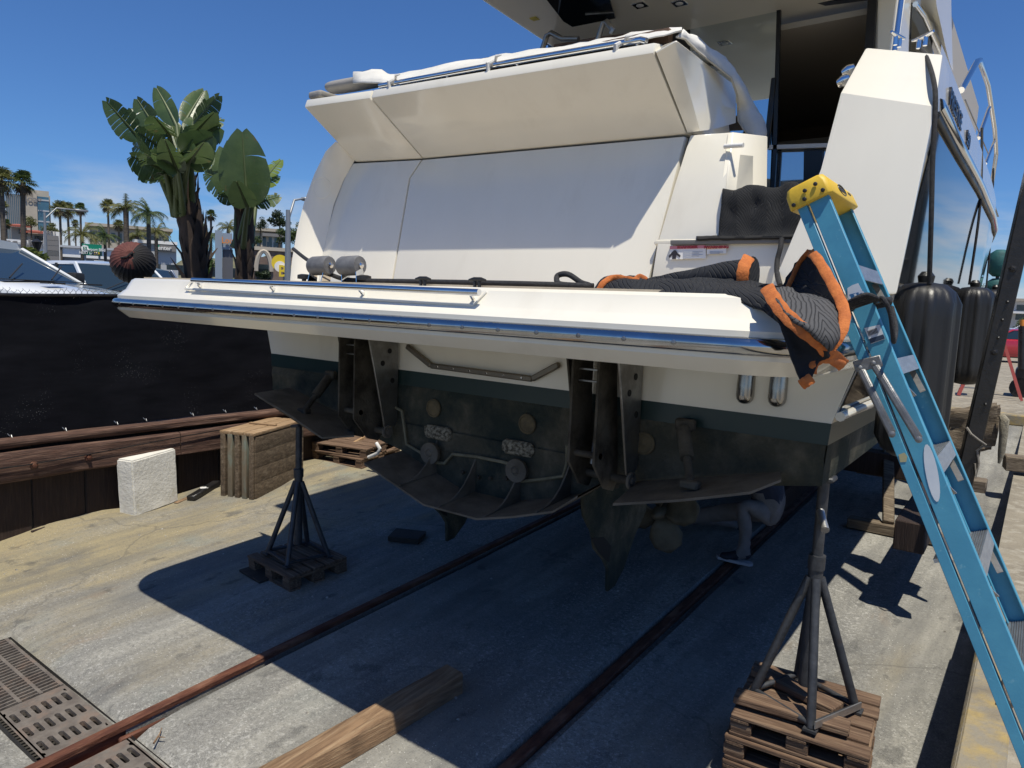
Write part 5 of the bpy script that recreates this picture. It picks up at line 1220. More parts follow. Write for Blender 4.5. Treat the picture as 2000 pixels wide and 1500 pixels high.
# dry twig and pebbles
tw = MB().tube([AG(300, 1455)+V(0,0,.01), AG(312, 1437)+V(0,0,.012), AG(316, 1425)+V(0,0,.01)], [.006,.004,.002], 5).tube([AG(308, 1443)+V(0,0,.012), AG(322, 1447)+V(0,0,.02)], [.004,.002], 5).build('dry_twig', wood_beam); tag(tw, 'dry brown twig on the ground beside the rail', 'twig')
grit = MB()
for i in range(420):
    x_ = random.uniform(-6.8, -.3); y_ = random.uniform(.9, 7.5); r_ = random.choice((.004,.006,.008,.012)); z_ = sliph(x_, y_)
    q = [Vector((random.uniform(-1,1), random.uniform(-1,1), random.uniform(.2,1)))*r_ for _ in range(1)][0]
    grit.add([(x_-r_, y_-r_*.7, z_), (x_+r_, y_-r_*.6, z_), (x_+r_*.6, y_+r_, z_), (x_-r_*.8, y_+r_*.8, z_), (x_+q.x*.3, y_+q.y*.3, z_+r_*.9)], [(0,1,4), (1,2,4), (2,3,4), (3,0,4)])
tag(grit.build('grit', mat('shell_grit', (.42,.40,.36), .9, c2=(.15,.14,.12), scale=30), smooth=False), kind='stuff')

# ================================================================== CRADLE, POST AND TIMBERS UNDER AND BESIDE THE BOAT
cr_ = thing('slipway_cradle', (-1.0, 8, .5), 'dark timber slipway carriage under the starboard side', 'cradle')
def cbar(p, q, w_, t_, m, nm): MB().bar(p, q, w_, t_).build(nm, m, cr_, bevel=.008)
cbar(V(-1.35, 7.5, .50), V(-.35, 7.5, .50), .10, .14, wood_grey, 'cross_timber'); cbar(V(-1.5, 8.6, .85), V(-.3, 8.6, .85), .12, .22, wood_grey, 'cross_timber'); cbar(V(-1.0, 7.5, .55), V(-1.25, 8.6, 1.4), .08, .10, wood_grey, 'diagonal_timber'); cbar(V(-.62, 5.7, .95), V(-.62, 12.5, 1.15), .22, .20, wood_dark, 'bearer')
cbar(V(-3.83, 6.8, .62), V(-3.83, 12.5, .95), .22, .20, wood_dark, 'bearer'); cbar(V(-2.0, 6.8, .62), V(-2.0, 12.5, .95), .22, .20, wood_dark, 'bearer')
for y_ in (8.2, 11): cbar(V(-4.2, y_, 1.0), V(-.5, y_, 1.0), .24, .22, wood_dark, 'cross_timber')
pa, pb = AU(1896, 878, 5.6), AU(2006, 400, 5.6); dpp = (pb-pa).normalized(); pbot = pa-dpp*((pa.z-1.22)/dpp.z); ptop = pb+dpp*.9
post = thing('carriage_post', pbot, 'leaning black steel post with bolts at the right edge', 'post')
MB().bar(pbot, ptop, .10, .10, (1,.2,0)).build('post_body', blackp, post, bevel=.006)
for x_, y_ in ((1978, 525), (1942, 688), (1968, 590), (1958, 625), (1925, 790), (1950, 660)):
    q = AU(x_, y_, 5.55); big = y_ in (525, 688); MB().lathe([(.022 if big else .009, 0), (.022 if big else .009, .012), (.012 if big else .004, .016), (.010 if big else .003, .022)], q+V(0,.006,0), (0,-1,0), 6 if big else 8).build('bolt', blackp, post)
MB().tube([AU(1888, 835, 5.5), AU(1897, 848, 5.48), AU(1910, 858, 5.5), AU(1925, 868, 5.55), AU(1908, 880, 5.55), AU(1912, 905, 5.55), AU(1906, 935, 5.55), AU(1904, 905, 5.55)], .008, 6).build('post_lashing', mat('grey_cord', (.22,.20,.17), .8, bump=.4, scale=40), post)
tb0, tb1 = AU(1845, 845, 5.95), AU(1952, 832, 5.95)
bk_ = chunk('timber_baulk', [tb0+V(0,-.04,-.17), tb1+V(0,-.04,-.17), tb1+V(-.02,.2,-.17), tb0+V(0,.2,-.17)], .32, (0,0,0), wood_grey, 'split grey timber baulk behind the leaning black post', 'timber', .02, .02, 10, 9)
o = MB().tube([AU(1957, 812, 5.9), AU(1962, 820, 5.88), AU(1960, 850, 5.88), AU(1956, 885, 5.88), AU(1951, 905, 5.88)], [.02,.03,.026,.022,.008], 9).build('frayed_rope', mat('frayed_rope', (.30,.27,.20), .9, c2=(.18,.16,.12), scale=30, bump=1, bscale=90)); tag(o, 'frayed grey rope end hanging beside the timber baulk', 'rope')
ky = MB(); ky.bx((-1.6, 14.2, .84), (6, 14.5, 1.02)); ky = ky.build('yellow_kerb', ye, bevel=.02); tag(ky, 'worn yellow kerb beam across the head of the slipway', 'kerb')
o = MB().bar(V(-.2, 9.5, .98), V(4, 10.2, .98), .16, .22, (0,0,1)).build('grey_sleeper', wood_grey, bevel=.01); tag(o, 'grey timber sleeper on the dock behind the leaning post', 'timber')
o = MB().tube([V(.02, 5.0, DOCK+.012), V(.05, 4.0, DOCK+.02), V(.03, 3.6, DOCK+.02)], .03, 8).build('dock_log', wood_grey); tag(o, 'short grey log lying along the yellow dock edge', 'log')

# ================================================================== PERSON UNDER THE BOAT
sh = AG(1443, 1100); PU = sh.y
hipP = AU(1512, 1000, PU+.25); kneeP = AU(1447, 985, PU+.02); kneeF = AU(1345, 1010, PU+.35); ankF = V(kneeF.x+.30, kneeF.y+.35, gz(PU+.6)+.09)
ank = sh+V(.03,.02,.09); toe = sh+V(-.17,-.03,.035); heel = sh+V(.07,.02,.04)
chest = hipP+V(-.14,-.02,.38); neck = chest+V(-.14,-.02,.20); head = neck+V(-.10,-.02,.13)
shl, shr = chest+V(-.02,-.20,.10), chest+V(-.02,.20,.10); elb = AU(1420, 990, PU-.05)+V(-.02,0,.16); hnd = AU(1372, 985, PU+.05)+V(0,0,.10); elb2 = shr+V(-.20,.05,-.20); hnd2 = elb2+V(-.22,-.05,.06)
nodes = [(hipP,.15,'t'), (hipP+V(-.07,0,.20),.15,'s'), (chest,.165,'s'), (neck,.06,'k'), (head,.10,'k'), (head+V(-.03,0,.08),.09,'h'),
         (hipP+V(-.02,-.09,-.02),.105,'t'), (kneeP.lerp(hipP,.45)+V(0,-.04,.01),.088,'t'), (kneeP,.068,'t'), (kneeP.lerp(ank,.45)+V(.03,.01,0),.060,'t'), (ank,.044,'t'), (heel,.040,'b'), (sh+V(-.06,0,.045),.042,'b'), (toe,.034,'b'),
         (hipP+V(-.02,.09,-.02),.105,'t'), (kneeF.lerp(hipP,.5)+V(0,.03,.02),.09,'t'), (kneeF,.068,'t'), (kneeF.lerp(ankF,.5),.058,'t'), (ankF,.042,'t'), (ankF+V(.10,.04,-.04),.038,'b'),
         (shl,.072,'s'), (elb,.048,'s'), (hnd,.036,'k'), (shr,.072,'s'), (elb2,.048,'s'), (hnd2,.036,'k')]
eds = [(0,1),(1,2),(2,3),(3,4),(4,5),(0,6),(6,7),(7,8),(8,9),(9,10),(10,11),(10,12),(12,13),(0,14),(14,15),(15,16),(16,17),(17,18),(18,19),(2,20),(20,21),(21,22),(2,23),(23,24),(24,25)]
for k, hn in ((22, hnd), (25, hnd2)):          # fingers
    for j in range(5):
        o = V(-.055-.004*(2-abs(j-2)), -.03+.016*j, -.015) if j else V(-.02,-.045,.0); nodes.append((hn+o,.010,'k')); nodes.append((hn+o+V(-.03 if j else -.015,0,-.025),.008,'k')); eds += [(k, len(nodes)-2), (len(nodes)-2, len(nodes)-1)]
per = thing('person', sh, 'person in navy shirt and grey trousers crouching under the boat', 'person')
me = bpy.data.meshes.new('body'); me.from_pydata([n_[0]-sh for n_ in nodes], eds, []); ob = bpy.data.objects.new('tmp_body', me); col.objects.link(ob)
ob.modifiers.new('skin', 'SKIN')
for i, sv in enumerate(me.skin_vertices[0].data): sv.radius = (nodes[i][1], nodes[i][1]); sv.use_root = (i == 0)
ss = ob.modifiers.new('sub', 'SUBSURF'); ss.levels = 2; ss.render_levels = 2
bpy.context.view_layer.update(); dg = bpy.context.evaluated_depsgraph_get(); bme = bpy.data.meshes.new_from_object(ob.evaluated_get(dg)); bpy.data.objects.remove(ob)
cm = {'t': mat('grey_trousers', (.22,.205,.20), .85, c2=(.17,.16,.155), scale=9, bump=.8, bscale=14), 's': mat('navy_shirt', (.030,.036,.062), .85, c2=(.022,.026,.045), scale=9, bump=.9, bscale=12), 'k': mat('skin', (.36,.21,.14), .55), 'h': mat('dark_hair', (.012,.010,.009), .7), 'b': mat('dark_shoe', (.018,.020,.03), .6)}
keys = list(cm); bme.materials.clear()
for k in keys: bme.materials.append(cm[k])
for p in bme.polygons:
    best = min(range(len(nodes)), key=lambda i: ((nodes[i][0]-sh)-p.center).length-nodes[i][1]*.5); p.material_index = keys.index(nodes[best][2])
for v_ in bme.vertices:
    q = v_.co*13; a_ = .010*mnoise.noise(Vector((q.x, q.y, q.z*1.9)))+.006*mnoise.noise(q*2.3); v_.co += v_.normal*a_*(1 if min((v_.co-(h_[0]-sh)).length for h_ in nodes if h_[2] in 'kh') > .09 else 0)
sm(bme, 180); link('body', bme, per)
MB().loft([[sh+V(x_, y_+q, z_) for x_, y_ in ((-.20,0),(-.17,-.045),(0,-.045),(.10,-.035),(.12,0),(.10,.035),(0,.045),(-.17,.045))] for z_, q in ((.004,0),(.028,0))], True, True, True).build('shoe_sole', mat('pale_sole', (.45,.45,.47), .7), per)
# ================================================================== BACKGROUND
def frame(x_, dist, y_=560):
    p = AD(x_, y_, dist); f = V(p.x, p.y, 0).normalized(); return V(p.x, p.y, LOT), V(f.y, -f.x, 0), f
def hz_y(x_): return 592+(x_-1000)*.0419
def zat(x_, y_, dist): return AD(x_, y_, dist).z
winm = mat('building_glass', (.02,.03,.04), .08, spec=.8); winb = mat('blue_curtain_wall', (.05,.13,.19), .08, .3, c2=(.07,.17,.23), scale=.4, spec=.8)
wallw = mat('white_render', (.80,.79,.77), .8, c2=(.76,.75,.73), scale=.5); wallb = mat('beige_render', (.46,.40,.32), .85, c2=(.41,.36,.29), scale=.3); brick_ = mat('brown_brick', (.20,.145,.115), .9, c2=(.15,.105,.085), scale=3, bump=.4, bscale=12)
roofr = mat('red_tile_roof', (.36,.10,.06), .85, c2=(.27,.07,.045), scale=3, stretch=(4,1,1), bump=.4)
greyp = mat('grey_panel', (.20,.19,.185), .6); lgrey = mat('light_grey_panel', (.45,.46,.47), .6); polem = mat('lamp_grey', (.28,.29,.30), .5, .5)
class Fac:
    """building facing the camera: local x right, y away, z up"""
    def __init__(s, name, x_, dist, label, cat='building', rot=0):
        s.c, r_, f_ = frame(x_, dist); a = R(rot); s.r = r_*math.cos(a)+f_*math.sin(a); s.f = f_*math.cos(a)-r_*math.sin(a); s.t = thing(name, s.c, label, cat)
    def P(s, x, y, z): return s.c+s.r*x+s.f*y+V(0,0,z-LOT)
    def box(s, nm, x0, x1, y0, y1, z0, z1, m, par=None, bev=0): return MB().prism([s.P(x0,y0,z0), s.P(x1,y0,z0), s.P(x1,y1,z0), s.P(x0,y1,z0)], (0,0,z1-z0)).build(nm, m, par or s.t, bevel=bev, smooth=False)
    def text(s, nm, tx, size, x, y, z, m, par=None, sx=1): return text(nm, tx, size, s.P(x, y, z), s.r, (0,0,1), m, par or s.t, .03, sx, size*.02)
ppm = lambda d: 1387/d*.9            # rough pixels per metre, off-axis
def xat(x_, y_, dist, F): p = AD(x_, y_, dist); return (p-F.c).dot(F.r)
# ---- dealership
D = 72; F = Fac('dealership_building', 170, D, 'long white flat-roofed car dealership across the street')
X = lambda x_: xat(x_, 540, D, F); Zp = lambda x_, y_: zat(x_, y_, D)
xl, xr = X(-30)-12, X(252)
zr = Zp(150, 488); z1 = Zp(150, 497); zg = LOT
F.box('upper_wall', xl, xr, 0, 12, z1-.25, zr+.15, wallw); F.box('shadow_gap', xl, xr, .15, 11.8, z1-.65, z1-.25, greyp); F.box('wall', xl, xr, .05, 12, zg, z1-.65, wallw)
F.box('roof', xl-.2, xr+.2, -.2, 12.2, zr+.15, zr+.32, lgrey)
F.box('raised_roof', xl, X(84), 1.5, 11, zr+.32, Zp(40, 467), wallw)
for k in range(9):
    xa = X(128)+k*1.55
    if xa+1.4 < xr: w_ = F.box('window', xa, xa+1.35, -.02, .1, Zp(150, 519), Zp(150, 511), winm); w2 = F.box('window', xa, xa+1.35, -.02, .1, Zp(150, 541), Zp(150, 533), winm)
for k in range(6): F.box('column', X(100)+k*2.9, X(100)+k*2.9+.3, -1.2, -.9, zg, z1-.6, wallw)
F.box('roller_door', X(183), X(196), -.03, .1, zg, Zp(190, 510), lgrey); F.box('roller_door', X(200), X(214), -.03, .1, zg, Zp(190, 510), lgrey)
fs_ = F.box('fascia_sign', X(12), X(86), -.15, .02, Zp(50, 481), Zp(50, 469), mat('sign_white', (.7,.7,.69), .5)); F.text('sign_lettering', 'Sterling BMW', 1.0, (X(15)+X(48))/2, -.22, Zp(35, 475), greyp, fs_, .85)
# ---- side building with the green sign
D = 60; F = Fac('corner_shop_building', 300, D, 'pale corner building with green sign behind the palms'); X = lambda x_: xat(x_, 540, D, F); Zp = lambda x_, y_: zat(x_, y_, D)
F.box('wall', X(262), X(345), 0, 10, LOT, Zp(300, 474), lgrey); F.box('parapet', X(260), X(347), -.2, 10.2, Zp(300, 476), Zp(300, 470), wallw)
sg = F.box('shop_sign', X(303), X(345), -.3, -.02, Zp(310, 490), Zp(310, 479), greyp); F.box('sign_green_end', X(303), X(312), -.34, -.31, Zp(310, 490), Zp(310, 479), mat('sign_green', (.0,.22,.13), .5), sg); F.text('sign_lettering', 'enter', .42, X(322), -.36, Zp(310, 484.5), wallw, sg)
for k in range(4): F.box('window', X(270)+k*1.9, X(270)+k*1.9+1.5, -.03, .1, Zp(300, 535), Zp(300, 515), winm)
F.box('low_wall', X(285), X(345), -4, -3.7, LOT, Zp(300, 528), lgrey)
# ---- hotel tower and red roofed house in front
D = 330; F = Fac('office_tower', 55, D, 'tall beige office tower with blue glass on the skyline'); X = lambda x_: xat(x_, 440, D, F); Zp = lambda x_, y_: zat(x_, y_, D)
F.box('beige_core', X(45), X(74), 0, 25, LOT, Zp(60, 375), wallb); F.box('tower_cap', X(42), X(98), 4, 27, LOT, Zp(60, 368), wallb); F.box('glass_side', X(74.3), X(97), 1, 24, LOT, Zp(85, 384), winb); F.box('core_top', X(88), X(101), 10, 24, LOT, Zp(90, 377), wallb)
for k in range(9):
    z_ = Zp(85, 392)-k*4.0
    F.box('floor_band', X(74.3), X(97.2), .8, .99, z_, z_+.5, lgrey); F.box('window', X(46.5), X(50), -.2, .1, z_, z_+2.2, winm)
gl = F.box('glass_wing', X(12), X(42), 2, 20, LOT, Zp(30, 378), winb)
for k in range(8): F.box('mullion', X(12)+k*(X(42)-X(12))/8, X(12)+k*(X(42)-X(12))/8+.35, 1.7, 1.99, LOT, Zp(30, 379), greyp, gl)
F.text('tower_lettering', 'Hoag', 3.2, X(62), -.5, Zp(60, 389), greyp)
D = 190; F = Fac('red_roof_house', 60, D, 'low house with red tiled roofs below the tower'); X = lambda x_: xat(x_, 440, D, F); Zp = lambda x_, y_: zat(x_, y_, D)
for x0, x1, yt, yb in ((22, 52, 437, 462), (50, 86, 449, 470)):
    w_ = F.box('wall', X(x0), X(x1), 0, 10, LOT, Zp(x0, yt+6), wallb)
    MB().prism([F.P(X(x0)-1, -1.5, Zp(x0, yt+6)), F.P(X(x1)+1, -1.5, Zp(x0, yt+6)), F.P(X(x1)-1, 5, Zp(x0, yt)), F.P(X(x0)+1, 5, Zp(x0, yt))], (0,0,.4)).build('roof', roofr, F.t, smooth=False)
    for k in range(4): F.box('window', X(x0)+1.2+k*(X(x1)-X(x0)-2)/4, X(x0)+2.4+k*(X(x1)-X(x0)-2)/4, -.2, .1, Zp(x0, yt+18), Zp(x0, yt+10), winm, w_)
# ---- brick building, yellow sign
D = 40; F = Fac('brick_building', 535, D, 'brown brick building with arched doorway left of the boat'); X = lambda x_: xat(x_, 520, D, F); Zp = lambda x_, y_: zat(x_, y_, D)
xa, xb = X(484), X(640); zt_ = Zp(530, 490)
arc = [F.P(xa, 0, LOT), F.P(xa, 0, zt_), F.P(xb, 0, zt_), F.P(xb, 0, LOT), F.P(X(529), 0, LOT)]
for k in range(9): a = math.pi*k/8; arc.append(F.P(X(515)+(X(529)-X(515))*math.cos(a), 0, Zp(515, 530)+1.1*math.sin(a)*.9))
arc.append(F.P(X(501), 0, LOT)); MB().prism(arc, F.f*.5).build('front_wall', brick_, F.t, smooth=False)
F.box('back_wall', xa, xb, 3, 8, LOT, zt_-.2, brick_); F.box('coping', xa-.1, xb+.1, -.1, .6, zt_, zt_+.18, wallb); F.box('doorway_glass', X(500), X(530), 1.0, 1.1, LOT, Zp(515, 515), winm)
arch = [F.P(X(515)+(X(529.5)-X(515))*math.cos(math.pi*k/12), -.06, Zp(515, 530)+1.05*math.sin(math.pi*k/12)) for k in range(13)]
MB().tube(arch, .12, 6).build('arch_trim', wallb, F.t)
D = 24; F = Fac('yellow_bar_sign', 552, D, 'yellow lettered bar sign with round yellow disc', 'sign'); X = lambda x_: xat(x_, 520, D, F); Zp = lambda x_, y_: zat(x_, y_, D)
ysg = mat('sign_yellow', (.75,.55,.03), .5)
F.box('sign_post', X(556)-.05, X(556)+.05, .1, .2, LOT, Zp(556, 510), polem); MB().lathe([(.26, 0), (.26, .08)], F.P(X(547), -.02, Zp(547, 514)), -F.f, 20).build('sign_disc', ysg, F.t); MB().lathe([(.17, .081), (.17, .10)], F.P(X(547), -.02, Zp(547, 521)), -F.f, 18).build('sign_face', paper, F.t)
F.text('sign_lettering', 'Bil', .5, X(558), -.16, Zp(558, 531), ysg, None, .9); F.box('sign_board', X(560), X(585), 0, .1, Zp(560, 522), Zp(560, 503), brick_)
# ---- blue-grey slab sign with orange script
D = 27; F = Fac('slab_sign', 437, D, 'tall blue-grey slab sign with orange script between the two plants', 'sign'); X = lambda x_: xat(x_, 500, D, F); Zp = lambda x_, y_: zat(x_, y_, D)
F.box('slab', X(420), X(434), 0, .5, LOT, Zp(427, 450), mat('slab_blue_grey', (.24,.29,.35), .6)); F.box('slab_wing', X(434.3), X(455), .1, .4, LOT, Zp(440, 487), mat('slab_dark', (.10,.10,.11), .6)); F.box('slab_panel', X(434.3), X(454), .05, .09, Zp(440, 487), Zp(440, 455), MATS['slab_blue_grey'])
F.text('sign_lettering', 'Lou', .30, X(444), -.04, Zp(440, 470), mat('sign_orange', (.62,.23,.06), .5), None, .8)
# ---- monolith sign
D = 46; F = Fac('directory_sign', 102, D, 'white directory sign with grey tenant panels in the parking lot', 'sign'); X = lambda x_: xat(x_, 500, D, F); Zp = lambda x_, y_: zat(x_, y_, D)
F.box('sign_frame', X(86), X(117.5), 0, .6, LOT, Zp(102, 452), wallw); F.text('sign_lettering', '2801', .3, X(99), -.03, Zp(100, 455), greyp)
for k in range(5): y0 = 460+k*10; F.box('tenant_panel', X(89.5), X(115.5), -.06, -.01, Zp(102, y0+9.3), Zp(102, y0), greyp if k != 3 else mat('dark_panel', (.12,.12,.12), .6)); 
# ---- freeway sign
D = 44; F = Fac('freeway_sign', 181, D, 'green freeway guide sign on posts with yellow panel', 'sign'); X = lambda x_: xat(x_, 490, D, F); Zp = lambda x_, y_: zat(x_, y_, D)
grn = mat('highway_green', (.0,.20,.115), .5); F.box('sign_panel', X(160.5), X(199), 0, .06, Zp(180, 499), Zp(180, 477), grn)
for x_ in (166, 194): F.box('sign_post', X(x_)-.05, X(x_)+.05, .07, .17, LOT, Zp(180, 478), polem)
F.text('sign_lettering', 'Newport Blvd', .21, X(184), -.02, Zp(180, 487.5), paper, None, .85); F.text('sign_lettering', 'NEXT LANE', .19, X(173), -.02, Zp(180, 494.5), paper, None, .85); MB().lathe([(.19, 0), (.19, .01)], F.P(X(166), -.005, Zp(180, 486)), -F.f, 6).build('route_shield', paper, F.t); F.text('route_number', '55', .2, X(166), -.03, Zp(180, 486), grn)
F.box('only_panel', X(183), X(194.5), -.03, -.005, Zp(180, 497.5), Zp(180, 491.5), ysg); F.text('sign_lettering', 'ONLY', .17, X(188.7), -.05, Zp(180, 494.5), ink)
# ---- hill with houses and trees
hb = MB(); secs = []
for k in range(30):
    x_ = 250+k*16; row = []
    for j, (dd, hgt) in enumerate(((105, LOT-.3), (120, 5+2*mnoise.noise(Vector((k*.3, 0, 0)))), (140, 9+2.5*mnoise.noise(Vector((k*.25, 2, 0)))), (175, 10+2*mnoise.noise(Vector((k*.3, 5, 0)))), (230, 9))):
        p = AD(x_, 540, dd); e = smoothstep(250, 400, x_); row.append(V(p.x, p.y, LOT-.3+(hgt-LOT)*e))
    secs.append(row)
hl = hb.loft(secs).build('hill', mat('dry_hillside', (.17,.15,.09), .95, c2=(.07,.09,.045), scale=.25, bump=.5, space='World'), smooth=60); tag(hl, kind='structure')
for i, (x0, x1, yt, yb, hlb) in enumerate(((488, 545, 452, 466, 'long pale house on the hill above the brick building'), (520, 552, 463, 480, 'small grey house with dark windows on the hillside'), (175, 330, 447, 464, 'wide pale building on the rise behind the dealership'))):
    D = 128 if i < 2 else 140; F = Fac('hill_house', (x0+x1)/2, D, hlb); X = lambda x_: xat(x_, 470, D, F); Zp = lambda x_, y_: zat(x_, y_, D)
    F.box('wall', X(x0), X(x1), 0, 9, Zp(x0, yb+18) if i < 2 else LOT, Zp((x0+x1)/2, yt), wallb if i != 1 else lgrey); F.box('roof', X(x0)-.6, X(x1)+.6, -.8, 9.6, Zp((x0+x1)/2, yt), Zp((x0+x1)/2, yt)+.5, greyp if i == 1 else wallb)
    n_ = 5 if i < 2 else 12
    for k in range(n_): F.box('window', X(x0)+(k+.2)*(X(x1)-X(x0))/n_, X(x0)+(k+.75)*(X(x1)-X(x0))/n_, -.05, .1, Zp((x0+x1)/2, yt)-2.4, Zp((x0+x1)/2, yt)-.9, winm)
# ---- right-hand background
D = 75; F = Fac('grey_condo_building', 1985, D, 'grey balcony building beyond the yard at the right edge'); X = lambda x_: xat(x_, 620, D, F); Zp = lambda x_, y_: zat(x_, y_, D)
F.box('wall', X(1938), X(2120), 0, 14, LOT, Zp(1975, 588), lgrey); F.box('roof', X(1934), X(2125), -.6, 14.5, Zp(1975, 588), Zp(1975, 583), wallb)
for k in range(10):
    for r_ in range(2): F.box('window', X(1942)+k*1.5, X(1942)+k*1.5+1.1, -.04, .1, Zp(1975, 606+18*r_), Zp(1975, 595+18*r_), winm)
F.box('balcony', X(1950), X(2110), -1.0, 0, Zp(1975, 612), Zp(1975, 608), wallw)

# ================================================================== TREES
leafg = [mat('leaf_mid', (.085,.12,.032), .6, c2=(.05,.08,.022), scale=3), mat('leaf_yellow', (.17,.165,.05), .6, c2=(.10,.115,.032), scale=3), mat('leaf_dark', (.034,.056,.02), .6, c2=(.024,.040,.015), scale=3)]
skirtm = mat('dead_palm_skirt', (.16,.115,.07), .9, c2=(.10,.07,.042), scale=3); trunkm = mat('palm_trunk', (.13,.105,.08), .9, c2=(.075,.06,.045), scale=2, stretch=(1,1,6), bump=.6)
barkm = mat('bark', (.075,.055,.04), .9, c2=(.045,.034,.025), scale=6, bump=.6)
def fan_crown(seed, n=46, dead=.35):
    rd = random.Random(seed); b = MB(); s_ = MB()
    for i in range(n):
        el = R(rd.uniform(-58, 78)); az = rd.uniform(0, 2*math.pi); d_ = V(math.cos(az)*math.cos(el), math.sin(az)*math.cos(el), math.sin(el)); ln = rd.uniform(.40, .55)
        base = d_*ln*.9; sd = d_.cross(V(0,0,1)); sd = sd.normalized() if sd.length > .1 else V(1,0,0); up = sd.cross(d_); tgt = s_ if el < R(-25) and rd.random() < .8 else b
        tgt.tube([V(0,0,0), base], .014, 3, False); N = 13
        for k in range(N):
            a = (k/(N-1)-.5)*R(230); l_ = rd.uniform(.42, .58)*(.75+.25*math.cos(a*.7)); dr = d_*math.cos(a)+sd*math.sin(a); tip = base+dr*l_+V(0,0,-.16*l_/.5)+up*rd.uniform(-.05, .05); mid = base+dr*l_*.55; w_ = .035; pd = dr.cross(up).normalized()*w_
            o = len(tgt.v); tgt.v += [base, mid-pd, mid+pd, tip]; tgt.f.append((o, o+1, o+3, o+2))
    return b, s_
def queen_crown(seed, n=22):
    rd = random.Random(seed); b = MB()
    for i in range(n):
        az = rd.uniform(0, 2*math.pi); el = R(rd.uniform(-5, 80)); ln = rd.uniform(.9, 1.15); pts = []; p = V(0,0,0); d_ = V(math.cos(az)*math.cos(el), math.sin(az)*math.cos(el), math.sin(el))
        for k in range(12): pts.append(p.copy()); p = p+d_*(ln/11); d_ = (d_+V(0,0,-.17)).normalized()
        b.tube(pts, .008, 3, False)
        for k in range(2, 12):
            d2 = (pts[k]-pts[k-1]).normalized(); sd = d2.cross(V(0,0,1)).normalized()
            for h in range(3):
                q = pts[k-1].lerp(pts[k], h/3)
                for s_ in (-1, 1):
                    l_ = rd.uniform(.20, .32)*(1-.5*abs(k/11-.5)); tip = q+sd*s_*l_*.75+d2*l_*.5+V(0,0,-l_*rd.uniform(.35, .8)); o = len(b.v); w_ = d2*.014
                    b.v += [q-w_, q+w_, tip]; b.f.append((o, o+1, o+2))
    return b
fans = []
for s_ in (1, 2, 3):
    a, c = fan_crown(s_); g1_ = a.build('tmp', leafg[s_ % 2], smooth=False); g2_ = c.build('tmp', skirtm, smooth=False); fans.append((g1_.data, g2_.data)); bpy.data.objects.remove(g1_); bpy.data.objects.remove(g2_)
qns = []
for s_ in (11, 12, 13):
    o = queen_crown(s_).build('tmp', leafg[0] if s_ == 12 else leafg[1], smooth=False); qns.append(o.data); bpy.data.objects.remove(o)
def palm(kind, x_, y_, dist, size_px, label, var=0, lean=0, tr=None):
    c = AD(x_, y_, dist); rad = size_px/1387*dist/1.05; base = V(c.x+lean*.5, c.y, LOT)
    t = thing('palm_tree', base, label, 'palm tree', 'palm trees across the street'); r0 = (tr or (.16 if kind == 'fan' else .20))*.62
    pts = [base.lerp(c, k/8)+V(lean*.15*math.sin(k/8*math.pi), 0, 0) for k in range(9)]; MB().tube(pts, [r0*1.25]+[r0]*6+[r0*.95, r0*1.0], 9).build('trunk', trunkm, t, smooth=60)
    if kind == 'fan':
        o = link('crown', fans[var % 3][0], t); o2 = link('dead_skirt', fans[var % 3][1], t)
        for q in (o, o2): q.location = c-base; q.scale = (rad,)*3; q.rotation_euler = (0, 0, var*1.3)
        o2.scale = (rad*.8, rad*.8, rad*1.15)
    else:
        o = link('crown', qns[var % 3], t); o.location = c-base; o.scale = (rad,)*3; o.rotation_euler = (0, 0, var*1.1)
    return t
palm('fan', 3, 352, 42, 30, 'fan palm with brown skirt cut by the left edge', 0, tr=.17)
palm('fan', 45, 356, 44, 27, 'tall fan palm in front of the office tower', 1, -.6, tr=.19)
palm('fan', 2, 405, 60, 17, 'small fan palm low at the left edge', 2)
palm('fan', 117, 408, 72, 20, 'fan palm with brown skirt, left of the group of three', 2); palm('fan', 132, 410, 74, 19, 'fan palm in the middle of the group of three', 0, .5); palm('fan', 157, 408, 80, 15, 'slender fan palm, right of the group of three', 1)
palm('fan', 147, 436, 120, 9, 'tiny distant fan palm above the dealership roof', 0); palm('fan', 12, 437, 110, 11, 'small distant fan palm beside the red roofs', 1)
palm('fan', 211, 402, 76, 17, 'tall slender fan palm above the freeway sign', 2); palm('fan', 412, 420, 70, 14, 'small fan palm crown behind the slab sign', 1); palm('fan', 232, 440, 90, 14, 'fan palm behind the freeway sign, half hidden by feathery palms', 0)
palm('queen', 246, 408, 52, 34, 'feathery palm with stout trunk, tallest left of the big banana-like plant', 0, tr=.27); palm('queen', 290, 418, 48, 36, 'broad feathery palm directly left of the big banana-like plant', 1, tr=.2); palm('queen', 305, 455, 58, 26, 'lower feathery palm behind the corner shop sign', 2)
palm('queen', 160, 460, 46, 32, 'feathery palm over the left half of the freeway sign', 2, tr=.14); palm('queen', 205, 462, 48, 28, 'feathery palm over the right half of the freeway sign', 1, tr=.14); palm('queen', 268, 462, 60, 24, 'feathery palm behind the brown covered ball', 0)
palm('queen', 402, 462, 40, 46, 'large feathery palm between the two banana-like plants', 1, tr=.2); palm('queen', 446, 446, 60, 24, 'feathery palm above the slab sign', 2)
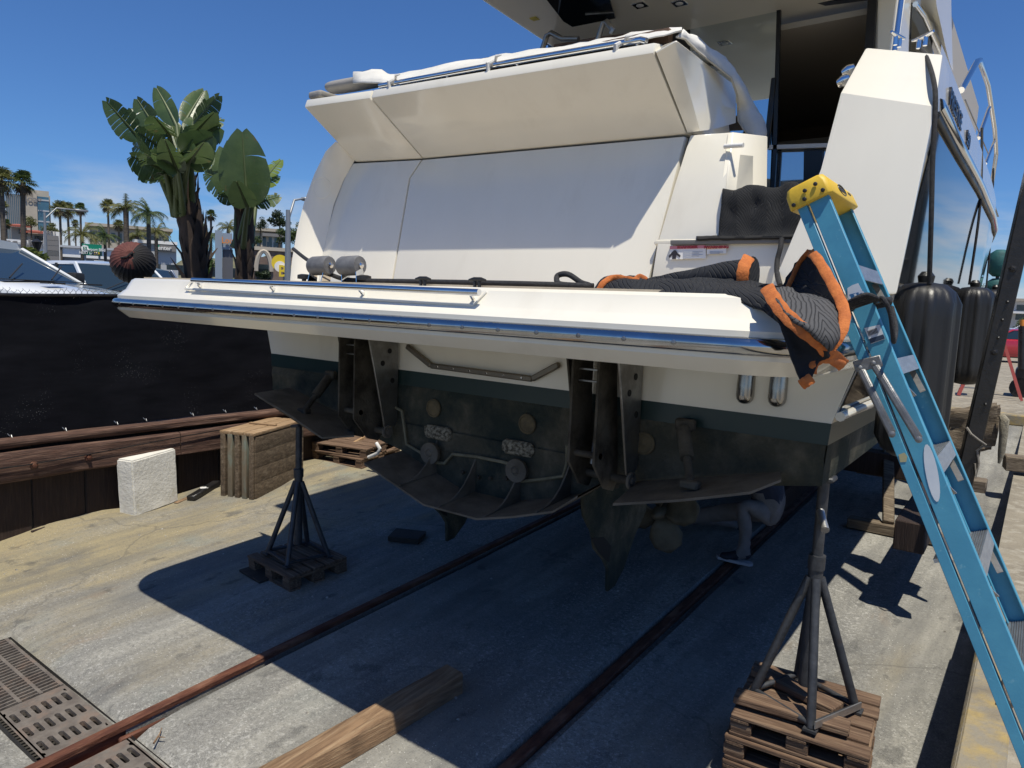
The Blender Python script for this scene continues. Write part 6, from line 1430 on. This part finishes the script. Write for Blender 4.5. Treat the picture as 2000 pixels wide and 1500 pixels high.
def leafy(name, c, rx, ry, rz, n, size, m, label, cat, trunk=None, seed=1, clumps=9):
    rd = random.Random(seed); b = MB(); cl = []
    for k in range(clumps):
        while True:
            q = V(rd.uniform(-1,1), rd.uniform(-1,1), rd.uniform(-1,1))
            if q.length < 1: break
        cl.append((V(q.x*rx*.72, q.y*ry*.72, q.z*rz*.72), rd.uniform(.28, .5)))
    for i in range(n):
        o, r_ = cl[i % clumps]; d_ = V(rd.gauss(0,1), rd.gauss(0,1), rd.gauss(0,1)).normalized()*(rd.random()**.4)*r_; p = c+o+V(d_.x*rx, d_.y*ry, d_.z*rz); nn = V(rd.gauss(0,1), rd.gauss(0,1), rd.gauss(.5,1)).normalized(); a = nn.orthogonal().normalized()*size*rd.uniform(.6,1.3); e = nn.cross(a).normalized()*size*.5*rd.uniform(.6,1.2)
        k = len(b.v); b.v += [p-a, p-e, p+a, p+e]; b.f.append((k, k+1, k+2, k+3))
    t = thing(name, V(c.x, c.y, LOT if trunk is None else trunk), label, cat); b.build('crown' if cat == 'tree' else 'foliage', m, t, smooth=False)
    zb = LOT if trunk is None else trunk; tr_ = MB().tube([V(c.x, c.y, zb), V(c.x+.05*rx, c.y, c.z-rz*.4), c], [rx*.09, rx*.06, rx*.03], 8)
    for k in range(4): tr_.tube([V(c.x, c.y, c.z-rz*.5), c+cl[k][0]], [rx*.04, rx*.015], 6)
    tr_.build('trunk' if cat == 'tree' else 'stems', barkm, t, smooth=60); return t
def tree(x_, y_, dist, rpx, rpy, label, m, n=1500, seed=1, zb=None): c = AD(x_, y_, dist); s_ = dist/1387; return leafy('tree', c, rpx*s_, rpx*s_, rpy*s_, n, max(.05, rpx*s_*.085), m, label, 'tree', zb, seed)
tree(508, 437, 118, 14, 17, 'small round dark tree on the hill crest', leafg[2], 1300, 3, 8.5); tree(546, 428, 120, 22, 17, 'wide dark tree on the hill crest next to the lamp post', leafg[2], 1700, 4, 9); tree(560, 462, 100, 26, 18, 'green tree on the slope behind the lamp post', leafg[0], 1800, 5, 3); tree(497, 470, 100, 15, 10, 'low green bush-like tree under the long pale house', leafg[0], 1000, 6, 3); tree(590, 452, 90, 16, 22, 'green tree half hidden behind the boat wing', leafg[1], 1200, 16, 3)
tree(105, 450, 160, 20, 12, 'bushy tree in front of the tower foot', leafg[1], 1100, 7); tree(60, 432, 185, 16, 9, 'tan-green tree between the red roofs', leafg[1], 800, 8)
tree(1920, 572, 62, 14, 28, 'pale green tree beyond the bow at the right', leafg[1], 1300, 9); tree(1995, 640, 50, 16, 26, 'green shrub-like tree at the right edge above the red car', leafg[0], 1300, 10)
def bush(x_, y_, dist, rpx, rpy, label, m, n, seed): c = AD(x_, y_, dist); s_ = dist/1387; return leafy('hedge', c, rpx*s_, rpx*s_*.6, rpy*s_, n, .07, m, label, 'hedge', None, seed, 14)
bush(45, 510, 24, 58, 28, 'clipped yellow-green hedge behind the white van', mat('hedge_leaf', (.16,.18,.03), .6, c2=(.09,.12,.025), scale=4), 4500, 21); bush(398, 520, 33, 24, 24, 'bright green hedge between the trunk and the slab sign', mat('hedge_green', (.09,.14,.03), .6, c2=(.06,.10,.02), scale=4), 2200, 22); bush(515, 535, 36, 20, 10, 'low dark bush in front of the arched doorway', leafg[2], 1200, 23)

# ---- giant bird of paradise plants
bopl = mat('paddle_leaf', (.105,.155,.052), .32, c2=(.06,.10,.036), scale=2, stretch=(1,1,1), bump=.3, bscale=20, coat=.15, c3=(.17,.125,.05), s3=5, t3=(.62,.72)); bopy = mat('paddle_leaf_lit', (.17,.23,.03), .4, c2=(.12,.18,.03), scale=3)  # second, yellow-green copy has the sunlit look put into its colour
bopf = mat('leaf_sheath_brown', (.075,.048,.032), .9, c2=(.035,.024,.018), scale=4, stretch=(1,1,.3), bump=.8, bscale=20, c3=(.17,.11,.06), s3=3, t3=(.55,.7)); bopg = mat('leaf_stalk_green', (.10,.13,.045), .5, c2=(.075,.10,.035), scale=4)
def paddle(b, base, tip, wd, roll, split, rd, droop=.0):
    d_ = tip-base; L_ = d_.length; d_.normalize(); vd = (base-CAM).normalized(); sd = d_.cross(vd).normalized(); nn = sd.cross(d_); sd, nn = sd*math.cos(roll)+nn*math.sin(roll), nn*math.cos(roll)-sd*math.sin(roll)
    N = 16; mid = lambda t: base+d_*(L_*t)+V(0,0,-droop*L_*t*t)
    prof_ = lambda t: wd*.5*(math.sin(math.pi*min(1, t*.92+.06))**.55)*(1-.25*t)
    for s_ in (-1, 1):
        t = 0.0
        while t < .995:
            dt = rd.uniform(.05, .16) if rd.random() < split else rd.uniform(.2, .4); t2 = min(1, t+dt); sag = rd.uniform(-.06, .10)*(.3+split)+.10; K = max(2, int((t2-t)*14)); sweep = .10+.10*split; rows_ = []
            for k in range(K+1):
                q = t+(t2-t)*k/K; g = .96 if (k in (0, K) and 0 < q < 1 and split > .3) else 1; m_ = mid(q); w_ = prof_(q)*g; row = []
                for j in range(4):
                    f_ = j/3; row.append(m_+sd*(s_*w_*f_)+d_*(L_*sweep*f_*.5)-nn*(w_*(.35*f_-.15*f_*f_))*1.0+V(0,0,-w_*sag*f_*f_*2.2))
                rows_.append(row)
            b.loft(rows_); t = t2+(.006 if split > .3 else 0)
    return [mid(k/8) for k in range(9)]
def bop(trunk_pts, leaves, dist, label, seed, tw0, tw1):
    rd = random.Random(seed); P = [AD(x_, y_, dist) for x_, y_ in trunk_pts]; base = V(P[0].x, P[0].y, LOT)
    t = thing('bird_of_paradise_plant', base, label, 'plant', 'giant bird of paradise plants'); P = [base]+P; n = len(P); R0 = [tw0/1387*dist*.5+(tw1-tw0)/1387*dist*.5*k/(n-1) for k in range(n)]
    b = MB(); b.tube(P, R0, 12); b.build('trunk', bopf, t, smooth=60)
    sh_ = MB()
    for k in range(70):
        q = k/70; i = min(n-2, int(q*(n-1))); c = P[i].lerp(P[i+1], q*(n-1)-i); r_ = R0[i]; a = k*2.4; out_ = V(math.cos(a), math.sin(a), 0); ln = rd.uniform(.22, .55); s_ = V(-out_.y, out_.x, 0)*rd.uniform(.05, .10); p0 = c+out_*r_*.75; p1 = c+out_*(r_*1.08)+V(0,0,ln*.5); p2 = c+out_*(r_*1.06+(rd.uniform(.05,.2) if rd.random() < .18 else rd.uniform(0,.03)))+V(0,0,ln)
        sh_.loft([[p0-s_, p0+out_*.03, p0+s_], [p1-s_*.8, p1+out_*.03, p1+s_*.8], [p2-s_*.12, p2, p2+s_*.12]])
    sh_.build('leaf_sheaths', bopf, t, smooth=50)
    topp = P[-1]
    for i, (bx_, by_, tx, ty, wd, do, roll, split, lit_leaf) in enumerate(leaves):
        a, c = AD(bx_, by_, dist+do), AD(tx, ty, dist+do*1.6+rd.uniform(-.25, .25)); b = MB(); mids = paddle(b, a, c, wd/1387*dist*1.22, roll+rd.uniform(-.25,.25), min(.97, split+rd.choice((0,.15,.35))), rd, rd.uniform(.0,.10)); lf_o = b.build('leaf', bopy if lit_leaf else bopl, t, smooth=50)
        m2 = topp+V(rd.uniform(-.12,.12), rd.uniform(-.12,.12), -.35); MB().tube([m2, m2.lerp(a, .55)+V(0,0,.05), a]+mids[1:], [.05,.035,.028]+[.024-.0024*k for k in range(8)], 7).build('leaf_stalk', bopg, lf_o, smooth=60)
bop([(384, 540), (378, 480), (366, 420), (356, 372)], [
    (345,246,306,164,36,.3,.5,.1,0), (311,262,268,190,38,-.2,.4,.2,0), (276,276,208,196,44,-.4,-.3,.7,0), (359,242,398,172,40,.5,.3,.2,0), (378,240,427,184,38,.2,-.5,.3,0), (357,276,430,248,50,-.5,.3,.35,0),
    (356,300,416,262,58,-.9,.4,.1,0), (348,338,322,272,36,-1.0,.5,.1,0), (326,335,256,304,46,-.3,.2,.95,0), (322,342,269,325,32,.2,.4,.95,0), (326,298,270,256,46,-.5,-.4,.85,0), (372,336,408,292,52,.2,.7,.1,0), (356,330,390,250,26,.7,1.0,.1,1), (350,290,330,232,40,.6,-.2,.2,0), (365,262,404,222,40,.4,.2,.3,0), (340,345,350,300,34,-.6,-.9,.2,1), (300,300,262,282,34,.3,.3,.9,0), (350,300,380,290,46,-.7,.9,.1,0), (300,250,252,214,44,.5,-.6,.6,0), (330,262,300,222,40,-.8,.8,.3,0), (372,268,418,214,44,-.6,-.7,.2,0), (385,262,432,232,34,.5,.9,.6,0), (345,320,296,296,40,-1.0,-.5,.5,0), (368,318,398,276,44,-1.1,-.6,.15,0), (318,318,282,300,34,-.9,.8,.8,0), (330,345,306,332,26,-.5,.4,.9,0)],
    11.2, 'larger banana-like bird of paradise plant with thick dark trunk behind the fence', 5, 44, 30)
bop([(478, 545), (478, 500), (478, 465), (476, 440)], [
    (483,402,473,249,78,-.3,.25,.15,0), (471,394,437,282,62,.2,-.2,.2,0), (459,366,404,334,46,.4,.2,.97,0), (462,387,426,380,24,.0,.3,.5,0), (520,345,548,312,24,.5,.2,.6,1), (494,400,545,382,30,-.2,.5,.9,0), (505,366,543,344,22,.4,.3,.5,1), (484,405,462,352,40,-.8,.4,.05,0), (455,345,404,326,30,.6,.1,.97,0)],
    12.2, 'smaller bird of paradise plant with one very large upright leaf and ragged brown trunk', 8, 30, 18)

# ================================================================== LAMP POSTS
def lamp(x_, yb, yt, dist, xa, ya, label, th=.07):
    b0, tp, ar = AD(x_, yb, dist), AD(x_, yt, dist), AD(xa, ya, dist+.5); b0.z = LOT; t = thing('street_lamp', b0, label, 'street lamp', 'street lamps'); tp2 = V(b0.x, b0.y, tp.z)
    MB().tube([b0, tp2], [th*1.4, th*.7], 10).build('pole', polem, t, smooth=60); MB().tube([tp2-V(0,0,.3), tp2.lerp(ar, .4)+V(0,0,.15), ar], [.04,.035,.03], 8).build('arm', polem, t, smooth=60); d_ = (ar-tp2).normalized(); MB().bar(ar, ar+V(d_.x, d_.y, 0).normalized()*.6, .22, .10, V(-d_.y, d_.x, 0)).build('lamp_head', polem, t, bevel=.03)
lamp(91, 540, 415, 40, 145, 410, 'grey street lamp with long arm in front of the tower')
lamp(562, 540, 410, 22, 592, 388, 'grey street lamp with curved arm beside the boat wing', .09)
F = Fac('lantern_post', 75, 30, 'small black lantern post behind the hedge', 'lamp'); F.box('post', -.05, .05, 0, .1, LOT, zat(75, 492, 30), blackp); MB().lathe([(.06, 0), (.16, .3), (.18, .34), (.03, .45)], F.P(0, .05, zat(75, 492, 30)), (0,0,1), 8).build('lantern', blackp, F.t)
F = Fac('parking_sign_post', 195, 30, 'white parking sign on a post in the lot', 'sign'); F.box('post', -.03, .03, 0, .05, LOT, zat(195, 520, 30), polem); F.box('sign_plate', -.16, .16, -.03, 0, zat(195, 523, 30), zat(195, 509, 30), paper); F.box('sign_mark', -.09, .09, -.045, -.031, zat(195, 521, 30), zat(195, 517, 30), lb)

# ================================================================== BROWN COVERED BALL
c = AD(260, 511, 9.4); rad = 29.5/1387*9.4*1.18; cv = thing('covered_ball', V(c.x, c.y, LOT), 'red-brown gathered fabric cover tied over a ball above the fence', 'cover')
cvm = mat('brown_cover', (.13,.040,.030), .8, c2=(.095,.028,.022), scale=9, bump=.3); cvd = mat('cover_shade_and_cord', (.008,.007,.008), .8)
ax = (V(.15,-.25,.5)+(CAM-c).normalized()*1.2).normalized(); a1 = ax.orthogonal().normalized(); a2 = ax.cross(a1); secs = []
for i in range(15):
    th = math.pi*i/14; row = []
    for k in range(56):
        a = 2*math.pi*k/56; ple = 1+.035*abs(math.sin(a*14))*math.sin(th)*(1 if th < 1.9 else .4); r_ = rad*ple*(.93 if i == 0 else 1); row.append(c+(ax*math.cos(th)+(a1*math.cos(a)+a2*math.sin(a))*math.sin(th)+V(0,0,-.06*math.sin(th)))*r_)
    secs.append(row)
cb = MB().loft(secs, True, True, True).build('gathered_cover', [cvm, cvd], cv, smooth=30)
for p in cb.data.polygons:
    w_ = p.center+cv.location-c
    if w_.z < -rad*.28 or (w_.dot(_rt) > rad*.45): p.material_index = 1  # lower and right faces blackened, shade put into the cover's colour
MB().tube([c+ax*rad*1.0+a1*.03, c+ax*rad*1.06, c+ax*rad*1.02-a1*.05, c+ax*rad*.98-a1*.10+a2*.04], .012, 6).build('tie_cord', cvd, cv); MB().cyl(V(c.x, c.y, LOT), V(c.x, c.y, c.z-rad*.6), .05, 10).build('post', blackp, cv)

# ================================================================== VEHICLES
tyre = mat('tyre', (.015,.015,.016), .8); rim = mat('alloy_rim', (.45,.45,.46), .3, .9); hl_ = mat('headlight_glass', (.6,.62,.64), .08, .3); tl = mat('tail_light', (.35,.01,.01), .2); carg = mat('car_glass', (.02,.035,.05), .04, spec=.5); plast = mat('black_plastic', (.02,.02,.021), .6)
def paint(nm, c): return mat('paint_'+nm, c, .25, .0, coat=1.0)
def car(name, x_, y_, dist, heading, col_, label, L_=4.7, W_=1.85, hood=1.0, belt=1.02, roof=1.5, xw=(1.25, .45), xr=(-1.5, -2.1), z0=LOT, cat='car', vents=False):
    """heading: degrees in image frame, 0 = nose to the right, -90 = nose towards the camera"""
    p = AD(x_, y_, dist); f_ = V(p.x, p.y, 0).normalized(); r_ = V(f_.y, -f_.x, 0); a = R(heading); nx = r_*math.cos(a)+f_*math.sin(a); ny = V(-nx.y, nx.x, 0); o = V(p.x, p.y, z0)
    t = thing(name, o, label, cat); P = lambda x, y, z: o+nx*x+ny*y+V(0,0,z); hw = W_/2; hl = L_/2; pm = col_
    st_ = [(hl, .80, .55, hood*.70), (hl-.08, .92, .40, hood*.80), (hl-.35, .98, .28, hood*.93), (xw[0]+.5, 1, .25, hood*.985), (xw[0], 1, .25, belt), (0, 1, .25, belt), (xr[1]+.1, 1, .25, belt+.01), (-hl+.3, .98, .28, belt), (-hl+.05, .93, .42, belt*.97), (-hl, .85, .5, belt*.9)]
    b = MB(); secs = []
    for x, w_, zb, zt in st_: h = hw*w_; secs.append([P(x,-h*.94,zb), P(x,-h,zb+.12), P(x,-h,zt-.22), P(x,-h*.97,zt-.06), P(x,-h*.86,zt), P(x,0,zt+.025), P(x,h*.86,zt), P(x,h*.97,zt-.06), P(x,h,zt-.22), P(x,h,zb+.12), P(x,h*.94,zb)])
    body = b.loft(secs, True, True, True).build('body', pm, t, smooth=35)
    bw_, tw = hw*.88, hw*.74; rt = roof-(.16 if vents else .07)
    b = MB(); b.add([P(xw[0],-bw_,belt), P(xw[0],bw_,belt), P(xr[1],bw_,belt), P(xr[1],-bw_,belt), P(xw[1],-tw,rt), P(xw[1],tw,rt), P(xr[0],tw,rt), P(xr[0],-tw,rt)], [(0,1,5,4), (1,2,6,5), (2,3,7,6), (3,0,4,7)]); b.build('windows', carg, t, smooth=False)
    b = MB(); secs = []
    for k in range(9):
        q = k/8; x = xw[1]+(xr[0]-xw[1])*q; h = roof-.02-.05*abs(2*q-1)**3; secs.append([P(x,-tw-.02,rt-.02), P(x,-tw*.92,h), P(x,0,h+.04), P(x,tw*.92,h), P(x,tw+.02,rt-.02)])
    b.loft(secs, True, True, True).build('roof', pm, t, smooth=60)
    for s_ in (-1, 1):
        for (xa, xb, w_) in ((xw[0], xw[1], .07), (xr[1], xr[0], .10)): MB().bar(P(xa, s_*(bw_+.005), belt-.02), P(xb, s_*(tw+.01), rt+.01), w_, .05, nx).build('pillar', pm, t, bevel=.012)
        xm = (xw[1]+xr[0])/2+.1; MB().bar(P(xm, s_*(bw_+.004), belt), P(xm, s_*(tw+.006), rt), .09, .03, nx).build('pillar', plast, t)
        MB().box(P(xw[0]-.25, s_*(hw+.13), belt+.08), (.16,.22,.16), Matrix((nx, ny, V(0,0,1))).transposed()).build('mirror', plast if vents else pm, t, bevel=.04, seg=2)
        MB().box(P(hl-.10, s_*hw*.68, hood*.72), (.12,.38,.16), Matrix((nx, ny, V(0,0,1))).transposed()).build('headlight', hl_, t, bevel=.03); MB().box(P(-hl+.05, s_*hw*.78, belt*.8), (.10,.22,.22), Matrix((nx, ny, V(0,0,1))).transposed()).build('tail_light', tl, t, bevel=.02)
        for x in (hl-.85, -hl+.9):
            w_ = MB().lathe([(.20,-.10), (.31,-.11), (.335,-.07), (.335,.07), (.31,.11), (.20,.10)], P(x, s_*(hw-.10), .335), ny, 22).build('wheel', tyre, t); MB().lathe([(.20,0), (.20,.105), (.06,.115), (.05,.13)], P(x, s_*(hw-.10), .335), ny*s_, 14).build('rim', rim, w_)
    MB().box(P(hl-.02, 0, hood*.55), (.06, W_*.5, .14), Matrix((nx, ny, V(0,0,1))).transposed()).build('grille', plast, t, bevel=.02)
    for k in range(2):
        a_, c_ = P(xw[0]+.02, -.55+k*.75, belt+.04), P(xw[0]-.18, -.05+k*.75, belt+.22); MB().tube([a_, c_], .010, 5).build('wiper', plast, t)
    MB().bar(P(xw[0]+.06,-bw_*.9,belt+.022), P(xw[0]+.06,bw_*.9,belt+.022), .12, .01, nx).build('cowl', plast, t)
    if vents:
        for s_ in (-1, 1): MB().bar(P(xw[0]+.42, s_*.38-.16, belt-.002), P(xw[0]+.42, s_*.38+.16, belt-.002), .10, .02, nx).build('bonnet_vent', plast, t)
    return t
white = paint('white', (.72,.74,.75))
car('white_van', -128, 575, 11.6, -40, white, 'white van with bonnet vents parked right behind the fence', 4.9, 1.95, 1.24, 1.30, 1.88, (1.35, .60), (-2.2, -2.35), z0=LOT+.09, cat='van', vents=True)
car('blue_minivan', 128, 555, 19, 150, paint('steel_blue', (.16,.20,.28)), 'steel-blue minivan parked beyond the white van', 4.9, 1.95, 1.15, 1.25, 1.86, (1.5, .6), (-2.0, -2.3), cat='car')
car('black_car', 180, 545, 27, 15, paint('black', (.012,.013,.016)), 'black car parked behind the minivan', 4.7, 1.85, 1.15, 1.2, 1.72, (1.2, .4), (-1.6, -2.1))
car('white_pickup', 214, 560, 16.5, -62, white, 'white pickup facing the fence beside the platform corner', 5.2, 1.98, 1.22, 1.28, 1.86, (.9, .2), (-1.4, -1.6))
car('silver_car', 330, 545, 30, 10, paint('silver', (.35,.36,.37)), 'silver car half hidden behind the big trunk', 4.6, 1.82, .98, 1.02, 1.48)
car('red_car', 1992, 665, 38, 195, paint('red', (.42,.015,.03)), 'red car parked across the yard at the right edge', 4.5, 1.8, .95, 1.0, 1.45, z0=DOCK); car('pale_car', 1990, 650, 46, 190, paint('pale_grey', (.5,.5,.5)), 'pale car parked behind the red car', 4.5, 1.8, .95, 1.0, 1.45, z0=DOCK); car('white_suv', 2030, 640, 44, 200, white, 'white car at the far right edge behind the red car', 4.7, 1.9, 1.05, 1.1, 1.7, z0=DOCK)

# ================================================================== YARD CLUTTER ON THE RIGHT
pink = mat('faded_red_fibreglass', (.50,.10,.085), .6, c2=(.42,.09,.08), scale=6)
p0 = AZZ(1872, 772, DOCK); 
p0 = V(p0.x, p0.y, DOCK); dv = V(p0.x, p0.y, 0).normalized(); rv = V(dv.y, -dv.x, 0); ls = p0.length/1387
rl_ = thing('red_step_ladder', p0, 'faded red open step ladder standing far behind the fenders', 'ladder'); q = lambda x, y, z: p0+rv*(x*ls)+dv*y+V(0,0,z*ls)
for y_ in (0, .45):
    MB().bar(q(0,y_,0), q(32,y_*.8+.05,118), .07, .03, rv).build('front_rail', pink, rl_); MB().bar(q(86,y_,0), q(44,y_*.8+.05,118), .05, .03, rv).build('rear_rail', pink, rl_)
for k in range(6): z_ = 14+k*17; MB().bar(q(z_*.27,0,z_), q(z_*.27,.45,z_), .09, .02, rv).build('step', alum, rl_); MB().bar(q(z_*.27,.02,z_), q(z_*.27+30-z_*.2,.02,z_), .03, .02, V(0,0,1)).build('brace', alum, rl_)
MB().bar(q(38,-.02,120), q(38,.5,120), .22, .08, rv).build('ladder_cap', pink, rl_, bevel=.01)
bq = AZZ(1992, 775, DOCK); s_ = bq.length/1387; bqv = V(bq.x, bq.y, 0).normalized(); brv = V(bqv.y, -bqv.x, 0); mch = thing('yard_machine', V(bq.x, bq.y, DOCK), 'black yard machine with upright ram at the right edge', 'machine')
B2 = lambda x, y, z: V(bq.x, bq.y, DOCK)+brv*(x*s_)+bqv*y+V(0,0,z*s_)
MB().prism([B2(-10,0,2), B2(60,0,2), B2(60,0,44), B2(20,0,60), B2(-10,0,44)], bqv*.9).build('machine_body', blackp, mch, bevel=.03); MB().tube([B2(-2,-.05,44), B2(-8,-.05,112)], 5.5*s_, 12).build('ram', blackp, mch); MB().tube([B2(-8,-.05,112), B2(-9,-.05,122)], 3.5*s_, 10).build('ram_end', mat('orange_end', (.6,.22,.03), .5), mch); MB().lathe([(16*s_,-.1), (16*s_,.1)], B2(0,.1,14), bqv, 18).build('machine_wheel', tyre, mch)
teal = mat('teal_cover', (.010,.10,.10), .7, c2=(.008,.07,.072), scale=8, bump=.5, bscale=20)
bt_ = AD(1946, 560, 15.5); tb_ = thing('teal_wrapped_bundle', V(bt_.x, bt_.y, DOCK), 'upright teal canvas bundle tied at intervals right of the bow', 'bundle'); MB().cyl(V(bt_.x, bt_.y, DOCK), V(bt_.x, bt_.y, zat(1950, 488, 15.5)), .03, 8).build('pole', blackp, tb_)
for y0, y1, r_ in ((488, 540, 11), (544, 580, 12), (582, 604, 10)):
    za, zb_ = zat(1946, y1, 15.5), zat(1946, y0, 15.5); rr = r_/1387*15.5*1.25; MB().lathe([(rr*.5, za), (rr*.95, za+.06), (rr*1.05, (za+zb_)/2), (rr*.95, zb_-.06), (rr*.45, zb_)], V(bt_.x, bt_.y, 0), (0,0,1), 16).build('teal_bundle', teal, tb_, smooth=60)

# thin leaves let some light through
def translucent(m, f):
    n = m.node_tree.nodes; l = m.node_tree.links; b = n['Principled BSDF']; o = n['Material Output']; t = n.new('ShaderNodeBsdfTranslucent'); x = n.new('ShaderNodeMixShader'); x.inputs[0].default_value = f
    src = b.inputs['Base Color']
    if src.links: l.new(src.links[0].from_socket, t.inputs[0])
    else: t.inputs[0].default_value = src.default_value
    l.new(b.outputs[0], x.inputs[1]); l.new(t.outputs[0], x.inputs[2]); l.new(x.outputs[0], o.inputs[0])
for m in leafg+[bopl, bopy, MATS['hedge_leaf'], MATS['hedge_green']]: translucent(m, .32)
